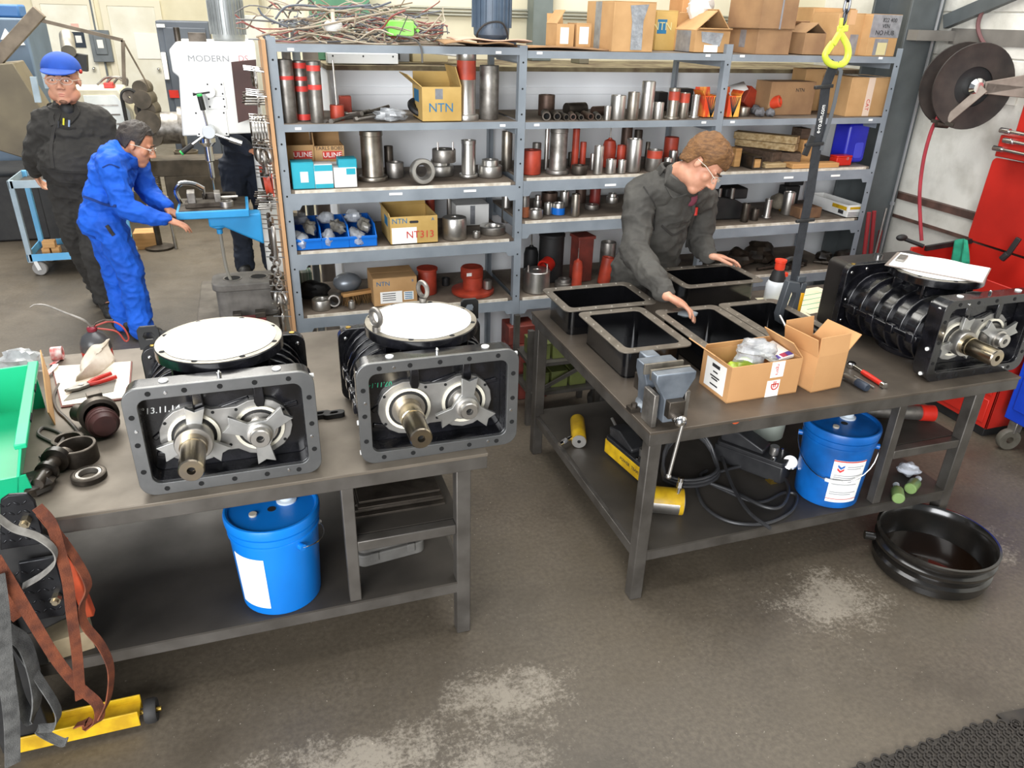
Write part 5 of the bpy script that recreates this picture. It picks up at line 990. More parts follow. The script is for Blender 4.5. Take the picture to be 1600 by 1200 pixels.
t = thing('pulley', '', 'pulley', (PZ(634, 172, 1.593).x, YS+0.2, 1.62), rot=(0.5, 0.3, 0)); mb = MB(); mb.torus((0, 0, 0.03), (0, 0, 1), 0.055, 0.018, 28, 8); part('rim', mb, BLACK_M, t); mb = MB(); mb.bar((-0.05, 0, 0.03), (0.05, 0, 0.03), 0.02, 0.015); mb.bar((0, -0.05, 0.03), (0, 0.05, 0.03), 0.02, 0.015); part('spokes', mb, BLACK_M, t); reg(t, 0, 1, 'black spoked pulley beside the yellow carton', 634)
mb = MB(); crumple(mb, (0, 0, 0.03), (0.085, 0.05, 0.032), 8, 0.4); reg(one('parts_bag', mb, FOIL, '', 'bag', loc=(PZ(615, 192, 1.593).x, YS+0.08, 1.594), ang=25), 0, 1, 'clear plastic bag of small parts', 612)
o, hw, h, fy = sbox(0, 1, (660, 722, 136, 191), 0.24, 'open yellow carton with blue lettering', CARD_Y, True, {'l': (0.9, 0.09), 'r': (-0.3, 0.10), 'b': (0.2, 0.06)})
text('carton_lettering', 'NTN', 0.062, INK_B, o, (-0.005, fy-0.001, h*0.40), extr=0.0004); decal(o, 'tape_patch', TAPE_G, (-0.015, h*0.8), 0.04, 0.05, ('f', fy)); decal(o, 'blue_print', INK_B, (0.02, h*0.7), 0.12, 0.06, ('l', -hw))
scyl(0, 1, (718, 747, 84, 189), 'tall steel cylinder with red painted top', STEEL, 'flange', m2=RED_P)
scyl(0, 1, (753, 783, 102, 188), 'plain dark steel cylinder', STEEL_D, 'solid')
# ---- left bay, third shelf
for box, d in (((449, 492, 227, 262), 'brown carton with red label, left one'), ((494, 539, 228, 262), 'brown carton with red label, right one')):
    o, hw, h, fy = sbox(0, 2, box, 0.17, d, CARD, True, {'l': (0.05, 0.07), 'b': (0.1, 0.07)}, back=0.22)
    decal(o, 'red_label', INK_R, (0.015, h*0.74), hw*1.3, 0.040, ('f', fy)); text('label_lettering', 'ULINE', 0.036, PAPER, o, (0.015, fy-0.0016, h*0.74), extr=0.0004); decal(o, 'white_strip', PAPER, (0.015, h*0.50), hw*1.3, 0.018, ('f', fy))
    if box[0] == 494: text('handwriting', 'TARLS BOBS', 0.026, INK, o, (0.0, fy-0.001, h*0.93), extr=0.0004)
TEAL = mat('teal_print', '#22a9bd', '#1b97aa', rough=0.5, scale=4)
for i, (box, d, m) in enumerate((((458, 492, 254, 287), 'small open teal carton', TEAL), ((493, 521, 257, 286), 'small teal and white carton', WHITE), ((523, 558, 262, 285), 'low white carton', WHITE), ((531, 559, 277, 285), 'flat teal-topped carton', TEAL))):
    o, hw, h, fy = sbox(0, 2, box, 0.10, d, m, back=0.03 if i < 3 else 0.04)
    if i == 0: decal(o, 'white_print', WHITE, (0.005, h*0.45), hw*0.7, h*0.4, ('f', fy))
    if i == 1: decal(o, 'teal_print', TEAL, (0, h*0.85), hw*2*0.98, h*0.25, ('f', fy)); decal(o, 'teal_print', TEAL, (0, h*0.1), hw*2*0.98, h*0.18, ('f', fy))
    if i == 2: decal(o, 'teal_print', TEAL, (hw*0.5, h*0.8), hw*0.8, h*0.3, ('f', fy))
    if i == 3: o.location.z = zlev(0, 2)+0.0925; o.location.y -= 0.005
scyl(0, 2, (569, 603, 204, 284), 'big dark flanged sleeve', CSTEEL[2], 'flange')
scyl(0, 2, (602, 616, 228, 253), 'small dark sleeve', STEEL_O, 'tube', back=0.3)
scyl(0, 2, (607, 634, 253, 279), 'short flanged bushing', STEEL_D, 'ring')
t = thing('bearing_ring', '', 'ring', (PZ(651, 280, 1.272).x, YS+0.06, zlev(0, 2)+0.0005)); mb = MB(); mb.lathe([(0.064, 0), (0.066, 0.004), (0.066, 0.045), (0.062, 0.05), (0.045, 0.05), (0.032, 0.02), (0.032, 0)], (0, 0, 0.066), 32, (0.1, -1, 0.12), closed=True); part('ring_body', mb, STEEL, t, ang=30); reg(t, 0, 2, 'bright bearing ring facing the camera', 651)
scyl(0, 2, (672, 714, 249, 277), 'wide steel hub disc', STEEL, 'disc', cat='hub')
o, r, h = scyl(0, 2, (680, 717, 262, 278), 'bolted steel cap on the hub disc', STEEL_D, 'solid', cat='hub', back=0.06); o.location.z += 0.10
for a in (0.6, 2.5): mb = MB(); mb.cyl((r*0.8*math.cos(a), -r*0.5, h), (r*0.8*math.cos(a), -r*0.5, h+0.04), 0.005, n=6); part('stud', mb, STEEL, o)
scyl(0, 2, (724, 746, 219, 278), 'bright flanged sleeve', STEEL, 'flange')
scyl(0, 2, (752, 790, 249, 279), 'polished wide disc', STEEL, 'disc', cat='hub')
scyl(0, 2, (786, 803, 205, 246), 'tall sleeve against the post', CSTEEL[2], 'tube', back=0.3)
# ---- left bay, fourth shelf: blue bins
for i, (xl, xr, yb) in enumerate(((461, 503, 391), (506, 545, 389), (549, 588, 386))):
    p = PZ((xl+xr)/2, yb, zlev(0, 3)); w = 0.145; t = thing('blue_bin', '', 'bin', (p.x, YS+0.03, zlev(0, 3)+0.0005))
    mb = MB(); mb.box(-w/2, 0, 0, w/2, 0.30, 0.005); part('bin_bottom', mb, BLUE_P, t)
    for s in (-1, 1): mb = MB(); mb.prism([(0, 0), (0.30, 0), (0.30, 0.11), (0.06, 0.11), (0.0, 0.055)], s*w/2-0.003, s*w/2+0.003, ax='x'); part('bin_side', mb, BLUE_P, t, bev=0.002)
    mb = MB(); mb.box(-w/2, -0.003, 0, w/2, 0.003, 0.055); mb.box(-w/2-0.003, -0.009, 0.045, w/2+0.003, 0.0, 0.06); part('bin_front', mb, BLUE_P, t, bev=0.002)
    mb = MB(); mb.box(-w/2, 0.297, 0, w/2, 0.303, 0.11); part('bin_back', mb, BLUE_P, t)
    reg(t, 0, 3, ('left blue bin of bagged hardware', 'middle blue bin of bagged hardware', 'right blue bin of bagged hardware')[i], (xl+xr)/2)
    for k in range(3):
        mb = MB(); crumple(mb, (0, 0, 0.035), (0.036, 0.055, 0.036), 40+i*5+k, 0.35, 14, 10); o = one('hardware_bag', mb, FOIL if k != 1 else mat('greyish_bag', '#8b877d', '#5d5952', rough=0.25, scale=25), '', 'bag', loc=(p.x-0.025+0.05*(k % 2), YS+0.085+0.075*k, zlev(0, 3)+0.02+0.03*k), ang=25, rot=(0.5-0.3*k, 0.2*(k-1), 0.4*k)); reg(o, 0, 3, ('front', 'middle', 'rear')[k]+' plastic hardware bag', (xl+xr)/2+k*0.1)
o, hw, h, fy = sbox(0, 3, (611, 685, 338, 385), 0.30, 'open tan carton with white label, marked 313', CARD_Y, True, {'l': (0.25, 0.02), 'b': (0.1, 0.03)}); text('carton_lettering', 'NTN', 0.040, INK_B, o, (-hw*0.6, fy-0.001, h*0.84), extr=0.0004); decal(o, 'white_label', PAPER, (-hw*0.42, h*0.32), hw*1.05, h*0.58, ('f', fy)); text('handwriting', 'NT313', 0.055, INK_R, o, (hw*0.25, fy-0.0018, h*0.33), extr=0.0004); decal(o, 'blue_print', INK_B, (-0.02, h*0.7), 0.10, 0.05, ('l', -hw)); text('carton_lettering', 'A', 0.025, INK_B, o, (hw*0.8, fy-0.001, h*0.87), extr=0.0004); mb = MB(); mb.prism(rrect(0.05, 0.014, 0.0069, 5, 0, h*0.80), fy-0.001, fy, ax='y'); part('hand_hole', mb, INK, o)
scyl(0, 3, (666, 681, 302, 322), 'red tube behind the carton', RED_P, 'tube', back=0.40)
scyl(0, 3, (699, 706, 301, 334), 'thin upright steel rod', STEEL, 'solid', back=0.42, cat='rod')
scyl(0, 3, (696, 734, 339, 377), 'thick steel hub with machined steps', STEEL, 'solid', cat='hub')
o, hw, h, fy = sbox(0, 3, (712, 765, 320, 350), 0.16, 'plain white carton', WHITE, back=0.34); decal(o, 'tape_patch', TAPE_G, (0, h*0.5), 0.03, h*0.9, ('f', fy))
scyl(0, 3, (755, 796, 352, 369), 'flat ring disc by the post', STEEL, 'ring', cat='ring')
# ---- left bay, bottom shelf
mb = MB(); crumple(mb, (0, 0, 0.05), (0.085, 0.06, 0.055), 61, 0.2); reg(one('black_cover', mb, BLACK_M, '', 'cap', loc=(PZ(490, 462, 0.593).x, YS+0.28, 0.594)), 0, 4, 'black rounded lump', 490)
scyl(0, 4, (490, 519, 467, 487), 'bright flanged ring', STEEL, 'ring', cat='ring')
t = thing('pipe_elbow', '', 'fitting', (PZ(527, 478, 0.593).x, YS+0.12, 0.594)); mb = MB(); mb.lathe([(0.034, 0), (0.034, 0.07), (0.026, 0.07), (0.026, 0)], (0, 0.02, 0.036), 20, (-0.3, -1, 0.15), closed=True); part('ring_body', mb, STEEL_D, t); reg(t, 0, 4, 'short steel pipe lying open-end forward', 527)
t = thing('bench_brush', '', 'brush', (PZ(562, 480, 0.593).x, YS+0.14, 0.594), 0.25); mb = MB(); mb.box(-0.09, -0.02, 0.05, 0.09, 0.02, 0.07); part('brush_back', mb, WOOD, t, bev=0.004)
mb = MB(); rnd = random.Random(2)
for i in range(160): x = rnd.uniform(-0.085, 0.085); y = rnd.uniform(-0.018, 0.018); mb.cyl((x, y, 0.05), (x*1.15+rnd.uniform(-.01, .01), y*2-0.01, 0.002), 0.0013, n=3)
part('bristles', mb, mat('brown_bristles', '#7a5a34', '#55401f', rough=0.9), t, kind='stuff'); reg(t, 0, 4, 'brown bench brush', 562)
mb = MB(); mb.ell((0, 0, 0.055), (0.085, 0.07, 0.055), 24, 14); o = one('grey_dome', mb, mat('satin_grey_dome', '#9ba1a8', '#83898f', rough=0.35, metal=0.4), '', 'dome', loc=(PZ(538, 440, 0.593).x, YS+0.36, 0.594)); reg(o, 0, 4, 'satin grey dome', 538)
o, hw, h, fy = sbox(0, 4, (585, 653, 434, 478), 0.22, 'closed brown carton with two white labels', CARD, False, back=0.05); text('carton_lettering', 'NTN', 0.036, INK_B, o, (-hw*0.55, fy-0.001, h*0.80), extr=0.0004); decal(o, 'white_label', PAPER, (-hw*0.2, h*0.30), hw*1.0, h*0.42, ('f', fy)); decal(o, 'barcode_label', PAPER, (hw*0.6, h*0.32), hw*0.45, h*0.3, ('f', fy)); text('carton_lettering', 'B', 0.02, INK_B, o, (hw*0.8, fy-0.001, h*0.86), extr=0.0004)
for k in range(4): decal(o, 'print_line', INK, (-hw*0.3, h*(0.2+0.08*k)), hw*0.6, 0.004, ('f', fy-0.0009)); decal(o, 'barcode_bar', INK_B, (hw*0.6, h*(0.22+0.07*k)), hw*0.36, 0.005, ('f', fy-0.0009))
o, r, h = scyl(0, 4, (657, 686, 421, 464), 'red lidded cylinder', RED_P, 'solid', cat='canister', back=0.16); mb = MB(); mb.lathe([(0, h), (r*1.12, h), (r*1.12, h+0.012), (0, h+0.014)], n=24); part('lid', mb, RED_P, o)
t = thing('flanged_gearbox', '', 'gearbox', (PZ(750, 470, 0.593).x, YS+0.16, 0.594)); mb = MB(); mb.lathe([(0, 0), (0.125, 0), (0.128, 0.004), (0.128, 0.022), (0.06, 0.03), (0.06, 0.1), (0, 0.1)], n=32); part('base_flange', mb, RED_P, t); mb = MB(); mb.lathe([(0, 0.08), (0.062, 0.08), (0.068, 0.09), (0.068, 0.145), (0.06, 0.155), (0, 0.155)], (0, 0.02, 0), 28); d_ = part('drum', mb, RED_P, t); decal(t, 'white_tag', PAPER, (-0.03, 0.125), 0.04, 0.02, ('f', -0.044)); mb = MB(); mb.lathe([(0, 0.03), (0.026, 0.03), (0.026, 0.08), (0.018, 0.085), (0, 0.085)], (0.08, -0.04, 0), 16); part('steel_boss', mb, STEEL, t); reg(t, 0, 4, 'red flanged gearbox with round drum', 750)
mb = MB(); mb.box(0, 0, 0, 0.07, 0.1, 0.11); reg(one('green_striped_box', mb, mat('green_white_stripe', '#3f7a5a', '#dfe3d8', rough=0.6, scale=2, stretch=(60, 1, 1)), '', 'box', loc=(PXS[0]+0.05, YS+0.42, 0.594)), 0, 4, 'green and white striped carton', 470)
# ---- middle bay, second shelf
scyl(1, 1, (845, 871, 148, 175), 'brown oxide sleeve', CSTEEL[4], 'tube', back=0.24)
for i, (x, y, rr, m) in enumerate(((848, 181, 0.024, 3), (872, 183, 0.021, 3), (889, 184, 0.017, 3), (901, 184, 0.017, 4), (913, 184, 0.015, 3), (927, 183, 0.018, 4), (938, 183, 0.017, 3))):
    p = PZ(x, y+6, zlev(1, 1)); t = thing('pipe_stub', '', 'pipe', (p.x, YS+0.04+0.01*(i % 2), zlev(1, 1)+0.0005), rot=(0, 0, -0.3+0.1*(i % 3))); mb = MB(); mb.lathe([(rr, 0), (rr, 0.14), (rr*0.7, 0.14), (rr*0.7, 0)], (0, 0, rr), 18, (0, 1, 0), closed=True); part('pipe_wall', mb, CSTEEL[m], t); mb = MB(); mb.cyl((0, 0.03, rr), (0, 0.032, rr), rr*0.71, n=18); part('bore_shade', mb, HOLE, t); reg(t, 1, 1, 'pipe stub lying end-on', x)  # black disc inside each open pipe paints the shade of its bore
for i, (x0, x1, yc, rr) in enumerate(((884, 916, 164, 0.036), (926, 951, 168, 0.026))):
    A = PY(x0, yc, YS+0.25); B = PY(x1, yc, YS+0.25); t = thing('round_bar', '', 'bar', (0, 0, 0)); zz = zlev(1, 1)+rr+0.0005; mb = MB(); mb.cyl((A.x, YS+0.24, zz), (B.x, YS+0.27, zz), rr, n=20); part('bar_body', mb, CSTEEL[3+i], t); reg(t, 1, 1, 'dark round bar lying sideways', x0)
for box, d, m, st, kw in (((945, 956, 166, 189), 'slim bright sleeve', STEEL, 'tube', {}), ((957, 981, 149, 189), 'wide bright sleeve', STEEL, 'tube', {}), ((982, 1001, 144, 188), 'two-tone dull sleeve', CSTEEL[2], 'tube', {}), ((1003, 1024, 127, 189), 'tallest bright sleeve', STEEL, 'solid', {}), ((1023, 1039, 160, 189), 'short bright sleeve', STEEL, 'tube', {}), ((1045, 1062, 138, 187), 'red-topped flanged sleeve', CSTEEL[2], 'flange', {'m2': RED_P}), ((1062, 1078, 145, 186), 'red-banded sleeve', CSTEEL[2], 'tube', {'m2': RED_P}), ((1081, 1093, 148, 185), 'narrow chrome sleeve', STEEL, 'flange', {})):
    scyl(1, 1, box, d, m, st, **kw)
for x, w, h in ((1035, 0.07, 0.11), (1070, 0.11, 0.13)):
    mb = MB(); mb.box(-w/2, 0, 0, w/2, 0.08, h); reg(one('black_block', mb, BLACK_M, '', 'block', loc=(PY(x, 150, YS+0.45).x, YS+0.44, zlev(1, 1)+0.0005), bev=0.004), 1, 1, 'black block at the back', x+0.5)
FLAME = mat('flame_print', '#d8451c', '#f2b04a', rough=0.5, scale=4, stretch=(6, 1, 1.2), lo=0.42, hi=0.56)
o, hw, h, fy = sbox(1, 1, (1096, 1124, 150, 184), 0.12, 'flame-printed carton left of the post', FLAME, True, {'l': (0.5, 0.03), 'b': (0.2, 0.04)}); 
for k in range(7): mb = MB(); a = -0.9+0.3*k; mb.bar((0.0, fy-0.0008, 0.004), (hw*0.95*math.sin(a)*1.1, fy-0.0008, h*0.95), 0.0045, 0.001, upv=(0, 1, 0)); part('black_line', mb, INK, o)
o, hw, h, fy = sbox(2, 1, (1133, 1155, 150, 184), 0.12, 'flame-printed carton right of the post', FLAME, True, {'r': (0.5, 0.03), 'b': (0.2, 0.04)})
for k in range(7): mb = MB(); a = -0.9+0.3*k; mb.bar((0.0, fy-0.0008, 0.004), (hw*0.95*math.sin(a)*1.1, fy-0.0008, h*0.95), 0.0045, 0.001, upv=(0, 1, 0)); part('black_line', mb, INK, o)
# ---- middle bay, third shelf
for box, d, m, st, kw in (((819, 850, 234, 274), 'bright red can', RED_P, 'solid', {'cat': 'can'}), ((834, 848, 223, 238), 'small grey plug', STEEL_D, 'solid', {'back': 0.26}), ((851, 858, 198, 252), 'tall thin polished rod', STEEL, 'solid', {'cat': 'rod', 'back': 0.22}),
        ((862, 889, 200, 273), 'big two-step flanged sleeve', STEEL_D, 'flange', {}), ((894, 905, 201, 262), 'tall red bar', RED_P, 'solid', {'back': 0.2}), ((907, 917, 222, 250), 'slim red tube', RED_P, 'tube', {'back': 0.25}), ((897, 922, 258, 274), 'short dull ring', STEEL_O, 'ring', {}),
        ((923, 931, 240, 262), 'little steel pin', STEEL, 'solid', {'back': 0.16}), ((929, 944, 228, 273), 'slim bright sleeve', STEEL, 'tube', {}), ((945, 966, 200, 250), 'red flask with a thin stem', RED_P, 'bottle', {'cat': 'flask', 'back': 0.2}), ((949, 965, 249, 273), 'short chrome sleeve', STEEL, 'tube', {}),
        ((966, 980, 227, 248), 'small red cup', RED_P, 'tube', {'back': 0.18}), ((967, 980, 250, 272), 'short chrome sleeve', STEEL, 'tube', {}), ((981, 1005, 217, 270), 'tall wide bright sleeve', STEEL, 'tube', {}), ((974, 991, 198, 220), 'brown sleeve at the back', CSTEEL[4], 'tube', {'back': 0.36}), ((993, 1006, 203, 222), 'dark sleeve at the back', STEEL_O, 'tube', {'back': 0.38}),
        ((1007, 1014, 222, 262), 'dark narrow sleeve', STEEL_O, 'tube', {'back': 0.15}), ((1014, 1038, 234, 269), 'red sleeve with steel base', STEEL_D, 'tube', {'m2': RED_P}), ((1042, 1064, 214, 240), 'red can with white lettering', RED_P, 'solid', {'cat': 'can', 'back': 0.24}), ((1039, 1053, 247, 267), 'small chrome sleeve', STEEL, 'tube', {}), ((1048, 1062, 235, 250), 'small chrome cap', STEEL, 'solid', {'back': 0.16})):
    scyl(1, 2, box, d, m, st, **kw)
# ---- middle bay, fourth shelf
for box, d, m, st, kw in (((814, 829, 305, 341), 'rust-bottomed bushing', STEEL_D, 'tube', {}), ((829, 852, 327, 343), 'bright short bushing', STEEL, 'tube', {}), ((836, 849, 305, 320), 'small steel knob', STEEL, 'disc', {'back': 0.22}), ((850, 876, 300, 314), 'dark red bushing', CSTEEL[4], 'tube', {'back': 0.30}), ((852, 865, 317, 336), 'small chrome bushing', STEEL, 'tube', {}),
        ((866, 886, 317, 337), 'bushing with blue base', STEEL, 'tube', {}), ((877, 892, 299, 316), 'chrome bushing', STEEL, 'tube', {'back': 0.28}), ((894, 908, 303, 339), 'tall grey sleeve', CSTEEL[2], 'solid', {}), ((902, 919, 294, 310), 'brown sleeve', CSTEEL[4], 'tube', {'back': 0.36}), ((918, 940, 319, 329), 'flat grey disc', STEEL_D, 'solid', {'cat': 'disc'}), ((924, 941, 294, 318), 'dark red ribbed sleeve', mat('dark_red', '#7a2620', '#5c1e1a', rough=0.45, scale=12), 'tube', {'back': 0.26}), ((951, 970, 302, 315), 'steel collar', STEEL, 'disc', {'back': 0.30}), ((981, 990, 305, 329), 'narrow chrome tube', STEEL, 'tube', {})):
    o, r, h = scyl(1, 3, box, d, m, st, **kw)
    if 'blue base' in d: mb = MB(); mb.lathe([(r*1.012, 0.002), (r*1.012, h*0.62)], n=24); part('blue_band', mb, BLUE_P, o)
    if 'rust-bottomed' in d: mb = MB(); mb.lathe([(r*1.012, 0.002), (r*1.012, h*0.5)], n=24); part('rust_band', mb, mat('orange_rust', '#a8603a', '#8a4d2e', rough=0.6), o)
mb = MB(); mb.cbox((0, 0, 0.01), (0.08, 0.05, 0.02)); reg(one('orange_clip', mb, mat('orange_plastic', '#d8552c', rough=0.5), '', 'clip', loc=(PY(866, 312, YS+0.2).x, YS+0.20, zlev(1, 3)+0.001), bev=0.004), 1, 3, 'orange plastic clip', 866.5)
# ---- middle bay, bottom shelf
o, r, h = scyl(1, 4, (847, 886, 368, 436), 'large black drum with handle', BLACK_M, 'solid', cat='drum', back=0.22); mb = MB(); mb.lathe([(0, h), (r*1.05, h), (r*1.05, h+0.015), (r*0.8, h+0.03), (0, h+0.03)], n=24); part('drum_lid', mb, BLACK_M, o); mb = MB(); mb.bar((r*0.6, 0, h+0.02), (r*0.9, 0, h+0.07), 0.04, 0.015); part('handle', mb, BLACK_M, o)
scyl(1, 4, (822, 845, 366, 408), 'black oil bottle with spout', BLACK_M, 'bottle', cat='bottle', back=0.32)
t = thing('red_ring', '', 'ring', (PZ(830, 420, 0.588).x, YS+0.22, zlev(1, 4)+0.085)); mb = MB(); mb.lathe([(0.045, 0), (0.047, 0.06), (0.036, 0.06), (0.034, 0)], (0, 0, 0.05), 24, (-0.7, -0.6, -0.25), closed=True); part('ring_body', mb, RED_B, t); reg(t, 1, 4, 'bright red ring leaning on its edge', 831)
o, r, h = scyl(1, 4, (824, 866, 421, 460), 'heavy steel hub with two studs', STEEL, 'solid', cat='hub', back=0.03)
for s in (-1, 1): mb = MB(); mb.cyl((s*r*0.75, -0.01, h), (s*r*0.75, -0.01, h+0.035), 0.005, n=8); part('stud', mb, STEEL, o)
scyl(1, 4, (872, 902, 435, 447), 'flat greyish disc', STEEL_D, 'disc', cat='disc', back=0.08)
x, y, z, hw, h = spot(898, 924, 366, 438, 1, 4, 0.2); t = thing('square_column', '', 'column', (x, YS+0.25, zlev(1, 4)+0.0005), 0.1); mb = MB(); mb.box(-hw, -hw, 0, hw, hw, h*0.93); part('shaft', mb, RC_, t, bev=0.004); mb = MB(); mb.box(-hw*1.15, -hw*1.15, h*0.93, hw*1.15, hw*1.15, h); part('cap_plate', mb, RC_, t, bev=0.003); reg(t, 1, 4, 'dark red square column', 911.5)
scyl(1, 4, (896, 912, 388, 444), 'orange-red flask with stem', RED_P, 'bottle', cat='flask', back=0.05)
o, r, h = scyl(1, 4, (937, 957, 402, 441), 'red tube leaning to the right', RED_P, 'tube', back=0.10, tilt=(0, 0.14, 0))
scyl(1, 4, (940, 964, 378, 430), 'tall steel socket', STEEL_D, 'tube', back=0.26)
# ---- right bay, second shelf
scyl(2, 1, (1156, 1176, 167, 182), 'round grey tin', CSTEEL[2], 'solid', cat='tin')
for i, (x, y, s) in enumerate(((1184, 176, 0.03), (1196, 181, 0.028), (1207, 180, 0.026), (1186, 166, 0.03), (1222, 172, 0.03), (1230, 170, 0.028))):
    p = PZ(x, y+3, zlev(2, 1)); mb = MB(); crumple(mb, (0, 0, s*0.8), (s*1.2, s, s*0.95), 70+i, 0.35, 10, 7); reg(one('casting_piece', mb, mat('grey_casting', '#77777a', '#5d5d60', rough=0.7, scale=9), '', 'casting', loc=(p.x, min(max(p.y+0.03, YS+0.04), YS+0.35)+0.03*(i % 2), zlev(2, 1)+0.001), ang=20), 2, 1, 'rough grey casting lump', x)
mb = MB(); mb.lathe([(0.036, 0), (0.036, 0.05), (0.026, 0.055), (0.026, 0)], (0, 0, 0.04), 18, (0.5, -0.8, 0.3), closed=True); reg(one('plastic_dome', mb, mat('orange_red_cap', '#d9482a', rough=0.45), '', 'cap', loc=(PY(1206, 160, YS+0.18).x, YS+0.18, zlev(2, 1)+0.03)), 2, 1, 'orange-red plastic cap', 1206)
mb = MB(); mb.cbox((0, 0, 0.075), (0.11, 0.09, 0.11), Euler((0, 0.5, 0.2)).to_matrix()); reg(one('red_tilted_box', mb, RED_P, '', 'box', loc=(PY(1172, 160, YS+0.3).x, YS+0.34, zlev(2, 1)+0.012), bev=0.005), 2, 1, 'dull red box tipped on its corner', 1172)
mb = MB(); mb.add([(-0.06, 0, 0.05), (0.06, 0.0, 0.09), (0.06, 0.06, 0.13), (-0.06, 0.06, 0.10)], [(0, 1, 2, 3)]); reg(one('white_sheet', mb, PAPER, '', 'paper', loc=(PY(1150, 150, YS+0.2).x, YS+0.17, zlev(2, 1)+0.06), solid=0.003), 2, 1, 'white folded sheet above flame carton', 1150)
o, hw, h, fy = sbox(2, 1, (1193, 1275, 128, 173), 0.16, 'brown carton with a stencilled mark', CARD_D, back=0.16); text('carton_lettering', 'NTN', 0.03, INK, o, (0.05, fy-0.001, h*0.75), extr=0.0004)
sbox(2, 1, (1245, 1300, 108, 170), 0.14, 'taller brown carton behind', CARD, back=0.36)
o, hw, h, fy = sbox(2, 1, (1313, 1389, 121, 181), 0.26, 'big brown carton with taped seam', CARD, back=0.05); decal(o, 'masking_tape', mat('masking_tape', '#d9c2ae', rough=0.6), (0.0, h*0.5), 0.05, h*0.98, ('f', fy)); text('tape_lettering', 'CAT', 0.035, INK_R, o, (0.0, fy-0.0016, h*0.3), (PI/2, PI/2, 0), 0.0004); mb = MB(); mb.box(-0.04, fy-0.001, h, 0.10, -fy*0.6, h+0.0015); part('clear_tape', mb, TAPE_G, o)
# ---- right bay, third shelf
TIM = mat('weathered_timber', '#bda57c', '#94794f', rough=0.8, scale=4, stretch=(2, 14, 14)); TIMD = mat('dark_timber', '#5c4a3c', '#443529', rough=0.85, scale=4, stretch=(2, 14, 14))
z3 = zlev(2, 2)
for i, (a, b_, zz, hh, m, d) in enumerate((((1150, 205), (1246, 226), 0.135, 0.045, TIM, 'pale plank on top of the pile'), ((1152, 216), (1244, 234), 0.09, 0.042, TIM, 'pale plank second in the pile'), ((1155, 226), (1214, 246), 0.005, 0.082, TIMD, 'dark beam under the planks'), ((1212, 238), (1250, 246), 0.005, 0.075, TIMD, 'short dark beam end'))):
    A = PY(a[0], a[1], YS+0.42 if i < 3 else YS+0.2); B = PY(b_[0], b_[1], YS+0.12); mb = MB(); mb.bar((A.x, A.y, z3+zz+hh/2), (B.x, B.y, z3+zz+hh/2), 0.09, hh); reg(one('timber_plank', mb, m, '', 'plank', bev=0.004), 2, 2, d, a[0])
for i, (xl, xr, yt, yb, dp, m, d, bk) in enumerate(((1249, 1266, 197, 218, 0.10, TIMD, 'brown wood block stacked high', 0.22), (1250, 1268, 219, 247, 0.12, WOOD, 'pale wood block upright', 0.16), (1235, 1276, 253, 262, 0.10, WOOD, 'thin pale wood slab', 0.015), (1272, 1314, 252, 264, 0.08, WOOD, 'short pale wood slab at the edge', 0.01), (1194, 1232, 249, 257, 0.08, TIM, 'flat grey-white wood scrap', 0.06), (1178, 1190, 249, 259, 0.06, WOOD, 'small orange wood scrap', 0.06), (1148, 1159, 232, 246, 0.08, WOOD, 'pale wood offcut', 0.14))):
    x, y, z, hw, h = spot(xl, xr, yt, yb, 2, 2, bk); h = max(PY((xl+xr)/2, yt, YS+bk).z-z3, 0.02) if i not in (2, 3, 4) else 0.028; mb = MB(); mb.box(-hw, 0, 0, hw, dp, h); o = one('wood_block', mb, m, '', 'wood', loc=(x, YS+bk, z3+0.0005), bev=0.003); reg(o, 2, 2, d, (xl+xr)/2)
    if i == 0: o.location.z = z3+0.11; o.scale.z = 0.45
mb = MB(); mb.ring(rrect(0.072, 0.075, 0.008, 3, 0, 0.038), rrect(0.058, 0.061, 0.005, 3, 0, 0.038), 0, 0.2, ax='y'); reg(one('square_tube', mb, STEEL_O, '', 'tube', loc=(PZ(1168, 260, z3).x, YS+0.05, z3+0.0005)), 2, 2, 'square steel tube lying end-on', 1168)
t = thing('jerrycan', '', 'jerrycan', (PZ(1315, 250, z3).x, YS+0.14, z3+0.0005), 0.05); JB = mat('royal_blue_plastic', '#2b2fc0', '#2226a5', rough=0.35, scale=4)
mb = MB(); mb.prism(rrect(0.17, 0.25, 0.03, 5, 0, 0.125), 0, 0.14, ax='y'); part('can_body', mb, JB, t, bev=0.015); mb = MB(); mb.prism(rrect(0.07, 0.10, 0.015, 4, 0.02, 0.08), -0.003, 0.0, ax='y'); part('embossed_panel', mb, mat('lighter_blue', '#4a50d8', rough=0.4), t, bev=0.002)
mb = MB(); mb.cyl((-0.02, 0.06, 0.24), (0.035, 0.02, 0.262), 0.018, n=14); part('black_spout', mb, BLACK_M, t); reg(t, 2, 2, 'royal blue plastic jerrycan', 1315)
t = thing('red_tool_box', '', 'tool box', (PZ(1291, 252, z3).x, YS+0.06, z3+0.0005)); mb = MB(); mb.box(-0.06, 0, 0, 0.06, 0.07, 0.05); part('box_body', mb, RED_B, t, bev=0.004); mb = MB(); mb.box(-0.061, -0.001, 0.05, 0.061, 0.071, 0.062); part('box_lid', mb, RED_B, t, bev=0.004); mb = MB(); mb.box(0.015, -0.004, 0.035, 0.03, 0.0, 0.055); part('latch', mb, CHROME, t); reg(t, 2, 2, 'small bright red tool box', 1291)
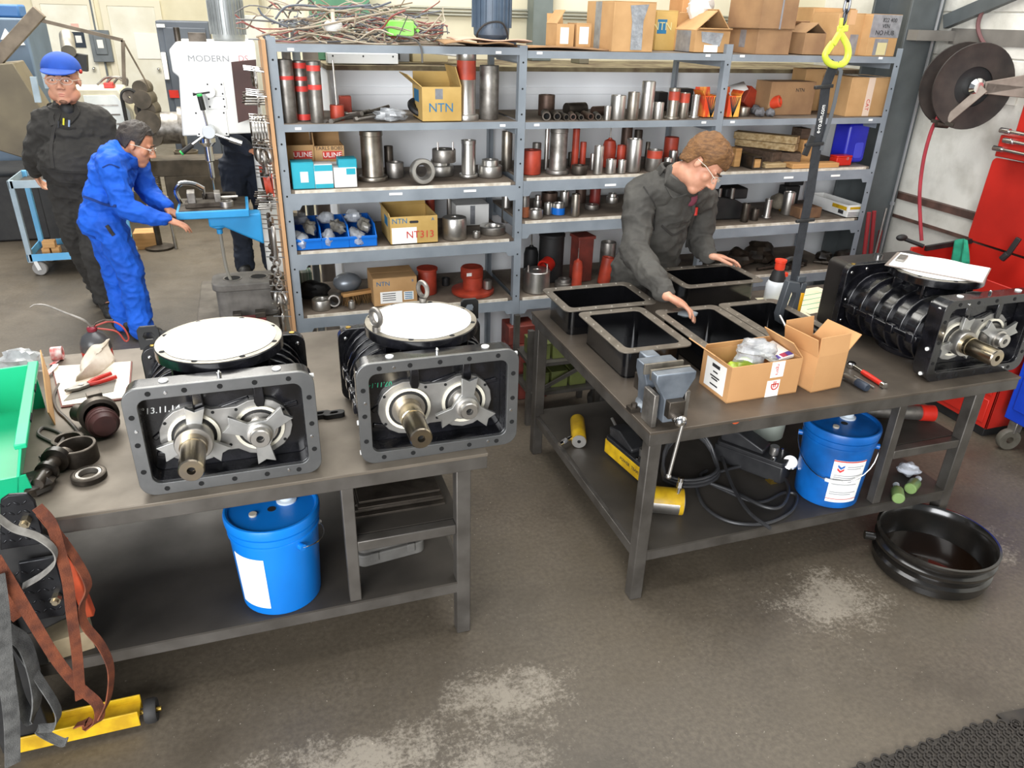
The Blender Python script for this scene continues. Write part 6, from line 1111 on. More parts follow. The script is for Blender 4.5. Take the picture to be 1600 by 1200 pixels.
# ---- right bay, fourth shelf
z4 = zlev(2, 3); t = thing('gear_housing', '', 'housing', (PZ(1148, 350, z4).x, YS+0.12, z4+0.0005), -0.1)
mb = MB(); mb.box(-0.16, 0.02, 0, -0.08, 0.22, 0.20); part('end_block', mb, BLACK_M, t, bev=0.006); mb = MB(); mb.prism([(-0.08, 0), (0.15, 0), (0.15, 0.08), (0.05, 0.13), (-0.08, 0.15)], 0.03, 0.22, ax='y'); part('housing_body', mb, BLACK_M, t, bev=0.008); mb = MB(); mb.box(0.0, 0.08, 0.12, 0.16, 0.24, 0.19); part('motor_box', mb, BLACK_M, t, bev=0.01)
for x in (-0.06, 0.03): mb = MB(); mb.cyl((x, 0.05, 0.12), (x, 0.05, 0.20), 0.014, n=12); part('shaft_end', mb, STEEL_D, t)
reg(t, 2, 3, 'black gear housing', 1148)
mb = MB(); crumple(mb, (0, 0, 0.055), (0.075, 0.07, 0.055), 91, 0.15); reg(one('dusty_motor', mb, mat('dusty_grey_brown', '#8a8272', '#5d564a', rough=0.85, scale=14), '', 'motor', loc=(PZ(1206, 324, z4).x, YS+0.32, z4+0.001)), 2, 3, 'dusty rounded motor end', 1206)
o, r, h = scyl(2, 3, (1197, 1208, 311, 329), 'small steel sleeve with red foot', STEEL, 'flange', back=0.12)
scyl(2, 3, (1227, 1245, 300, 327), 'bright flanged steel sleeve', STEEL, 'tube', back=0.16)
mb = MB(); mb.box(-0.06, 0, 0, 0.06, 0.08, 0.13); mb.box(-0.03, 0.01, 0.13, 0.09, 0.07, 0.17); reg(one('black_bracket', mb, BLACK_M, '', 'bracket', loc=(PY(1237, 300, YS+0.45).x, YS+0.44, z4+0.0005), bev=0.006), 2, 3, 'tall black bracket', 1238)
mb = MB(); A = PZ(1218, 328, z4+0.01); B = PZ(1236, 333, z4+0.01); mb.cyl(A, B, 0.008, n=10); mb.cyl(B, B+(B-A).normalized()*0.012, 0.014, n=6); reg(one('loose_bolt', mb, BRASS, '', 'bolt'), 2, 3, 'loose brassy bolt', 1227.5)
mb = MB(); mb.box(-0.09, 0, 0, 0.08, 0.13, 0.07); reg(one('rusty_block', mb, mat('rusty_brown', '#7a5a3e', '#5b4230', rough=0.85, scale=14), '', 'block', loc=(PZ(1268, 342, z4).x, YS+0.06, z4+0.0005), bev=0.005), 2, 3, 'rusty brown block', 1268)
o, hw, h, fy = sbox(2, 3, (1318, 1347, 321, 344), 0.40, 'open white carton with yellow print', WHITE, True); decal(o, 'yellow_print', YELLOW, (0.0, h*0.75), hw*1.4, h*0.2, ('f', fy)); decal(o, 'yellow_print', YELLOW, (-0.12, h*0.7), 0.14, h*0.3, ('l', -hw)); decal(o, 'black_print', INK, (-0.14, h*0.35), 0.05, h*0.3, ('l', -hw))
for k in range(3): decal(o, 'print_line', INK, (0, h*(0.15+0.12*k)), hw*1.7, 0.004, ('f', fy-0.0002))
# ---- right bay, bottom shelf: dark oily parts
z5 = zlev(2, 4)
for i, (x, y, s, d) in enumerate(((1112, 405, 0.07, 'dark lump'), (1145, 395, 0.09, 'large dark lump'), (1185, 390, 0.10, 'large oily lump'), (1160, 415, 0.05, 'small oily lump'), (1300, 395, 0.06, 'dark lump'), (1275, 405, 0.05, 'small dark lump'))):
    mb = MB(); crumple(mb, (0, 0, s*0.7), (s*1.2, s*0.9, s*0.75), 110+i, 0.3, 14, 9); reg(one('oily_part', mb, GREASE, '', 'machine part', loc=(PY(x, y, YS+0.25).x, YS+0.12+0.06*(i % 4), z5+0.001), ang=25), 2, 4, d, x)
for i, (x, R) in enumerate(((1222, 0.075), (1252, 0.06))):
    t = thing('spur_gear', '', 'gear', (PY(x, 410, YS+0.12).x, YS+0.12+0.03*i, z5+0.002)); P = []
    for k in range(48): a = 2*PI*k/48; P.append((R*(1.0 if k % 4 < 2 else 0.88)*math.cos(a), R*(1.0 if k % 4 < 2 else 0.88)*math.sin(a)))
    mb = MB(); mb.ring(P, circ(R*0.3, 48), 0, 0.03); part('toothed_ring', mb, STEEL_O, t); mb = MB(); mb.ring(circ(R*0.45, 24), circ(R*0.28, 24), 0.03, 0.06); part('hub', mb, STEEL_O, t); reg(t, 2, 4, 'oily dark gear wheel', x)
for i, (x, y, r_, L_, d) in enumerate(((1135, 412, 0.016, 0.16, 'dark stub shaft'), (1200, 420, 0.014, 0.20, 'long dark shaft'), (1240, 398, 0.02, 0.12, 'thick dark shaft'), (1290, 420, 0.013, 0.18, 'thin dark shaft'), (1320, 405, 0.018, 0.12, 'short dark shaft'))):
    p = PY(x, y, YS+0.10); t = thing('drive_shaft_blank', '', 'shaft', (p.x, YS+0.07+0.03*(i % 2), z5+0.001), 0.5-0.35*i); mb = MB(); mb.lathe([(0, -L_/2), (r_*0.7, -L_/2), (r_*0.7, -L_*0.2), (r_, -L_*0.19), (r_, L_*0.3), (r_*0.6, L_*0.31), (r_*0.6, L_/2), (0, L_/2)], (0, 0, r_), 14, (1, 0, 0)); part('shaft_body', mb, (GREASE, STEEL_O)[i % 2], t); reg(t, 2, 4, d, x)
for box, d, m, st, kw in (((1062, 1074, 240, 262), 'narrow dull sleeve', STEEL_D, 'tube', {'back': 0.1}), ((1072, 1086, 232, 258), 'dark red sleeve', RC_, 'tube', {'back': 0.2}), ((888, 896, 238, 262), 'slim dark pin', STEEL_O, 'solid', {'back': 0.3})):
    scyl(1, 2, box, d, m, st, **kw)
for box, d, m, st, kw in (((1160, 1172, 318, 346), 'short oily sleeve', STEEL_O, 'tube', {'back': 0.06}), ((1176, 1188, 326, 342), 'low oily ring', STEEL_O, 'ring', {'back': 0.08}), ((1128, 1140, 300, 330), 'upright steel pin', STEEL_D, 'solid', {'back': 0.42})):
    scyl(2, 3, box, d, m, st, **kw)
for box, d, m, st, kw in (((786, 800, 304, 322), 'blue-based bushing by the post', STEEL, 'tube', {'back': 0.34}), ((740, 752, 362, 376), 'little chrome bushing', STEEL, 'tube', {'back': 0.05})):
    scyl(0, 3, box, d, m, st, **kw)
for box, d, m, st, kw in (((692, 704, 434, 452), 'black bored knob', BLACK_M, 'ring', {'back': 0.3}), ((545, 556, 470, 480), 'small bright nut', STEEL, 'ring', {'back': 0.04})):
    scyl(0, 4, box, d, m, st, **kw)
# ---- top deck
zt0 = LEVELS[0][0][0]
rnd = random.Random(12); mb = MB(); cols = []
for i in range(230):
    x0 = rnd.uniform(0.17, 0.95); y0 = YS+rnd.uniform(0.03, 0.5); zb = zt0+0.01+rnd.random()**1.5*0.15*(1.0 if x0 < 0.85 else 0.6); L_ = rnd.uniform(0.12, 0.5); a = rnd.gauss(0, 0.5)+(PI if rnd.random() < 0.3 else 0)
    P = [Vector((x0, y0, zb))]
    for k in range(3): a += rnd.gauss(0, 0.35); P.append(P[-1]+Vector((math.cos(a)*L_/3, math.sin(a)*L_/5, rnd.gauss(0.0, 0.028))))
    for p in P: p.z = max(p.z, zt0+0.006); p.y = min(max(p.y, YS+0.0), YS+0.56); p.x = min(max(p.x, 0.0), 1.0)
    mb.mi = i % 6; mb.tube(spline(P, 3), rnd.choice((0.003, 0.0035, 0.0045)), 5)
WIRES = [mat('wire_%d' % i, c, rough=0.5) for i, c in enumerate(('#9a8c78', '#7d6a58', '#b0a590', '#5c6068', '#8b4a42', '#55524e'))]
o = part('cable_tangle', mb, WIRES, None); o['label'] = 'tangle of wires, cables and tubing heaped on the left bay'; o['kind'] = 'stuff'; o['category'] = 'cables'
for i, (pts, m, d) in enumerate((((( 400, 58), (430, 50), (490, 42), (560, 28), (640, 12)), 0, 'long copper tube sticking out over the left end'), (((430, 30), (445, 12), (470, 8), (520, 12), (580, 8)), 3, 'stiff cable loop rising above the tangle'), (((690, 55), (718, 62), (728, 75), (730, 98)), 5, 'black cable dangling below the top shelf'), (((403, 12), (412, 25), (432, 35), (450, 42)), 3, 'grey cable curling past the left post'))):
    P = [PY(x, y, YS+0.04+0.02*i) for x, y in pts]; 
    if i == 2: P = [PY(x-70, y, YS-0.012) for x, y in pts]
    mb = MB(); mb.tube(spline(P, 6), 0.005, 7); one('loose_cable', mb, WIRES[m], d, 'cable', 'loose cables on the top shelf')
p = PY(632, 42, YS+0.1); t = thing('lime_bottle', 'lime green plastic container lying in the wire tangle', 'container', (p.x, YS+0.12, zt0+0.04)); LIME = mat('lime_plastic', '#7be04a', '#a9f07f', rough=0.4, scale=5)
mb = MB(); mb.prism(rrect(0.13, 0.07, 0.012, 4, -0.02, 0.035), -0.04, 0.04, ax='y'); part('container_body', mb, LIME, t, bev=0.006); mb = MB(); mb.bar((0.045, 0, 0.05), (0.075, 0, 0.02), 0.03, 0.015); part('handle', mb, LIME, t, bev=0.004)
p = PY(520, 26, YS+0.1); t = thing('lamp_holder', 'white porcelain lamp holder on the wire tangle', 'lamp holder', (p.x, YS+0.1, zt0+0.055)); mb = MB(); mb.lathe([(0, 0), (0.035, 0), (0.043, 0.012), (0.043, 0.034), (0.03, 0.044), (0, 0.046)], n=20); part('cap', mb, WHITE, t); mb = MB(); mb.cyl((0, 0, 0.04), (0, 0, 0.10), 0.010, n=10); part('neck', mb, mat('ivory_plastic', '#d8cdb8', rough=0.5), t)
p = PY(768, 45, YS+0.25); t = thing('electric_motor', 'blue-grey finned electric motor standing on the top shelf', 'motor', (p.x, YS+0.25, zt0+0.001)); MG = mat('motor_blue_grey', '#4f5f70', '#404e5d', rough=0.45, scale=6)
mb = MB(); mb.box(-0.06, -0.07, 0, 0.12, 0.07, 0.022); part('base', mb, MG, t, bev=0.003); mb = MB(); mb.lathe([(0, 0.02), (0.07, 0.022), (0.095, 0.05), (0.097, 0.09), (0.097, 0.30), (0, 0.31)], n=28); part('stator', mb, MG, t)
for k in range(20): a = 2*PI*k/20; mb = MB(); mb.bar((0.097*math.cos(a), 0.097*math.sin(a), 0.085), (0.097*math.cos(a), 0.097*math.sin(a), 0.30), 0.006, 0.02, upv=(math.cos(a), math.sin(a), 0)); part('cooling_fin', mb, MG, t)
mb = MB(); mb.tube(spline([(-0.09, -0.05, 0.01), (-0.10, -0.08, 0.06), (-0.06, -0.11, 0.105), (0.02, -0.115, 0.11), (0.06, -0.10, 0.05), (0.05, -0.10, 0.01)], 5), 0.005, 7); part('lead', mb, BLACK_M, t)
for i, (x, w, d, zz, lab) in enumerate(((735, 0.36, 0.25, 0.0, 'flattened cardboard sheets piled left of the motor'), (760, 0.40, 0.20, 0.014, 'warped brown sheet on the flattened cardboard'))):
    p = PY(x, 55, YS+0.12); mb = MB(); mb.grid(lambda u, v, w=w, d=d: ((u-0.5)*w, (v-0.5)*d-0.03, 0.006+0.010*math.sin(3*u+2*v)+0.006*math.sin(9*u)), 10, 6); one('cardboard_sheet', mb, (CARD_D, mat('pinkish_card', '#c9a58e', rough=0.85))[i], lab, 'cardboard', 'flattened cardboard on the top shelf', loc=(p.x, YS+0.10, zt0+0.006+zz), solid=0.006)
mb = MB(); p = PY(830, 66, YS+0.12); mb.grid(lambda u, v: ((u-0.5)*0.55, (v-0.5)*0.3, 0.006+0.008*math.sin(4*u+3*v)), 10, 6); one('cardboard_sheet', mb, CARD_D, 'warped sheets under the two small cartons', 'cardboard', 'flattened cardboard on the top shelf', loc=(p.x+0.18, YS+0.20, LEVELS[1][0][0]+0.004), solid=0.008)
def tbox(b, box, depth, desc, m, **kw):
    o, hw, h, fy = sbox(b, 0, box, depth, desc, m, **kw); return o, hw, h, fy
o, hw, h, fy = tbox(1, (868, 897, 42, 69), 0.16, 'small carton with white label, flap up', CARD, open_top=True, flaps={'l': (-0.6, 0.08), 'b': (0.2, 0.05)}, back=0.12); decal(o, 'white_label', PAPER, (-0.005, h*0.5), hw*0.95, h*0.7, ('f', fy)); o.location.z += 0.014
o, hw, h, fy = tbox(1, (899, 924, 41, 69), 0.14, 'small closed carton with white label', CARD, back=0.12); decal(o, 'white_label', PAPER, (-0.0, h*0.5), hw*1.2, h*0.7, ('f', fy)); o.location.z += 0.014
o, hw, h, fy = tbox(1, (952, 1023, 2, 79), 0.36, 'tall taped carton with silver film', CARD, back=0.02); mb = MB(); mb.prism([(-hw*0.25, h*0.92), (hw*0.62, h*0.95), (hw*0.42, h*0.62), (hw*0.45, 0.01), (-hw*0.10, 0.01), (-hw*0.12, h*0.6)], fy-0.002, fy, ax='y'); part('silver_tape', mb, mat('crinkled_silver', '#a9adb2', '#8e9297', rough=0.25, metal=0.4, scale=25, bump=0.6, bscale=40), o); decal(o, 'side_tape', TAPE_G, (0.02, h*0.5), 0.08, h*0.98, ('l', -hw))
o, hw, h, fy = tbox(1, (1020, 1056, 16, 77), 0.22, 'yellow carton with blue printed square', CARD_Y, back=0.26); decal(o, 'blue_square', INK_B, (-hw*0.45, h*0.6), hw*0.9, h*0.35, ('f', fy)); text('carton_lettering', 'NTN', 0.06, mat('pale_ink', '#c9c08a', rough=0.8), o, (-hw*0.45, fy-0.0016, h*0.6), extr=0.0004)
o, hw, h, fy = tbox(1, (1080, 1141, 48, 82), 0.26, 'open carton with silver tape and torn label', CARD, open_top=True, flaps={'f': (1.2, 0.03), 'r': (-0.7, 0.14), 'l': (-0.9, 0.16), 'b': (-0.5, 0.1)}, back=0.03); mb = MB(); mb.prism([(-hw*0.7, h*0.95), (hw*0.6, h*0.9), (hw*0.45, h*0.3), (-hw*0.6, h*0.5)], fy-0.002, fy, ax='y'); part('silver_tape', mb, _mats['crinkled_silver'], o); decal(o, 'torn_label', PAPER, (-hw*0.05, h*0.2), hw*0.8, h*0.32, ('f', fy-0.002)); decal(o, 'side_tape', TAPE_G, (0.0, h*0.5), 0.16, h*0.95, ('l', -hw))
tbox(1, (1058, 1106, -22, 60), 0.16, 'tall orange-brown carton at the back', mat('orange_card', '#cf9a66', '#bf8a58', rough=0.85), back=0.40)
mb = MB(); crumple(mb, (0, 0, 0.07), (0.075, 0.06, 0.075), 55, 0.3); p = PY(1094, 38, YS+0.2); one('white_plastic_bag', mb, mat('white_bag', '#ece9e4', '#d8d2ca', rough=0.4), 'white plastic bag on the open silver-taped carton', 'bag', loc=(p.x, YS+0.22, LEVELS[1][0][0]+0.155), ang=25)
o, hw, h, fy = tbox(2, (1176, 1237, 46, 84), 0.30, 'lower carton of the stack, corner taped', CARD_D, back=0.03); decal(o, 'silver_tape', TAPE_G, (0.0, h*0.6), 0.06, h*0.7, ('l', -hw)); hz_ = h
o2 = carton('carton', 'stained brown carton on top of the stack', 'box', (o.location.x-0.01, o.location.y-0.01, o.location.z+hz_+0.001), 0.06, hw*2*1.1, 0.30, 0.24, CARD_D); o2['group'] = 'parts on the top shelf of the right bay'; mb = MB(); mb.box(hw*0.1, -0.151, 0.0, hw*0.2, -0.15, 0.24); part('clear_tape', mb, TAPE_G, o2)
tbox(2, (1250, 1289, 52, 84), 0.24, 'low carton with raised flap', CARD_D, open_top=True, flaps={'l': (-1.0, 0.10), 'r': (-0.9, 0.08), 'b': (-0.9, 0.1)}, back=0.03)
o, hw, h, fy = tbox(2, (1296, 1346, 20, 84), 0.24, 'carton right of the yellow hook', CARD, back=0.10); decal(o, 'silver_tape', TAPE_G, (hw*0.4, h*0.25), 0.06, h*0.5, ('f', fy)); decal(o, 'seam_tape', mat('seam_tape', '#caa177', rough=0.5), (0, h*0.9), 0.05, 0.08, ('f', fy))
o, hw, h, fy = tbox(2, (1347, 1402, 22, 86), 0.28, 'carton wrapped in silver tape with handwriting', CARD, back=0.03); decal(o, 'silver_wrap', TAPE_G, (0, h*0.72), hw*2, h*0.54, ('f', fy)); text('handwriting', '822 400', 0.032, INK, o, (0.02, fy-0.0016, h*0.86), extr=0.0004); text('handwriting', 'VEN', 0.03, INK, o, (0.0, fy-0.0016, h*0.72), extr=0.0004); text('handwriting', 'NO HUB', 0.036, INK, o, (0.0, fy-0.0016, h*0.56), extr=0.0004); decal(o, 'silver_tape', TAPE_G, (-0.01, h*0.22), 0.10, h*0.4, ('f', fy)); decal(o, 'tan_sticker', mat('tan_sticker', '#c9bd8d', rough=0.7), (0.0, h*0.18), 0.07, h*0.3, ('f', fy-0.001))
p = PY(1240, 30, YS+0.42); o2 = carton('carton', 'tall brown carton behind the low open one', 'box', (PY(1285, 60, YS+0.42).x, YS+0.45, LEVELS[2][0][0]+0.001), 0, 0.32, 0.2, 0.26, CARD, {}, open_top=False); o2['group'] = 'parts on the top shelf of the right bay'
# labels: look, then order along the shelf
for (b, l), L in SHELF_ITEMS.items():
    cnt = {}
    for x, o, d in L: cnt.setdefault(d, []).append((x, o))
    nm = ('top shelf' if l == 0 else LVN[l]+' shelf')+', '+BAY[b]+' bay'
    for d, its in cnt.items():
        its.sort(key=lambda q: q[0])
        for i, (x, o) in enumerate(its): o['label'] = (d+', '+nm) if len(its) == 1 else '%s, %s of %s from left, %s' % (d, ORD[i], ('two', 'three', 'four', 'five', 'six', 'seven', 'eight', 'nine', 'ten')[len(its)-2], nm)
# ------------------------------------------------------------------ right-hand wall: hose reel, red tool chest, blue cart
REELM = mat('reel_black_steel', '#26221f', '#3a332e', rough=0.6, scale=9)
ARMM = mat('reel_arm_tan', '#8f8478', '#75695e', rough=0.5, metal=0.3, scale=12)
RC3 = Vector((4.04, 3.60, 1.80)); AX = Vector((0.30, 0.95, 0.0)).normalized()
t = thing('hose_reel', 'black wall-mounted air hose reel with red hose', 'hose reel', tuple(RC3))
for s, nm in ((0.0, 'reel_flange'), (0.15, 'reel_flange')):
    mb = MB(); mb.lathe([(0.11, 0), (0.20, 0.006), (0.235, 0.0), (0.238, 0.006), (0.235, 0.012), (0.20, 0.014), (0.11, 0.008)], AX*s, 44, AX, closed=True); part(nm, mb, REELM, t)
mb = MB(); mb.lathe([(0.115, 0.004), (0.115, 0.155)], (0, 0, 0), 32, AX); part('drum', mb, BLACK_M, t)
mb = MB(); mb.lathe([(0, 0.02), (0.117, 0.02)], (0, 0, 0), 32, AX); part('drum_end', mb, BLACK_M, t)
mb = MB()
for k in range(5): mb.torus(AX*(0.03+0.022*k), AX, 0.135+0.012*(k % 2), 0.010, 32, 7)
part('wound_hose', mb, mat('red_rubber_hose', '#a3303a', '#8a2630', rough=0.5, scale=9), t)
mb = MB(); mb.lathe([(0, -0.06), (0.03, -0.058), (0.05, -0.04), (0.055, 0.0), (0.055, 0.03)], (0, 0, 0), 24, AX); part('hub_dome', mb, CHROME, t)
wp = Vector((0.29, -0.26, 0.03))
mb = MB(); mb.bar((0.01, -0.07, 0.0), wp+Vector((0, 0, 0.05)), 0.012, 0.07); mb.bar((0.01, -0.07, 0.0), wp+Vector((0, 0, -0.05)), 0.012, 0.06); part('support_arm', mb, ARMM, t, bev=0.003)
g_ = PX(1470, 190, 3.93)-RC3
mb = MB(); mb.bar((0.0, -0.075, 0.0), g_+Vector((0.02, -0.02, 0.01)), 0.012, 0.05); part('guide_arm', mb, ARMM, t, bev=0.003)
mb = MB(); mb.box(0.28, -0.42, -0.09, 0.305, -0.22, 0.14); part('wall_plate', mb, STEEL_D, t, bev=0.003)
bo = MB(); bo.cyl((0.28, 0, 0), (0.268, 0, 0), 0.011, n=6); rep('plate_bolt', bo, CHROME, t, [(0, -0.25, z) for z in (-0.06, -0.01, 0.04, 0.09)])
mb = MB(); mb.bar(g_+Vector((-0.02, 0.05, 0.0)), g_+Vector((0.03, -0.07, -0.012)), 0.012, 0.02); mb.cyl(g_+Vector((-0.03, 0, -0.015)), g_+Vector((0.04, -0.02, -0.02)), 0.018, n=12); mb.cyl(g_+Vector((-0.03, 0.0, 0.03)), g_+Vector((0.04, -0.02, 0.025)), 0.012, n=12); part('roller_guide', mb, STEEL_O, t)
HR = _mats['red_rubber_hose']
hp = [PX(1502, 98, 4.0), PX(1482, 140, 3.97), PX(1466, 182, 3.94), PX(1455, 205, 3.93), PX(1443, 250, 3.93), PX(1437, 300, 3.93), PX(1438, 345, 3.93), PX(1440, 376, 3.93)]
mb = MB(); mb.tube(spline(hp, 6), 0.011, 9); part('hanging_hose', mb, HR, t).location = -RC3
mb = MB(); mb.tube(spline([PX(x, y, 4.30) for x, y in ((1548, -4), (1534, 20), (1528, 40), (1533, 60), (1545, 78))], 6), 0.012, 8); one('supply_hose', mb, mat('grey_red_hose', '#6e4a4a', rough=0.5), 'dull supply hose coming down to the hose reel', 'hose')
# red tool chest, open, against the wall
REDC = mat('tool_chest_red', '#c0291e', '#a82219', rough=0.4, scale=3)
cx0, cx1, cy0, cy1, cz = 3.78, 4.24, 2.66, 3.50, 0.86
t = thing('tool_chest', 'red steel tool chest with its lid open against the wall', 'tool chest', (0, 0, 0))
for nm, b in (('chest_side', (cx0, cy0, 0.06, cx0+0.012, cy1, cz)), ('chest_side', (cx1-0.012, cy0, 0.06, cx1, cy1, cz+0.04)), ('chest_end', (cx0, cy1-0.012, 0.06, cx1, cy1, cz+0.03)), ('chest_end', (cx0, cy0, 0.06, cx1, cy0+0.012, cz)), ('chest_floor', (cx0, cy0, 0.56, cx1, cy1, 0.575)), ('chest_plinth', (cx0+0.02, cy0+0.02, 0.0, cx1-0.02, cy1-0.02, 0.06))):
    mb = MB(); mb.box(*b); part(nm, mb, REDC if nm != 'chest_plinth' else BLACK_M, t, bev=0.003)
mb = MB(); mb.prism(rrect(cy1-cy0, 0.50, 0.03, 4, (cy0+cy1)/2, 0.26), 0, 0.018, ax='x'); ld = part('chest_lid', mb, REDC, t, bev=0.003); ld.location = (cx1-0.02, 0, cz+0.045); ld.rotation_euler = (0, 0.03, 0)
for z in (0.16, 0.33, 0.50, 0.67): mb = MB(); mb.box(cx0-0.008, cy0+0.03, z-0.07, cx0, cy1-0.03, z+0.07); dr = part('drawer', mb, REDC, t, bev=0.003); mb = MB(); mb.box(cx0-0.02, cy0+0.1, z+0.045, cx0-0.008, cy1-0.1, z+0.06); part('drawer_pull', mb, CHROME, dr)
mb = MB(); mb.bar((cx0+0.1, cy1-0.02, cz+0.02), (cx0+0.45, cy1-0.03, cz+0.05), 0.02, 0.03); mb.cyl((cx0+0.08, cy1-0.02, cz+0.035), (cx0-0.02, cy1+0.05, cz+0.07), 0.012, n=10); mb.ell((cx0-0.03, cy1+0.055, cz+0.075), (0.04, 0.025, 0.02), 12, 8); one('torque_wrench', mb, BLACK_M, 'black torque wrench lying across the chest\'s far end', 'wrench')
q = [PX(x, y, 4.12) for x, y in ((1494, 378), (1512, 376), (1512, 402), (1488, 418))]
def gr(u, v): a = q[0].lerp(q[3], u); b = q[1].lerp(q[2], u); p = a.lerp(b, v); return (p.x-0.15-0.015*math.sin(9*v), p.y, p.z)
q = [PX(x, y, 4.0) for x, y in ((1492, 376), (1513, 375), (1513, 412), (1486, 428))]
def gr(u, v): a = q[0].lerp(q[3], u); b = q[1].lerp(q[2], u); p = a.lerp(b, v); return (p.x-0.012*math.sin(9*v+2*u), p.y, p.z+0.01*math.sin(PI*v))
mb = MB(); mb.grid(gr, 6, 10); one('green_rag', mb, mat('green_cloth', '#2aa07c', '#1f8064', rough=0.9, scale=12), 'green shop rag draped over the red tool chest', 'rag', solid=0.006)
t = thing('tool_cabinet', 'red wall cabinet above the open chest lid', 'cabinet', (0, 0, 0)); wy1 = 3.40
mb = MB(); mb.box(4.20, 2.6, 1.58, 4.30, wy1-0.02, 2.1); part('cabinet_body', mb, REDC, t, bev=0.005)
mb = MB(); mb.box(4.12, 2.6, 1.44, 4.30, wy1, 1.56); part('cabinet_tray', mb, REDC, t, bev=0.005)
for i, (z, dy) in enumerate(((1.585, 0.02), (1.535, -0.02), (1.485, 0.03))):
    mb = MB(); mb.cyl((4.11, wy1+dy-0.06, z), (4.11, wy1+dy-0.42, z-0.01), 0.010, n=10); mb.cyl((4.11, wy1+dy-0.02, z), (4.11, wy1+dy-0.08, z), 0.016, n=12); o = one('extension_bar', mb, CHROME, ('chrome extension bar', 'chrome ratchet bar', 'chrome breaker bar')[i]+(' on the red cabinet, topmost', ' on the red cabinet, middle one', ' on the red cabinet, lowest')[i], 'tool', 'chrome bars on the red cabinet')
mb = MB(); p = PX(1592, 385, 4.18); mb.bar(p+Vector((-0.02, 0, 0.05)), p+Vector((-0.03, 0.03, -0.06)), 0.02, 0.03); mb.cyl(p+Vector((-0.03, 0.03, -0.05)), p+Vector((-0.04, 0.05, -0.09)), 0.02, n=8); one('locking_clamp', mb, BLACK_M, 'black locking clamp hanging on the chest lid', 'clamp', bev=0.003)
# blue cart at the right edge
BLC = mat('cart_royal_blue', '#1743c4', '#1238a8', rough=0.4, scale=4)
t = thing('tool_cart', 'royal blue steel tool cart at the right edge', 'cart', (3.80, 2.14, 0))
mb = MB(); mb.box(0, 0, 0.17, 0.38, 0.46, 0.72); part('cart_body', mb, BLC, t, bev=0.006)
mb = MB(); mb.box(-0.012, 0.05, 0.24, 0.0, 0.42, 0.66); part('side_panel', mb, BLC, t, bev=0.004)
for x, y in ((0.03, 0.40), (0.03, 0.06), (0.34, 0.40), (0.34, 0.06)):
    mb = MB(); mb.lathe([(0.02, -0.018), (0.058, -0.02), (0.062, -0.012), (0.062, 0.012), (0.058, 0.02), (0.02, 0.018)], (x-0.02, y, 0.062), 22, (0.3, 1, 0), closed=True); cw = part('caster_wheel', mb, mat('grey_caster', '#5c584f', '#474339', rough=0.6, scale=12), t)
    mb = MB(); mb.cbox((x, y, 0.14), (0.05, 0.05, 0.07)); part('caster_fork', mb, STEEL_D, cw, bev=0.004)
mb = MB(); mb.cyl((-0.02, 0.30, 0.40), (-0.02, 0.30, 0.68), 0.012, n=10); part('side_handle', mb, STEEL, t)
# bar stock leaning by the column
for i, (x0, y0, x1, y1, m, d) in enumerate(((1358, 332, 1350, 400, 'RED', 'long red bar standing by the column foot'), (1366, 330, 1360, 398, 'RED', 'second red bar standing by the column foot'), (1385, 325, 1366, 400, 'GREY', 'thin pale rod leaning against the column'), (1376, 360, 1368, 400, 'RED', 'short red bar by the column foot'))):
    a = PY(x0, y0, 3.98+0.03*i); b = PY(x1, y1, 3.98+0.03*i); d_ = (b-a).normalized(); b = a+d_*((0.0-a.z)/d_.z); mb = MB(); mb.cyl(a, b, 0.014 if m == 'RED' else 0.007, n=10); one('bar_stock', mb, mat('dark_red_bar', '#8f2a2e', rough=0.5) if m == 'RED' else STEEL, d, 'bar', 'bars standing by the steel column')

# ------------------------------------------------------------------ machines seen above the partition, behind the shelving
WM = mat('machine_white', '#eef0ee', '#e2e4e2', rough=0.35, scale=3)
t = thing('radial_arm', 'white machine arm resting on the partition behind the left bay', 'machine', (0, 4.85, 1.8255))
x0, x1 = PY(512, 98, 4.7).x, PY(622, 98, 4.7).x
mb = MB(); mb.box(x0, -0.16, 0.005, x1, -0.06, 0.06); bs = part('base_plate', mb, WM, t, bev=0.003)
for x in (x0+0.03, (x0+x1)/2, x1-0.03): mb = MB(); mb.cyl((x, -0.161, 0.045), (x, -0.159, 0.045), 0.005, n=8); part('plate_screw', mb, INK, bs)
mb = MB(); xc = PY(566, 92, 4.8).x; mb.cyl((xc, -0.05, 0.0), (xc, -0.05, 0.10), 0.05, n=20); part('pivot_post', mb, WM, t)
mb = MB(); a = PY(552, 75, 4.85).x; b = PY(720, 80, 4.85).x; mb.prism([(a, 0.10), (b, 0.04), (b, 0.13), (a, 0.185)], -0.10, 0.05, ax='y'); part('arm_box', mb, WM, t, bev=0.006)
t = thing('green_cabinet', 'green steel machine cabinet behind the wire tangle', 'cabinet', (PY(492, 60, 5.1).x, 5.1, 1.826)); GRN = mat('machine_green', '#5d8f6e', '#4f7d5f', rough=0.5, scale=4)
mb = MB(); mb.box(0, 0, 0, 0.34, 0.28, 0.75); part('cabinet_body', mb, GRN, t, bev=0.004); mb = MB(); mb.box(0.05, -0.006, 0.02, 0.29, 0, 0.19); dr = part('drawer', mb, GRN, t, bev=0.003); mb = MB(); mb.box(0.13, -0.012, 0.05, 0.22, -0.006, 0.075); part('label_holder', mb, STEEL_D, dr); mb = MB(); mb.tube([(0.15, -0.008, 0.14), (0.17, -0.02, 0.125), (0.19, -0.008, 0.14)], 0.004, 6); part('drawer_pull', mb, STEEL_D, dr)
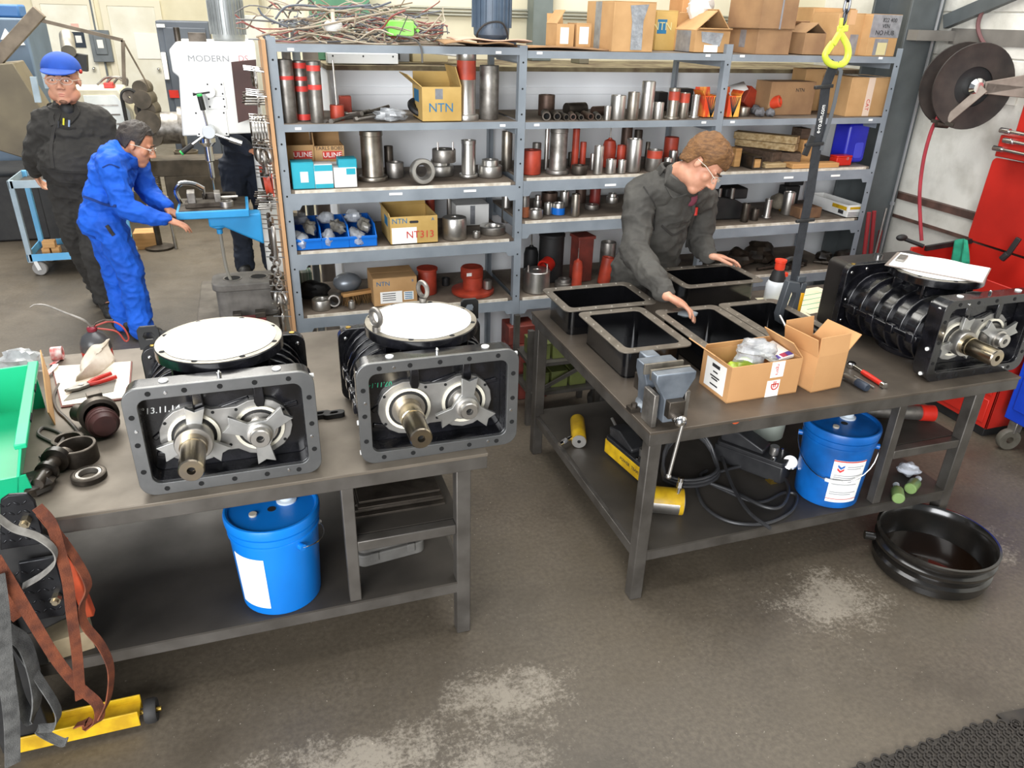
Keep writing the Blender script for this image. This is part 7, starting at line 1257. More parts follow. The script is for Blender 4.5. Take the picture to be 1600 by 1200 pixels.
for i, (x, w, lab, m) in enumerate(((446, 0.05, 'grey pipe behind the taped cylinders, leftmost', STEEL_D), (462, 0.045, 'grey pipe behind the taped cylinders, middle', mat('grey_pipe', '#7f8484', rough=0.5)), (484, 0.09, 'thick grey duct behind the taped cylinders', mat('brown_grey_duct', '#8d8478', '#75695f', rough=0.6)))):
    p = PY(x, 75, 4.75+0.04*i); mb = MB(); mb.cyl((p.x, p.y, 0.0), (p.x, p.y, 2.05), w/2, n=14); mb.cyl((p.x, p.y, 1.80), (p.x, p.y, 1.84), w/2+0.01, n=14); one('pipe', mb, m, lab, 'pipe', 'pipes behind the left bay')
mb = MB(); p = PY(846, 50, 5.3); mb.box(p.x-0.07, 5.28, 1.826, p.x+0.07, 5.41, 2.9); one('wall_post', mb, mat('grey_green_post', '#77807c', '#69716d', rough=0.5), 'grey-green steel post behind the middle bay', 'post', bev=0.004)
for i, (xl, xr, h, c, lab) in enumerate(((600, 640, 0.11, '#8d8f92', 'small grey control box on the partition ledge'), (645, 700, 0.09, '#b7a882', 'tan carton on the partition ledge'), (905, 920, 0.06, '#7d7866', 'small dusty block on the partition ledge'))):
    a, b = PY(xl, 98, 5.0).x, PY(xr, 98, 5.0).x; mb = MB(); mb.box(a, 5.0, 1.826, b, 5.15, 1.826+h); o = one('ledge_box', mb, mat('ledge_%d' % i, c, rough=0.6), lab, 'box', 'boxes on the partition ledge', bev=0.003)
    if i == 0: mb = MB(); mb.box(a+0.03, 4.996, 1.84, b-0.06, 5.0, 1.92); part('grille', mb, INK, o)
# ------------------------------------------------------------------ machine bay at the back left
WOODP = mat('plywood', '#c49a70', '#b0865e', rough=0.75, scale=3, stretch=(14, 14, 1))
t = thing('tool_board', 'plywood board on the shelving\'s left end, hung with hardware', 'board', (0.118, YS, 0))
mb = MB(); mb.box(-0.018, -0.02, 0.35, 0.0, DS+0.02, 1.97); part('plywood_panel', mb, WOODP, t)
peg = MB(); peg.cyl((-0.018, 0, 0), (-0.11, 0, 0.01), 0.0035, n=6); pm = peg.mesh('peg', CHROME)
HWM = [STEEL, STEEL_D, STEEL_O, mat('galvanised', '#a9aaa8', '#8b8c8a', rough=0.4, metal=0.8, scale=20)]
rnd = random.Random(5); k = 0
ROWS = ((1.83, 'shackle'), (1.72, 'pin'), (1.60, 'washer'), (1.48, 'ring'), (1.34, 'pulley'), (1.22, 'pin'), (1.08, 'clamp'), (0.93, 'chain'), (0.74, 'ring'), (0.60, 'hook'))
for z, kind in ROWS:
    for j in range(4):
        y = -0.005+0.10*j; o = bpy.data.objects.new('peg', pm); COL.objects.link(o); o.parent = t; o.location = (0, y, z)
        x = -0.06-0.012*(j % 2); W_ = Vector((0.118+x, YS+y, z)); mb = MB(); m = HWM[(j+k) % 4]; k += 1
        if kind == 'shackle':
            mb.tube([(0, 0.0, 0.006)] + [(0, 0.022*math.sin(a), -0.045-0.022*math.cos(a)) for a in [-PI*0.8+PI*1.6*i/10 for i in range(11)]] + [(0, 0.0, 0.006)], 0.006, 7); mb.cyl((0.0, -0.03, -0.022), (0.0, 0.03, -0.022), 0.006, n=8); nm, d = 'shackle', 'small shackle'
        elif kind == 'pin':
            for q in range(3): mb.cyl((-0.055-0.004*q, 0.012*q-0.012, -0.006-0.014*q), (0.03, 0.012*q-0.012, -0.006-0.014*q), 0.0045, n=7)
            mb.torus((0, 0, -0.02), (1, 0, 0), 0.022, 0.005, 14, 6); nm, d = 'cotter_pin_set', 'ring of steel pins'
        elif kind == 'washer':
            for q in range(5): mb.ring(circ(0.042-0.002*(q % 2), 18, 0, -0.03), circ(0.014, 18, 0, -0.03), -0.04+0.014*q, -0.032+0.014*q, ax='x')
            nm, d = 'washer_stack', 'stack of large washers'
        elif kind == 'ring':
            for q in range(3): mb.torus((-0.02+0.018*q, 0, -0.035-0.01*(q % 2)), (1, 0.3*(q-1), 0.1), 0.034, 0.008, 18, 7)
            mb.cyl((0, 0.01, -0.07), (0.005, 0.015, -0.12), 0.008, n=8); nm, d = 'eye_bolt_bunch', 'bunch of eye bolts'
        elif kind == 'pulley':
            mb.lathe([(0.012, -0.018), (0.045, -0.016), (0.036, 0.0), (0.045, 0.016), (0.012, 0.018)], (0, 0, -0.035), 22, (1, 0, 0.1), closed=True); mb.bar((0.022, 0, -0.09), (0.022, 0, 0.02), 0.03, 0.006, upv=(1, 0, 0)); nm, d = 'snatch_block', 'small pulley block'; m = (RED_P, STEEL_O, STEEL_D, RED_P)[j]
        elif kind == 'clamp':
            mb.tube(spline([(0, 0, 0.012), (0, 0.02, -0.02), (0, 0.012, -0.09), (0, -0.01, -0.15)], 5), 0.011, 8); mb.tube(spline([(0, 0, 0.012), (0, -0.024, -0.02), (0, -0.02, -0.09), (0, -0.01, -0.15)], 5), 0.010, 8); nm, d = 'pipe_hook', 'curved steel pipe hook'
        elif kind == 'chain':
            for q in range(5): mb.torus((0, 0, -0.02-0.034*q), (1, 0, 0) if q % 2 else (0, 1, 0), 0.017, 0.0055, 12, 6)
            nm, d = 'chain_length', 'short length of chain'
        else:
            mb.tube(spline([(0, 0, 0.012), (0, 0.0, -0.05), (0, 0.03, -0.09), (0, 0.03, -0.13), (0, -0.01, -0.145), (0, -0.035, -0.12)], 5), 0.010, 8); mb.torus((0, 0, -0.004), (1, 0, 0), 0.020, 0.007, 14, 6); nm, d = 'forged_hook', 'dark forged hook'
        o = one(nm, mb, m, '', 'hardware', 'hardware hung on the plywood board', loc=(0.118+x, YS+y, z+0.0))
        o['label'] = '%s on the plywood board, %s row down, %s from the front' % (d, ORD[[r[0] for r in ROWS].index(z)], ORD[j])

# ---- drill press
DW = mat('drill_white', '#f0f0ec', '#e4e4df', rough=0.4, scale=3); DB = mat('drill_sky_blue', '#2f9ddc', '#2b8fc9', rough=0.4, scale=5)
YD = 5.9
t = thing('drill_press', 'white and sky blue column drill press at the shelving\'s left', 'drill press', (0, 0, 0))
a, b, c, d = PY(262, 65, YD), PY(398, 66, YD), PY(272, 120, YD), PY(285, 213, YD)
mb = MB(); mb.prism([(a.x+0.05, a.z), (b.x, b.z), (b.x, c.z-0.62+0.25), (d.x+0.0, d.z), (c.x+0.03, c.z), (a.x, c.z+0.03), (a.x, a.z-0.05)], YD, YD+0.55, ax='y'); hd = part('drill_head', mb, DW, t, bev=0.01)
text('head_lettering', 'MODERN', 0.055, mat('grey_lettering', '#8b8d90', rough=0.5), t, (PY(326, 92, YD).x, YD-0.001, PY(326, 92, YD).z), extr=0.0008, sx=1.15)
text('head_lettering', 'DS', 0.055, mat('pink_lettering', '#c98a90', rough=0.5), t, (PY(380, 92, YD).x, YD-0.001, PY(380, 92, YD).z), extr=0.0008)
def onY(x, y, yy=None): return PY(x, y, YD if yy is None else yy)
for xl, xr, yt, yb in ((320, 352, 128, 150), (322, 355, 151, 170), (302, 358, 173, 212)):
    p, q = onY(xl, yt), onY(xr, yb); mb = MB(); mb.box(p.x, YD-0.008, q.z, q.x, YD, p.z); pl_ = part('cover_plate', mb, DW, t, bev=0.002)
    for X in (p.x+0.015, q.x-0.015):
        for Z in (p.z-0.015, q.z+0.015): mb = MB(); mb.cyl((X, YD-0.010, Z), (X, YD-0.008, Z), 0.006, n=8); part('plate_screw', mb, INK, pl_)
p = onY(328, 143); mb = MB(); mb.cyl((p.x, YD-0.008, p.z), (p.x, YD-0.05, p.z), 0.035, n=20); part('speed_knob', mb, DW, t); mb = MB(); q = onY(302, 146); mb.tube([(p.x, YD-0.05, p.z), (q.x+0.02, YD-0.06, q.z), (q.x, YD-0.06, q.z)], [0.006, 0.006, 0.012], 8); part('speed_lever', mb, BLACK_M, t)
p = onY(327, 204); mb = MB(); mb.lathe([(0, -0.10), (0.04, -0.10), (0.045, -0.09), (0.045, -0.01), (0.055, 0.0)], (p.x, YD, p.z), 24, (0, 1, 0)); hub = part('feed_hub', mb, mat('hub_grey', '#c9cdd0', rough=0.4), t)
for (x, y), g in (((312, 150), 1), ((285, 238), 1), ((378, 224), 0)):
    q = onY(x, y, YD-0.10); h = Vector((p.x, YD-0.08, p.z)); mid = h.lerp(q, 0.62); mb = MB(); mb.cyl(h, q, 0.009, n=10); sp_ = part('feed_spoke', mb, CHROME, t); mb = MB(); mb.cyl(mid, q, 0.018, n=12); kn = part('spoke_grip', mb, BLACK_M if g else CHROME, sp_)
    if g: mb = MB(); dq = (q-h).normalized(); mb.cyl(q, q+dq*0.012, 0.018, n=12); part('green_tip', mb, mat('green_tip', '#2fbf5a', rough=0.5), sp_)
p = onY(323, 215, YD+0.1); mb = MB(); mb.lathe([(0.06, 0), (0.06, -0.03), (0.03, -0.06), (0.03, -0.16), (0.018, -0.17), (0.018, -0.28), (0.006, -0.3), (0.006, -0.48)], (p.x, YD+0.1, p.z), 18); part('spindle', mb, CHROME, t, ang=30)
mb = MB(); mb.cyl((0.12, YD+0.62, 0.1), (0.12, YD+0.62, 2.05), 0.11, n=28); part('column', mb, DW, t)
m0, m1 = PY(333, 58, YD+0.2), PY(382, 58, YD+0.2); mc = (m0+m1)/2; mb = MB(); mb.lathe([(0, 0), (0.105, 0), (0.11, 0.02), (0.11, 0.27), (0.10, 0.30), (0, 0.32)], (mc.x, YD+0.25, 1.89), 26); mo = part('motor', mb, mat('motor_silver', '#a5a8a8', '#8d9090', rough=0.4, metal=0.5), t)
for k in range(14): an = PI+PI*k/13; mb = MB(); mb.bar((mc.x+0.11*math.cos(an), YD+0.25+0.11*math.sin(an), 1.93), (mc.x+0.11*math.cos(an), YD+0.25+0.11*math.sin(an), 2.15), 0.006, 0.022, upv=(math.cos(an), math.sin(an), 0)); part('cooling_fin', mb, _mats['motor_silver'], mo)
mb = MB(); mb.cyl((PY(278, 62, YD+0.1).x, YD+0.1, 1.88), (PY(278, 62, YD+0.1).x, YD+0.1, 1.97), 0.02, n=12); mb.box(PY(295, 60, YD+0.1).x, YD+0.05, 1.88, PY(322, 60, YD+0.1).x, YD+0.15, 1.94); part('top_fittings', mb, STEEL_O, t)
p, q = PY(345, 91, 5.6), PY(412, 190, 5.6); mb = MB(); p1, p2, p3, p4 = [PY(x, y, YD-0.12) for x, y in ((361, 97), (400, 93), (403, 182), (372, 192))]; mb.prism([(v.x, v.z) for v in (p1, p2, p3, p4)], YD-0.13, YD-0.10, ax='y'); part('belt_guard_panel', mb, mat('dark_brown_panel', '#4b2f2a', '#3d2622', rough=0.6), t)
# table with blue apron and support arm
ta = [PZ(x, y, 0.86) for x, y in ((268, 338), (380, 330), (388, 318), (374, 300))]
YT = 5.35; tl, tr = PY(276, 345, YT), PY(380, 335, YT); zt_ = PY(330, 330, YT).z
mb = MB(); mb.box(tl.x, YT, zt_-0.05, tr.x+0.04, YT+0.42, zt_); part('table_apron', mb, DB, t, bev=0.006)
mb = MB(); mb.box(tl.x+0.02, YT+0.02, zt_, tr.x+0.02, YT+0.40, zt_+0.006); part('table_top', mb, STEEL_O, t)
mb = MB(); s0 = PY(325, 345, YT+0.05); s1 = PY(408, 338, YT+0.05); s2 = PY(412, 384, YT+0.05); s3 = PY(350, 366, YT+0.05); mb.prism([(s0.x, zt_-0.05), (s1.x, zt_-0.05), (s1.x, s2.z), (s3.x, zt_-0.13), (s0.x, zt_-0.13)], YT+0.08, YT+0.22, ax='y'); part('table_arm', mb, DB, t, bev=0.012)
mb = MB(); mb.lathe([(0.055, 0.06), (0.055, 0), (0.02, -0.02), (0.02, -0.05), (0, -0.05)], (s0.x+0.06, YT+0.15, zt_-0.14), 20); part('arm_boss', mb, DB, t)
mb = MB(); mb.tube(spline([(s0.x+0.06, YT+0.15, zt_-0.18), (s0.x+0.07, YT+0.15, 0.42), (s0.x+0.12, YT+0.14, 0.25), (s0.x+0.16, YT+0.1, 0.12)], 6), 0.011, 8); part('drain_hose', mb, mat('grey_hose', '#8b877d', rough=0.5), t)
b0, b1 = PZ(312, 500), PZ(460, 512); mb = MB(); mb.box(b0.x, 5.2, 0, 0.08, 6.35, 0.09); part('base_casting', mb, mat('dusty_base', '#6e675d', '#575047', rough=0.7, scale=9), t, bev=0.012)
# work on the drill table
zt2 = zt_+0.0065
t2 = thing('drill_vise', 'steel machine vise bolted on the drill table', 'vise', (tl.x+0.06, YT+0.08, zt2), 0.05)
mb = MB(); mb.box(0, 0, 0, 0.30, 0.12, 0.03); part('vise_base', mb, STEEL_O, t2, bev=0.003); mb = MB(); mb.box(0.02, 0.0, 0.03, 0.07, 0.12, 0.10); part('fixed_jaw', mb, STEEL_D, t2, bev=0.003); mb = MB(); mb.box(0.19, 0.0, 0.03, 0.23, 0.12, 0.09); part('moving_jaw', mb, STEEL_D, t2, bev=0.003); mb = MB(); mb.cyl((0.23, 0.06, 0.05), (0.34, 0.06, 0.05), 0.010, n=10); part('vise_screw', mb, STEEL, t2)
t2 = thing('c_clamp', 'polished C-clamp gripping the drill table\'s left side', 'clamp', (tl.x+0.02, YT+0.26, zt2)); mb = MB(); mb.tube(spline([(0.0, 0, 0.0), (-0.02, 0, 0.08), (0.02, 0, 0.13), (0.10, 0, 0.125), (0.16, 0, 0.09)], 6), 0.016, 8); part('clamp_frame', mb, CHROME, t2); mb = MB(); mb.cyl((0.16, 0, 0.10), (0.16, 0, 0.015), 0.008, n=8); part('clamp_screw', mb, CHROME, t2)
t2 = thing('bored_workpiece', 'bright ring workpiece on the drill table', 'workpiece', (tr.x-0.10, YT+0.10, zt2)); mb = MB(); mb.lathe([(0.045, 0), (0.045, 0.035), (0.03, 0.035), (0.03, 0)], n=24, closed=True); part('ring_body', mb, STEEL, t2)
mb = MB(); mb.box(0, 0, 0, 0.22, 0.05, 0.05); one('parallel_block', mb, STEEL_O, 'long dark steel parallel behind the drill vise', 'block', loc=(tl.x+0.16, YT+0.30, zt2), rz=-0.1, bev=0.003)
# castings on the drill base
t2 = thing('bearing_casting', 'grey casting with two bores on the drill press base', 'casting', (PY(345, 430, 5.45).x, 5.40, 0.0905)); CG = mat('cast_iron_grey', '#77736d', '#5f5b56', rough=0.65, scale=11)
mb = MB(); mb.prism(rrect(0.42, 0.26, 0.07, 5, 0.16, 0.13), 0.0, 0.21); part('casting_skirt', mb, CG, t2, bev=0.012); mb = MB(); mb.prism(rrect(0.46, 0.30, 0.08, 5, 0.16, 0.13), 0.21, 0.26); tp_ = part('top_flange', mb, CG, t2, bev=0.006)
for x in (0.07, 0.25): mb = MB(); mb.cyl((x, 0.13, 0.256), (x, 0.13, 0.262), 0.055, n=24); part('bore', mb, HOLE, tp_); mb = MB(); mb.ring(circ(0.065, 24, x, 0.13), circ(0.055, 24, x, 0.13), 0.26, 0.264); part('bore_lip', mb, STEEL_D, tp_)
t2 = thing('red_bench_vise', 'dusty red vise on the drill press base front', 'vise', (PY(385, 475, 5.25).x, 5.22, 0.0905)); mb = MB(); mb.box(-0.10, 0, 0, 0.12, 0.10, 0.05); part('vise_body', mb, mat('dusty_red', '#8c3b3a', '#6d3230', rough=0.7, scale=12), t2, bev=0.006); mb = MB(); mb.box(-0.10, 0.02, 0.05, -0.04, 0.10, 0.09); part('jaw', mb, STEEL_O, t2, bev=0.004); mb = MB(); mb.box(0.05, 0.02, 0.05, 0.12, 0.10, 0.09); part('jaw', mb, STEEL_O, t2, bev=0.004); mb = MB(); mb.cyl((0.02, 0.0, 0.03), (0.05, -0.10, 0.03), 0.012, n=10); part('vise_screw', mb, STEEL_D, t2)

# ---- blue trolley with wood blocks
YC = 7.10; t = thing('trolley', 'pale blue steel trolley behind the man in black', 'trolley', (0, 0, 0)); TB = mat('trolley_blue', '#58a6d6', '#6fb4de', rough=0.45, scale=6); TG = mat('trolley_grey', '#9fb0ba', '#8798a3', rough=0.45, scale=6)
x0 = PY(48, 405, YC).x; x1 = x0+0.72; zt_c = PY(20, 282, YC).z
for x, y, m in ((x0, YC, TG), (x0, YC+0.45, TB), (x1, YC, TB), (x1, YC+0.45, TB)): mb = MB(); mb.box(x-0.02, y-0.02, 0.12, x+0.02, y+0.02, zt_c); part('corner_post', mb, m, t, bev=0.003)
for z, m in ((0.13, TB), (zt_c-0.06, TG)):
    
    for bb in ((x0, YC-0.02, z, x1, YC-0.012, z+0.06), (x0, YC+0.462, z, x1, YC+0.47, z+0.06)): mb = MB(); mb.box(*bb); part('side_rail', mb, m, t)
    for bb in ((x0-0.02, YC-0.02, z, x0-0.012, YC+0.47, z+0.06), (x1+0.012, YC-0.02, z, x1+0.02, YC+0.47, z+0.06)): mb = MB(); mb.box(*bb); part('cross_rail', mb, m, t)
    mb = MB(); mb.box(x0, YC, z+0.004, x1, YC+0.46, z+0.012); part('shelf', mb, STEEL_O, t)
for x, y in ((x0+0.03, YC+0.02), (x1-0.03, YC+0.02), (x0+0.03, YC+0.43), (x1-0.03, YC+0.43)):
    mb = MB(); mb.lathe([(0.015, -0.02), (0.056, -0.022), (0.06, -0.012), (0.06, 0.012), (0.056, 0.022), (0.015, 0.02)], (x+0.02, y, 0.06), 20, (0.2, 1, 0), closed=True); w_ = part('caster_wheel', mb, mat('grey_wheel', '#8f8d8a', rough=0.6), t); mb = MB(); mb.bar((x, y-0.03, 0.13), (x+0.02, y-0.03, 0.05), 0.006, 0.03); part('caster_fork', mb, WHITE, w_)
for i, (dx, dy, z, s) in enumerate(((0.10, 0.10, 0.143, 1.0), (0.17, 0.12, 0.143, 1.0), (0.13, 0.11, 0.203, 1.6))): mb = MB(); mb.box(-0.03*s, 0, 0, 0.03*s, 0.08, 0.058); one('wood_block', mb, WOOD, 'wood block on the blue trolley, %s' % ('lower left', 'lower right', 'lying on top')[i], 'block', 'wood blocks on the trolley', loc=(x0+dx, YC+dy, z), bev=0.003)

# ---- machines further back
def pbox(name, label, cat, pts, Y, depth, m, bev=0.01):
    P = [PY(x, y, Y) for x, y in pts]; mb = MB(); mb.prism([(p.x, p.z) for p in P], Y, Y+depth, ax='y'); return P, mb
P, mb = pbox('', '', '', ((242, 32), (325, 32), (325, 200), (240, 200)), 12.0, 0.6, None); t = thing('control_cabinet', 'dark grey control cabinet behind the drill press', 'cabinet', (0, 0, 0)); GCB = mat('cabinet_slate', '#4f5660', '#454b55', rough=0.5, scale=4)
xa, xb = P[0].x, P[1].x; mb = MB(); mb.box(xa, 12, 0, xb, 12.6, P[0].z); part('cabinet_body', mb, GCB, t, bev=0.015)
mb = MB(); mb.box(xa+0.08, 11.98, 0.1, xb-0.05, 12.0, P[0].z-0.08); part('cabinet_door', mb, GCB, t, bev=0.008)
q = PY(258, 102, 11.97); mb = MB(); mb.box(q.x-0.03, 11.95, q.z-0.18, q.x+0.03, 11.98, q.z+0.16); part('door_handle', mb, PAPER, t, bev=0.006); q = PY(272, 147, 11.97); mb = MB(); mb.box(q.x-0.06, 11.97, q.z-0.05, q.x+0.06, 11.98, q.z+0.05); part('red_sticker', mb, RED_B, t); q = PY(250, 35, 11.97); mb = MB(); mb.box(q.x-0.05, 11.97, q.z-0.06, q.x+0.05, 11.98, q.z-0.02); part('name_plate', mb, PAPER, t)
t = thing('electrical_panel', 'grey electrical disconnect box on the wall between the doors', 'electrical box', (PY(158, 70, 16.9).x, 16.85, 0)); EG = mat('panel_grey', '#747b80', '#686f74', rough=0.5)
mb = MB(); mb.box(-0.17, 0, 1.12, 0.17, 0.14, 1.66); part('panel_body', mb, EG, t, bev=0.01); mb = MB(); mb.box(-0.1, -0.03, 1.25, 0.1, 0, 1.58); dr = part('panel_door', mb, EG, t, bev=0.01); mb = MB(); mb.box(-0.05, -0.036, 1.36, 0.05, -0.03, 1.5); part('warning_label', mb, PAPER, dr); mb = MB(); mb.cyl((-0.05, 0.1, 1.66), (-0.05, 0.1, 3.5), 0.02, n=8); mb.cyl((0.0, 0.1, 0.4), (0.0, 0.1, 1.12), 0.02, n=8); part('conduit', mb, EG, t)
# lathe
t = thing('engine_lathe', 'old brown engine lathe with belt pulleys behind the men', 'lathe', (0, 8.9, 0)); LB = mat('oily_brown_iron', '#5f564a', '#463f35', rough=0.55, metal=0.3, scale=8); LP = mat('lathe_panel_white', '#dfe3e2', '#cfd4d2', rough=0.5)
def lx(x, y, Y=8.9): p = PY(x, y, Y); return p.x, p.z
xa, za = lx(128, 139); xb, zb = lx(184, 139); mb = MB(); mb.prism([(xa-0.3, 0.3), (xb+0.10, 0.3), (xb+0.10, za-0.22), (xb, za), (xa-0.3, za)], 0, 0.5, ax='y'); part('headstock', mb, mat('lathe_cream', '#cfc9b4', '#b9b299', rough=0.5, scale=5), t, bev=0.015)
mb = MB(); mb.prism([(xa, za-0.55), (xb+0.07, za-0.55), (xb+0.07, za-0.21), (xb-0.03, za-0.06), (xa, za-0.06)], -0.015, 0, ax='y'); sp_ = part('speed_chart', mb, LP, t, bev=0.003)
for k in range(4): mb = MB(); mb.box(xa+0.05, -0.018, za-0.16-0.09*k, xb-0.02, -0.015, za-0.145-0.09*k); part('chart_line', mb, STEEL_D, sp_)
xc_, zc_ = lx(204, 160, 8.8); mb = MB(); mb.tube([(xc_+0.07*math.cos(a)*1.0, -0.1, zc_-0.28+(0.07*math.sin(a)+(0.33 if math.sin(a) > 0 else -0.33))) for a in [2*PI*i/24 for i in range(24)]], 0.02, 6, closed=True); part('drive_belt', mb, RUBBER, t)
for dz in (0.05, -0.61): mb = MB(); mb.lathe([(0.01, -0.03), (0.062, -0.03), (0.05, 0.0), (0.062, 0.03), (0.01, 0.03)], (xc_, -0.1, zc_+dz), 22, (0, 1, 0), closed=True); part('pulley', mb, STEEL_O, t)
mb = MB()
for k, (x, y, s) in enumerate(((222, 138, 0.10), (226, 155, 0.12), (230, 172, 0.14), (235, 190, 0.16), (238, 210, 0.17))): px_, pz_ = lx(x, y, 8.8); mb.cyl((px_-0.02, -0.12-0.03*(k % 2), pz_), (px_+0.02, 0.05, pz_), s*0.75, n=18)
part('gear_train', mb, LB, t)
mb = MB(); x5, z5_ = lx(262, 200); mb.cyl((x5-0.1, 0, z5_), (x5+0.12, 0, z5_), 0.16, n=20); mb.cyl((x5+0.12, 0, z5_), (x5+0.16, 0, z5_), 0.21, n=24); part('chuck', mb, STEEL_D, t)
mb = MB(); x6, _z = lx(300, 260); mb.box(xa-0.3, 0.0, 0.0, xb, 0.5, 0.3); mb.box(xb+0.1, 0.05, 0.45, x6+0.5, 0.4, 0.62); mb.box(x6-0.3, 0.05, 0, x6+0.5, 0.4, 0.45); part('bed', mb, LB, t, bev=0.01)
mb = MB()
for k in range(3): mb.tube(spline([lxz for lxz in [(lx(150+12*k, 136)[0], 0.1, za+0.03), (lx(165+10*k, 126)[0], 0.1, za+0.10), (lx(185+6*k, 128)[0], 0.1, za+0.09), (lx(197, 137)[0], 0.1, za+0.02)]], 5), 0.012, 6)
part('coolant_lines', mb, STEEL_D, t)
mb = MB(); px_, pz_ = lx(168, 137); mb.box(px_-0.04, 0.05, za+0.0, px_+0.05, 0.2, za+0.05); one('red_case', mb, RED_B, 'small red case on top of the lathe', 'case', loc=(0, 8.9, 0.001), bev=0.005)
# floor plates and a drum behind
t = thing('waste_drum', 'dusty brown drum on the floor beyond the drill', 'drum', tuple(PZ(297, 278))); mb = MB(); mb.lathe([(0, 0), (0.13, 0), (0.14, 0.01), (0.15, 0.34), (0.155, 0.345), (0.155, 0.36), (0.14, 0.36), (0.13, 0.1), (0, 0.1)], n=26); part('drum_shell', mb, mat('brown_drum', '#6d6353', '#574e41', rough=0.7, scale=9), t)
mb = MB(); mb.lathe([(0.05, 0.01*k) if k % 2 else (0.04, 0.01*k) for k in range(60)], n=14); p = PZ(248, 300); one('coil_spring', mb, STEEL_O, 'dark upright coil spring behind the man in blue', 'spring', loc=tuple(p))
for i, (x, y, w) in enumerate(((230, 372, 0.2), )): p = PZ(x, y+18); mb = MB(); mb.box(-w/2, 0, 0, w/2, 0.2, 0.16); one('wood_crate', mb, WOOD, 'low pale wood crate on the floor behind the man in blue', 'crate', loc=tuple(p), bev=0.004)
p = PZ(250, 388); t = thing('roller_stand', 'dark steel roller stand foot behind the crate', 'stand', tuple(p)); mb = MB(); mb.lathe([(0, 0), (0.13, 0), (0.13, 0.02), (0.03, 0.04), (0.025, 0.45)], n=18); part('stand_foot', mb, STEEL_O, t); mb = MB(); mb.cyl((0.15, -0.05, 0.0), (0.14, -0.05, 0.5), 0.018, n=10); part('stand_leg', mb, STEEL, t)
# jib arm and hanging lamp
t = thing('jib_arm', 'rusty steel jib arm reaching over the machine bay', 'arm', (0, 0, 0)); JM = mat('rusty_arm', '#7d7060', '#5f5446', rough=0.6, scale=8)
J = [PY(x, y, 8.3) for x, y in ((-12, 100), (62, 18), (192, 63), (194, 132), (234, 138))]
mb = MB(); mb.bar(J[0], J[1], 0.08, 0.11, upv=(0, 0, 1)); part('main_beam', mb, JM, t, bev=0.005); mb = MB(); mb.bar(PY(40, 26, 8.3), J[2], 0.03, 0.03); part('tie_rod', mb, JM, t); mb = MB(); mb.bar(J[2], J[3], 0.03, 0.03, upv=(0, 1, 0)); part('drop_bar', mb, JM, t); mb = MB(); mb.cyl(J[2], J[4], 0.009, n=6); part('stay_rod', mb, JM, t)
q = PY(107, 68, 8.3); mb = MB(); mb.cyl(q+Vector((-0.02, 0.1, 0.06)), q+Vector((0.01, -0.12, -0.06)), 0.06, n=18); hl = part('spot_lamp_hood', mb, mat('lamp_grey_metal', '#9b968c', '#7f7a71', rough=0.4, metal=0.5), t); mb = MB(); q2 = PY(120, 95, 8.3); mb.cyl(q+Vector((0.0, 0, -0.05)), q2, 0.008, n=6); mb.cbox(q2+Vector((0.02, 0, -0.01)), (0.13, 0.1, 0.14), Euler((0, 0.15, 0)).to_matrix()); part('lamp_box', mb, BLACK_M, t)
# machine tool guard at the far left
t = thing('machine_enclosure', 'slate blue machine enclosure with brown guard at far left', 'machine', (0, 0, 0)); SB = mat('slate_blue', '#55677a', '#495a6c', rough=0.5, scale=3); BG = mat('brown_guard', '#6f6550', '#595040', rough=0.6, scale=3)
pa, pb = PY(-30, 27, 9.4), PY(58, 27, 9.4); mb = MB(); mb.box(pa.x-0.6, 9.4, 0, pb.x-0.12, 10.4, pa.z); part('enclosure', mb, SB, t, bev=0.02)
pc, pd = PY(-40, 110, 8.2), PY(36, 98, 8.2); mb = MB(); mb.prism([(pc.x-0.3, pc.z), (pd.x-0.08, pd.z), (pd.x+0.28, pd.z-1.0), (pc.x-0.3, pc.z-0.55)], 8.2, 8.6, ax='y'); part('brown_guard', mb, BG, t, bev=0.01)
mb = MB(); pe = PY(20, 250, 8.2); mb.box(pe.x-0.9, 8.3, 0.0, pe.x+0.25, 9.2, 0.62); part('dark_plinth', mb, BLACK_M, t, bev=0.02)
mb = MB(); pf = PZ(4, 358); mb.torus((pf.x-0.06, pf.y+0.1, 0.28), (0.9, 0.3, 0), 0.24, 0.06, 28, 10); part('hand_wheel', mb, mat('pale_grey_metal', '#98938a', '#7d786f', rough=0.5, metal=0.4), t)
for (x, y) in ((8, 55), (27, 65)): q = PY(x, y, 9.38); mb = MB(); mb.prism([(q.x-0.05, q.z-0.04), (q.x+0.06, q.z-0.03), (q.x+0.01, q.z+0.06)], 9.385, 9.4, ax='y'); part('white_sticker', mb, PAPER, t)
t = thing('angle_frame', 'grey angle-iron uprights behind the man in black', 'frame', (0, 0, 0))
for (x, y0, y1) in ((52, 120, 160), (68, 108, 138)): a = PY(x, y0, 8.0); b = PY(x+8, y1, 8.0); mb = MB(); mb.bar(a, b, 0.05, 0.03, upv=(0, 1, 0)); part('upright', mb, TG, t)
mb = MB(); a = PY(40, 140, 8.05); mb.box(a.x-0.1, 8.05, 0.0, a.x+0.5, 8.6, 0.95); part('bench_block', mb, BLACK_M, t, bev=0.01)
mb = MB(); a = PY(44, 140, 8.2); crumple(mb, (0, 0, 0.04), (0.07, 0.07, 0.06), 77, 0.3); one('white_cloth', mb, mat('white_cloth', '#dcdad6', rough=0.9), 'crumpled white cloth on the bench behind the man in black', 'cloth', loc=(a.x, 8.2, 0.951))
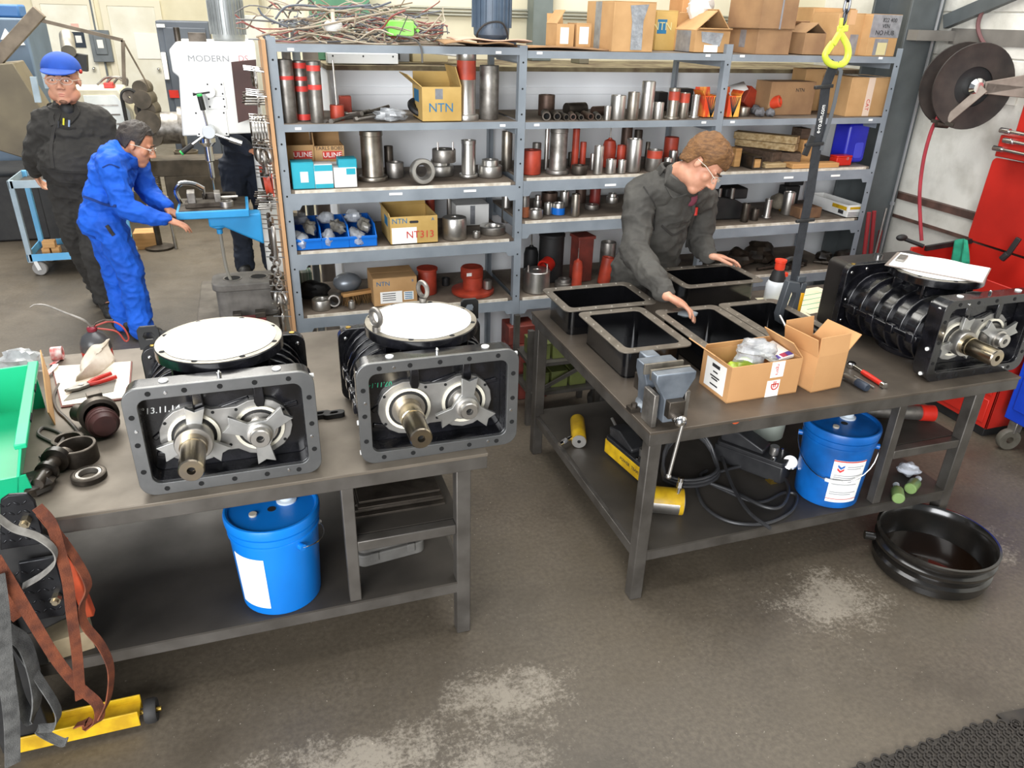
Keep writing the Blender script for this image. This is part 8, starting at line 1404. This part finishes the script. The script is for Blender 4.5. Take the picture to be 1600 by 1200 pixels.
mb = MB(); a = PY(8, 14, 9.5); mb.box(a.x-0.2, 9.5, 0, a.x+0.12, 9.8, 0.12); one('blue_toolbox', mb, mat('toolbox_blue', '#2f5f94', rough=0.5), 'dull blue box on top of the slate enclosure', 'box', loc=(0, 0, pa.z+0.001), bev=0.02)
# ------------------------------------------------------------------ people
from mathutils import noise as mnoise
def limb(mb, p0, r0, p1, r1, n=14):
    p0, p1 = Vector(p0), Vector(p1); mb.cyl(p0, p1, r0, r1, n=n); mb.ell(p0, (r0,)*3, n, 8); mb.ell(p1, (r1,)*3, n, 8)
def chain(mb, pts, rs):
    for i in range(len(pts)-1): limb(mb, pts[i], rs[i], pts[i+1], rs[i+1])
def fuse(mb, name, m, voxel, smooth, wrinkle=0.0, wscale=8.0, keep=None):
    """join overlapping closed shapes into one continuous surface"""
    me = mb.mesh(name, m, smooth=False); o = bpy.data.objects.new(name, me); COL.objects.link(o)
    r = o.modifiers.new('r', 'REMESH'); r.mode = 'VOXEL'; r.voxel_size = voxel; r.use_smooth_shade = True
    s = o.modifiers.new('s', 'SMOOTH'); s.factor = 0.5; s.iterations = smooth
    bpy.context.view_layer.update(); out = bpy.data.meshes.new_from_object(o.evaluated_get(bpy.context.evaluated_depsgraph_get())); bpy.data.objects.remove(o); bpy.data.meshes.remove(me)
    out.materials.clear(); out.materials.append(m); out.polygons.foreach_set('use_smooth', [True]*len(out.polygons))
    if wrinkle:
        nrm = [v.normal.copy() for v in out.vertices]
        for v, nn in zip(out.vertices, nrm):
            c = v.co; f = mnoise.noise(Vector((c.x*wscale+c.z*5, c.y*wscale, c.z*wscale*1.3))); g = mnoise.noise(Vector((c.x*wscale*2.1+7, c.y*wscale*2.1+c.z*9, c.z*wscale*2.2)))
            v.co = c + nn*wrinkle*((0.5-abs(f)*2.4) + (0.4-abs(g)*1.8)*0.7)
    out.update(); return out
def basis(fwd, up=(0, 0, 1)):
    f = Vector(fwd).normalized(); u = Vector(up); r = f.cross(u).normalized(); u = r.cross(f); return Matrix((r, f, u)).transposed()
def hand(mb, wrist, dirn, palm_n, thumb, s=1.0, curl=0.5, spread=1.0, fr=0.0082):
    """palm, four unequal curled fingers and a thumb leaving the side of the palm; dirn = fingers' direction, palm_n = out of the palm, thumb = towards the thumb side"""
    w = Vector(wrist); d = Vector(dirn).normalized(); n = Vector(palm_n); n = (n-d*n.dot(d)).normalized(); t = d.cross(n)
    if t.dot(Vector(thumb)) < 0: t = -t
    R = Matrix((t, d, n)).transposed()
    mb.ell(w+d*0.045*s, (0.040*s, 0.052*s, 0.017*s), 16, 10, R); mb.ell(w+d*0.02*s+t*0.022*s, (0.022*s, 0.035*s, 0.017*s), 12, 8, R)
    for k, (off, L) in enumerate(((0.030, 0.074), (0.010, 0.082), (-0.010, 0.077), (-0.029, 0.060))):
        p = w+d*(0.084-0.004*abs(k-1))*s+t*off*s; a = d+t*off*3.0*spread; a.normalize(); c = 0.0; pts = [p-d*0.015*s, p]
        for q in (0.45, 0.30, 0.25):
            c += curl*(0.55 if q == 0.45 else 0.75); p = p+(a*math.cos(c)+n*math.sin(c))*L*q*s; pts.append(p)
        chain(mb, pts, [fr*1.12*s, fr*1.08*s, fr*s, fr*0.95*s, fr*0.82*s])
    p = w+d*0.018*s+t*0.030*s; a = (d*0.62+t*0.70+n*0.25).normalized(); b = (d*0.92+t*0.2+n*0.30).normalized(); chain(mb, [p, p+a*0.042*s, p+a*0.042*s+b*0.032*s, p+a*0.042*s+b*0.052*s], [fr*1.5*s, fr*1.25*s, fr*1.1*s, fr*0.9*s])
def head(mb, c, R, s=1.0, wide=1.0, jowl=0.0):
    c = Vector(c); L = lambda x, y, z: c + R @ Vector((x*s*wide, y*s, z*s))
    def E(x, y, z, a, b, d): mb.ell(L(x, y, z), (a*s*wide, b*s, d*s), 18, 12, R)
    E(0, -0.012, 0.038, 0.076, 0.096, 0.088); E(0, 0.026, -0.035, 0.062, 0.066, 0.082); E(0, 0.056, -0.098, 0.034, 0.030, 0.026); E(0, 0.01, -0.07, 0.056+jowl*0.02, 0.06, 0.045)
    for q in (-1, 1):
        E(q*0.030, 0.078, 0.024, 0.027, 0.013, 0.009); E(q*0.040, 0.054, -0.020, 0.026, 0.026, 0.028); E(q*0.077, -0.006, -0.006, 0.008, 0.016, 0.026); E(q*0.013, 0.101, -0.036, 0.010, 0.012, 0.009)
        if jowl: E(q*0.040, 0.022, -0.072, 0.032, 0.042, 0.040)
    limb(mb, L(0, 0.086, 0.018), 0.009*s, L(0, 0.113, -0.028), 0.0125*s)
    E(0, 0.082, -0.066, 0.024, 0.010, 0.0065); E(0, 0.080, -0.079, 0.021, 0.010, 0.007)
    return L
SKIN = mat('skin', '#c98f70', '#b47a5e', rough=0.5, scale=9); SKIN_P = mat('pale_skin', '#d29c80', '#c1866b', rough=0.5, scale=9)
LIP = mat('lip', '#b8685c', rough=0.5); EYEW = mat('eye_white', '#ece8e2', rough=0.25); IRIS = mat('iris', '#3a2a1e', rough=0.3)
def face_parts(body, c, R, s, wide=1.0, closed=False):
    c = Vector(c); L = lambda x, y, z: c + R @ Vector((x*s*wide, y*s, z*s))
    for q in (-1, 1):
        mb = MB(); mb.ell(L(q*0.031, 0.0795, 0.006), (0.0125*s, 0.0095*s, (0.003 if closed else 0.0062)*s), 12, 8, R); e = part('eye', mb, EYEW, body)
        mb = MB(); mb.ell(L(q*0.031, 0.0875, 0.005), (0.005*s, 0.0025*s, 0.005*s), 10, 6, R); part('iris', mb, IRIS, e)
        mb = MB(); mb.tube([L(q*0.014, 0.091, 0.028), L(q*0.031, 0.0925, 0.033), L(q*0.05, 0.083, 0.027)], 0.0036*s, 6); part('eyebrow', mb, mat('brow_hair', '#4a382a', rough=0.9), body)
    mb = MB(); mb.ell(L(0, 0.0845, -0.0665), (0.020*s, 0.0075*s, 0.0035*s), 14, 8, R); mb.ell(L(0, 0.083, -0.0765), (0.017*s, 0.0075*s, 0.004*s), 14, 8, R); part('mouth', mb, LIP, body)
def hairline(front, side, ear, back):
    K = ((1.0, front), (0.62, front+0.03), (0.36, side), (0.22, side), (0.10, ear), (-0.14, ear), (-0.30, back-0.15), (-1.0, back))
    def fn(f):
        for (a, va), (b, vb) in zip(K, K[1:]):
            if f >= b: u = (a-f)/(a-b); u = u*u*(3-2*u); return va+(vb-va)*u
        return back
    return fn
def hair(parent, c, R, s, m, style, wide=1.0, seed=1, thick=0.012):
    """short hair as a rough cap over the skull; style gives the hairline height by angle"""
    c = Vector(c); mb = MB(); nu, nv = 56, 26
    def fn(u, v):
        ph = 2*PI*u; fr = math.cos(ph)   # 1 = face side
        lowest = style(fr); th = v*lowest
        tk = thick*(1-0.85*v**4); st, ct = math.sin(min(th, 1.6)), math.cos(min(th, 1.6)); ex = max(0.0, th-1.6)
        st -= ex*0.16; x = (0.080+tk)*st*math.sin(ph)*wide; y = (0.100+tk)*st*math.cos(ph)-0.012; z = (0.092+tk)*ct+0.038-ex*0.115
        p = Vector((x, y, z)); k = mnoise.noise(p*22+Vector((seed, 0, 0)))*0.010+mnoise.noise(p*60+Vector((0, seed, 0)))*0.007+mnoise.noise(p*140)*0.003
        p = p + p.normalized()*k*(1-0.6*v**6); return tuple(c + R @ (p*s))
    mb.grid(fn, nu, nv); return part('hair', mb, m, parent, solid=0.004, ang=75)
def glasses(parent, c, R, s, wide=1.0, m=None):
    c = Vector(c); L = lambda x, y, z: c + R @ Vector((x*s*wide, y*s, z*s)); m = m or mat('clear_frame', '#cfc4b4', rough=0.2)
    mb = MB()
    for q in (-1, 1): mb.tube([L(q*0.033+0.027*math.cos(a), 0.106-0.012*abs(math.cos(a)*q+0.4), 0.003+0.017*math.sin(a)) for a in [2*PI*i/16 for i in range(16)]], 0.0016*s, 6, closed=True)
    mb.tube([L(-0.01, 0.108, 0.008), L(0, 0.111, 0.011), L(0.01, 0.108, 0.008)], 0.0018*s, 6)
    for q in (-1, 1): mb.tube([L(q*0.06, 0.098, 0.008), L(q*0.082, 0.03, 0.012), L(q*0.083, -0.02, 0.004)], 0.0020*s, 6)
    return part('glasses', mb, m, parent)
def person(label, J, cloth, skin, H, voxel=0.006, bulk=1.0, belly=0.0, hands=None, wr=0.006, shoe=None, collar=True):
    """J: joints in world space. body = one continuous skin figure; coverall, boots, hair etc. are its clothing"""
    t = thing('person', label, 'person', (0, 0, 0)); B = bulk
    hp, ch, nk = J['hip'], J['chest'], J['neck']; side = (J['shr']-J['shl']).normalized(); upv = (ch-hp).normalized(); fw = upv.cross(side).normalized()
    if fw.dot(H['fwd_hint']) < 0: fw = -fw
    R = Matrix((side, fw, upv)).transposed(); hc, hR, hs, wide, jowl = H['c'], H['R'], H['s'], H.get('wide', 1.0), H.get('jowl', 0)
    mb = MB(); head(mb, hc, hR, hs, wide, jowl); nb = hc + hR @ Vector((0, -0.02, -0.07))*hs
    limb(mb, nb, 0.055*B**0.5, nk, 0.060*B**0.5); limb(mb, nk, 0.06, ch, 0.09); mb.ell(ch, (0.15, 0.09, 0.16), 18, 12, R); mb.ell(hp, (0.14, 0.09, 0.12), 18, 12, R); limb(mb, ch, 0.10, hp, 0.10)
    for q in 'rl':
        chain(mb, [ch.lerp(J['sh'+q], 0.6), J['sh'+q], J['el'+q], J['wr'+q]], [0.06, 0.045, 0.036, 0.025]); chain(mb, [J['hp'+q], J['kn'+q], J['an'+q]], [0.075, 0.05, 0.035]); chain(mb, [J['an'+q], J['to'+q]], [0.036, 0.03])
        if hands and q in hands: hand(mb, J['wr'+q], *hands[q])
    body = part('body', fuse(mb, 'body', skin, voxel, 5), None, t)
    # coverall
    mb = MB(); mb.ell(ch, (0.185*B, 0.115*B, 0.20), 22, 14, R); mb.ell(hp, (0.175*B, 0.125*B, 0.16), 22, 14, R); mid = ch.lerp(hp, 0.55)+fw*0.01
    mb.ell(mid, (0.165*B+belly*0.35, 0.115*B+belly*0.5, 0.22), 22, 14, R)
    if belly: mb.ell(mid+fw*belly*0.45, (0.16*B, 0.12*B, 0.17), 22, 14, R)
    limb(mb, nk-upv*0.035, 0.085*B, ch, 0.14*B)
    for q in 'rl':
        chain(mb, [nk.lerp(J['sh'+q], 0.45)-upv*0.03, J['sh'+q], J['sh'+q].lerp(J['el'+q], 0.5), J['el'+q], J['el'+q].lerp(J['wr'+q], 0.5), J['wr'+q].lerp(J['el'+q], 0.10)], [0.086*B, 0.080*B, 0.076*B, 0.070*B, 0.064*B, 0.050*B**0.5])
        chain(mb, [J['hp'+q], J['hp'+q].lerp(J['kn'+q], 0.5), J['kn'+q], J['kn'+q].lerp(J['an'+q], 0.5), J['an'+q]-Vector((0, 0, 0.025))], [0.112*B, 0.100*B, 0.086*B**0.7, 0.082*B**0.5, 0.080])
    global LAST_COVERALL; LAST_COVERALL = part('coverall', fuse(mb, 'coverall', cloth, voxel, 2, wr), None, t)
    for q in 'rl':
        mb = MB(); a, b = J['an'+q], J['to'+q]; d = Vector((b.x-a.x, b.y-a.y, 0)).normalized(); f0 = Vector((a.x, a.y, 0))-d*0.05; zb = min(a.z, b.z)-0.06
        for k, (u, w, h) in enumerate(((-0.005, 0.050, 0.06), (0.08, 0.055, 0.06), (0.16, 0.056, 0.052), (0.235, 0.050, 0.044))): mb.ell(f0+d*u+Vector((0, 0, max(zb, 0)+h)), (w, w*1.2, h), 14, 10)
        limb(mb, a+Vector((0, 0, 0.04)), 0.062, f0+d*0.05+Vector((0, 0, max(zb, 0)+0.05)), 0.048); limb(mb, f0+d*0.02+Vector((0, 0, max(zb, 0)+0.045)), 0.043, f0+d*0.22+Vector((0, 0, max(zb, 0)+0.036)), 0.036); part('boot', fuse(mb, 'boot', shoe or BLACK_M, 0.008, 8), None, t)
    if collar:
        mb = MB(); ax = (nk-ch).normalized()
        def cf(u, v): a = 2*PI*u+0.35; e = side*math.cos(a)+fw*math.sin(a); r = (0.086+0.030*v)*B**0.6; return tuple(nk-ax*(0.035)+e*r+ax*(0.065*(1-abs(2*v-0.7))-0.02*max(0, math.sin(a))))
        mb.grid(lambda u, v: cf(u*0.93, v), 28, 4); part('collar', mb, cloth, t, solid=0.006)
    return t, body, R, fw, side, upv
def onbody(x, y, off=0.004):
    d = ray(x, y).normalized(); ok, loc, nn, _ = LAST_COVERALL.ray_cast(CAM, d); return (loc+nn*off) if ok else None
def seam(name, pts, w, m, t, th=0.004, k=5, sidev=None):
    """strip of cloth lying on the coverall along a line seen in the photo"""
    bpy.context.view_layer.update(); P = []
    for (a, b), (c, d) in zip(pts, pts[1:]):
        for i in range(k): P.append((a+(c-a)*i/k, b+(d-b)*i/k))
    P.append(pts[-1]); Q = [onbody(*p) for p in P]; Q = [q for q in Q if q is not None]
    if len(Q) < 3: return
    for _i in range(2): Q = [Q[0]]+[(Q[i-1]+Q[i]*2+Q[i+1])/4 for i in range(1, len(Q)-1)]+[Q[-1]]
    d0 = Q[-1]-Q[0]; side = d0.cross(-FWD).normalized() if sidev is None else sidev; mb = MB(); mb.ribbon(Q, w, th, side); part(name, mb, m, t)
# --- young man bending over the trays
CL_G = mat('charcoal_coverall', '#4a4843', '#3b3935', rough=0.85, scale=7, bump=0.5, bscale=24); P_ = lambda x, y, Y: PY(x, y, Y)
hc = P_(1098, 258, 3.16); fdir = Vector((0.42, -0.62, -0.66)); hR = basis(fdir, (0.12, 0.25, 1.0))
J = dict(hip=Vector((1.97, 3.50, 0.93)), chest=P_(1043, 318, 3.40), neck=P_(1062, 272, 3.28), shr=P_(1002, 300, 3.36), shl=P_(1100, 312, 3.46), elr=P_(990, 392, 3.24), wrr=PZ(1042, 462, 0.985), ell=P_(1092, 374, 3.50), wrl=PZ(1108, 400, 0.985),
         hpr=Vector((1.88, 3.50, 0.90)), hpl=Vector((2.06, 3.53, 0.90)), knr=Vector((1.86, 3.50, 0.50)), knl=Vector((2.02, 3.56, 0.50)), anr=Vector((1.80, 3.58, 0.09)), anl=Vector((2.04, 3.64, 0.09)), tor=Vector((1.79, 3.42, 0.04)), tol=Vector((2.06, 3.49, 0.04)))
hd = {'r': (Vector((0.74, -0.55, -0.38)), Vector((0.15, -0.35, -0.9)), Vector((0.5, 0.8, 0.1)), 1.12, 0.5, 1.0), 'l': (Vector((0.93, -0.28, -0.12)), Vector((0.0, -0.25, -0.97)), Vector((-0.2, -1, 0)), 1.1, 0.35, 1.0)}
yt_, yb_, R_, fw_, sd_, up_ = person('young man in charcoal coveralls bending over the black trays', J, CL_G, SKIN_P, dict(c=hc, R=hR, s=1.0, fwd_hint=Vector((0.3, -1, -0.3))), 0.0055, 1.02, 0.0, hd, 0.010)
face_parts(yb_, hc, hR, 1.0, closed=True)
HB = mat('auburn_hair', '#805932', '#5e3f22', rough=0.7, scale=40, stretch=(1, 1, 3), bump=0.5, bscale=120)
hair(yt_, hc, hR, 1.0, HB, hairline(1.36, 1.92, 1.72, 2.45), 1.0, 3, 0.020)
glasses(yt_, hc, hR, 1.0)
mb = MB(); q = P_(1080, 310, 3.27); mb.ell(q, (0.035, 0.02, 0.04), 12, 8); part('shirt_front', mb, mat('maroon_shirt', '#6e3040', rough=0.8), yt_)
DK = mat('dark_seam', '#2b2926', rough=0.9)
seam('placket', ((1083, 318), (1080, 350), (1074, 385), (1066, 420)), 0.016, CL_G, yt_, 0.008)
seam('pocket_flap', ((1034, 352), (1050, 368), (1066, 360)), 0.012, DK, yt_); seam('sleeve_seam', ((1006, 292), (1024, 320), (1022, 360)), 0.006, DK, yt_); seam('collar_edge', ((1046, 262), (1040, 285), (1052, 308), (1072, 300)), 0.022, CL_G, yt_, 0.008)
mb = MB(); q = P_(1087, 330, 3.30); mb.cyl(q+Vector((0, 0, 0.02)), q-Vector((0, 0, 0.02)), 0.010, n=10); part('red_pocket_tool', mb, RED_B, yt_)
mb = MB(); w = J['wrr']+hd['r'][0].normalized()*0.11+Vector((0.0, 0, -0.03)); crumple(mb, tuple(w), (0.045, 0.035, 0.014), 14, 0.2, 14, 8); one('wiping_cloth', mb, mat('grey_cloth', '#7d8488', '#6a7074', rough=0.9), 'small grey cloth under the young man\'s right hand', 'cloth')

# --- man in black coveralls and blue cap
CL_B = mat('black_coverall', '#34322f', '#292724', rough=0.9, scale=7, bump=0.5, bscale=24)
YB = 6.02; hc = PY(98, 126, YB-0.08); fdir = Vector((-0.02, -1.0, 0.02)); hR = basis(fdir, (0.05, 0, 1)); b0 = PZ(176, 487)
J = dict(hip=PY(128, 285, YB), chest=PY(116, 205, YB), neck=PY(104, 166, YB), shr=PY(72, 192, YB), shl=PY(156, 190, YB+0.02), elr=PY(58, 238, YB+0.05), wrr=PY(54, 268, YB+0.30), ell=PY(178, 240, YB+0.02), wrl=PY(192, 298, YB-0.02),
         hpr=PY(108, 292, YB+0.02), hpl=PY(146, 292, YB), knr=PY(120, 370, YB+0.12), knl=PY(150, 392, YB-0.04), anr=Vector((0, 0, 0)), anl=Vector((0, 0, 0)), tor=Vector((0, 0, 0)), tol=Vector((0, 0, 0)))
J['anl'] = Vector((PY(168, 470, YB).x, YB+0.02, 0.10)); J['tol'] = J['anl']+Vector((0.03, -0.17, -0.06)); J['anr'] = Vector((PY(140, 440, YB).x-0.02, YB+0.36, 0.12)); J['tor'] = J['anr']+Vector((0.02, -0.16, -0.08))
hd = {'r': (Vector((0.1, 0.35, -0.95)), Vector((1, 0, 0)), Vector((0, -1, 0)), 1.05, 0.7, 0.6), 'l': (Vector((0.1, -0.1, -1)), Vector((-1, 0, 0)), Vector((0, -1, 0)), 1.05, 0.5, 0.6)}
t, body, R_, fw_, sd_, up_ = person('heavy-set man in black coveralls and a blue cap', J, CL_B, SKIN_P, dict(c=hc, R=hR, s=1.14, wide=1.12, jowl=1.0, fwd_hint=Vector((0, -1, 0))), 0.007, 1.22, 0.16, hd, 0.011)
face_parts(body, hc, hR, 1.14, 1.12); glasses(t, hc, hR, 1.14, 1.12)
CAPB = mat('royal_blue_cap', '#1f4fae', '#1a449a', rough=0.8, scale=9); s = 1.14; L = lambda x, y, z: hc + hR @ Vector((x*s*1.1, y*s, z*s))
mb = MB(); mb.grid(lambda u, v: tuple(L(0.092*math.sin(v*1.62)*math.sin(2*PI*u), 0.112*math.sin(v*1.62)*math.cos(2*PI*u)-0.012, 0.062+0.090*math.cos(v*1.62))), 32, 12); cp = part('cap_crown', mb, CAPB, t, solid=0.004)
def brim(u, v): a = -0.95+1.9*u; r = 0.112+0.070*v*max(0, math.cos(a*1.55)); return tuple(L(0.092/0.112*r*math.sin(a), r*math.cos(a)-0.012, 0.060-0.028*v*math.cos(a*1.5)+0.006*math.cos(a)))
mb = MB(); mb.grid(brim, 20, 6); part('cap_brim', mb, CAPB, cp, solid=0.005)
mb = MB(); mb.ell(L(-0.092, 0.01, 0.055), (0.012, 0.018, 0.014), 10, 8); part('ear_plug', mb, RED_B, t)
mb = MB(); q = PY(105, 172, YB-0.095); mb.ell(q, (0.045, 0.03, 0.05), 14, 10); part('undershirt', mb, BLACK_M, t)
DKB = mat('black_seam', '#1d1b19', rough=0.9)
seam('waist_seam', ((66, 262), (95, 268), (130, 270), (160, 268)), 0.016, DKB, t, 0.008); seam('placket', ((94, 178), (84, 205), (80, 235), (84, 262)), 0.022, CL_B, t, 0.010)
seam('pocket_edge', ((90, 197), (104, 201), (118, 200)), 0.012, DKB, t); seam('lapel', ((88, 166), (80, 182), (84, 196)), 0.035, CL_B, t, 0.010); seam('lapel', ((116, 166), (122, 176), (108, 192)), 0.035, CL_B, t, 0.010)
bpy.context.view_layer.update()
for x, y, c in ((100, 192, '#d6cf3a'), (93, 196, '#3a3a3a'), (108, 195, '#8fa0b5')):
    q = onbody(x, y, 0.012)
    if q: mb = MB(); mb.cyl(q+Vector((0.006, 0.0, 0.022)), q+Vector((-0.004, 0.0, -0.020)), 0.006, n=8); part('pocket_pen', mb, mat('pen_'+c[1:], c, rough=0.4), t)
L2 = lambda x, y, z: hc + hR @ Vector((x*1.14*1.12, y*1.14, z*1.14)); mb = MB(); mb.ell(L2(0, 0.066, -0.104), (0.030, 0.024, 0.020), 14, 8, hR); part('goatee', mb, mat('brown_stubble', '#6a4a38', '#8a6450', rough=0.9, scale=40), t)

# --- man in blue coveralls at the drill table
CL_U = mat('bright_blue_coverall', '#0f5fd6', '#0c4fb8', rough=0.8, scale=7, bump=0.5, bscale=22)
YM = 5.46; hc = PY(213, 226, YM+0.02); fdir = Vector((0.93, -0.10, -0.42)); hR = basis(fdir, (0.45, 0.0, 1))
J = dict(hip=PY(158, 338, YM), chest=PY(176, 268, YM), neck=PY(192, 236, YM), shr=PY(172, 258, YM-0.17), shl=PY(212, 256, YM+0.17), elr=PY(196, 326, YM-0.20), wrr=PY(262, 344, YM-0.20), ell=PY(232, 302, YM+0.16), wrl=PY(262, 326, YM+0.02),
         hpr=PY(166, 344, YM-0.08), hpl=PY(156, 342, YM+0.09), knr=PY(202, 420, YM-0.09), knl=PY(180, 420, YM+0.10))
J['anr'] = Vector((PY(216, 488, YM-0.08).x, YM-0.06, 0.10)); J['tor'] = J['anr']+Vector((0.13, -0.10, -0.06)); J['anl'] = Vector((PY(188, 478, YM+0.12).x, YM+0.14, 0.10)); J['tol'] = J['anl']+Vector((0.13, -0.10, -0.06))
hd = {'r': (Vector((0.93, -0.05, -0.35)), Vector((-0.2, 0.1, -0.97)), Vector((0, 1, 0.1)), 1.0, 0.45, 1.2), 'l': (Vector((0.75, -0.35, -0.55)), Vector((0, 0, -1)), Vector((0, -1, 0)), 1.0, 0.7, 0.8)}
t, body, R_, fw_, sd_, up_ = person('man in bright blue coveralls leaning over the drill table', J, CL_U, SKIN, dict(c=hc, R=hR, s=1.05, fwd_hint=Vector((1, 0, -0.3))), 0.006, 1.0, 0.03, hd, 0.011)
face_parts(body, hc, hR, 1.05); glasses(t, hc, hR, 1.05)
DKU = mat('navy_seam', '#0a2f70', rough=0.9)
seam('waist_seam', ((128, 306), (145, 312), (165, 320), (182, 322)), 0.016, DKU, t, 0.008); seam('pocket_slit', ((166, 352), (172, 360), (178, 368)), 0.022, INK, t); seam('collar_edge', ((180, 222), (188, 236), (204, 250), (214, 254)), 0.030, CL_U, t, 0.010); seam('sleeve_seam', ((160, 262), (172, 256), (186, 262)), 0.006, DKU, t)
hair(t, hc, hR, 1.05, mat('black_hair', '#2a2523', '#3b332e', rough=0.6, scale=30, bump=0.4, bscale=150), hairline(1.0, 1.85, 1.66, 2.40), 1.0, 9, 0.008)

# --- third person behind the drill press, mostly hidden
CL_N = mat('navy_coverall', '#232a38', '#1b212d', rough=0.9, scale=7, bump=0.5, bscale=24)
YN = 6.75; hp = PY(384, 258, YN); x_ = hp.x
J = dict(hip=Vector((x_, YN, 0.95)), chest=Vector((x_+0.08, YN-0.05, 1.33)), neck=Vector((x_+0.12, YN-0.08, 1.53)), shr=Vector((x_-0.10, YN-0.10, 1.45)), shl=Vector((x_+0.29, YN+0.02, 1.45)), elr=Vector((x_-0.10, YN-0.22, 1.18)), wrr=Vector((x_+0.05, YN-0.36, 1.10)), ell=Vector((x_+0.32, YN-0.1, 1.18)), wrl=Vector((x_+0.25, YN-0.32, 1.10)),
         hpr=Vector((x_-0.10, YN, 0.93)), hpl=Vector((x_+0.10, YN, 0.93)), knr=Vector((x_-0.11, YN-0.05, 0.5)), knl=Vector((x_+0.11, YN-0.02, 0.5)), anr=Vector((x_-0.11, YN, 0.09)), anl=Vector((x_+0.12, YN+0.02, 0.09)), tor=Vector((x_-0.12, YN-0.17, 0.04)), tol=Vector((x_+0.13, YN-0.15, 0.04)))
hc = Vector((x_+0.13, YN-0.11, 1.66)); hR = basis(Vector((0.1, -0.95, -0.2)))
hd = {'r': (Vector((0.9, -0.4, 0)), Vector((0, 0, -1)), Vector((0, -1, 0)), 1.0, 0.6, 0.8), 'l': (Vector((-0.9, -0.4, 0)), Vector((0, 0, -1)), Vector((0, -1, 0)), 1.0, 0.6, 0.8)}
t, body, *_r = person('person in navy work clothes mostly hidden behind the drill press', J, CL_N, SKIN, dict(c=hc, R=hR, s=1.0, fwd_hint=Vector((0, -1, 0))), 0.010, 1.05, 0.05, hd, 0.010)
face_parts(body, hc, hR, 1.0); hair(t, hc, hR, 1.0, _mats['black_hair'], hairline(1.05, 1.85, 1.66, 2.4), 1.0, 4, 0.010)
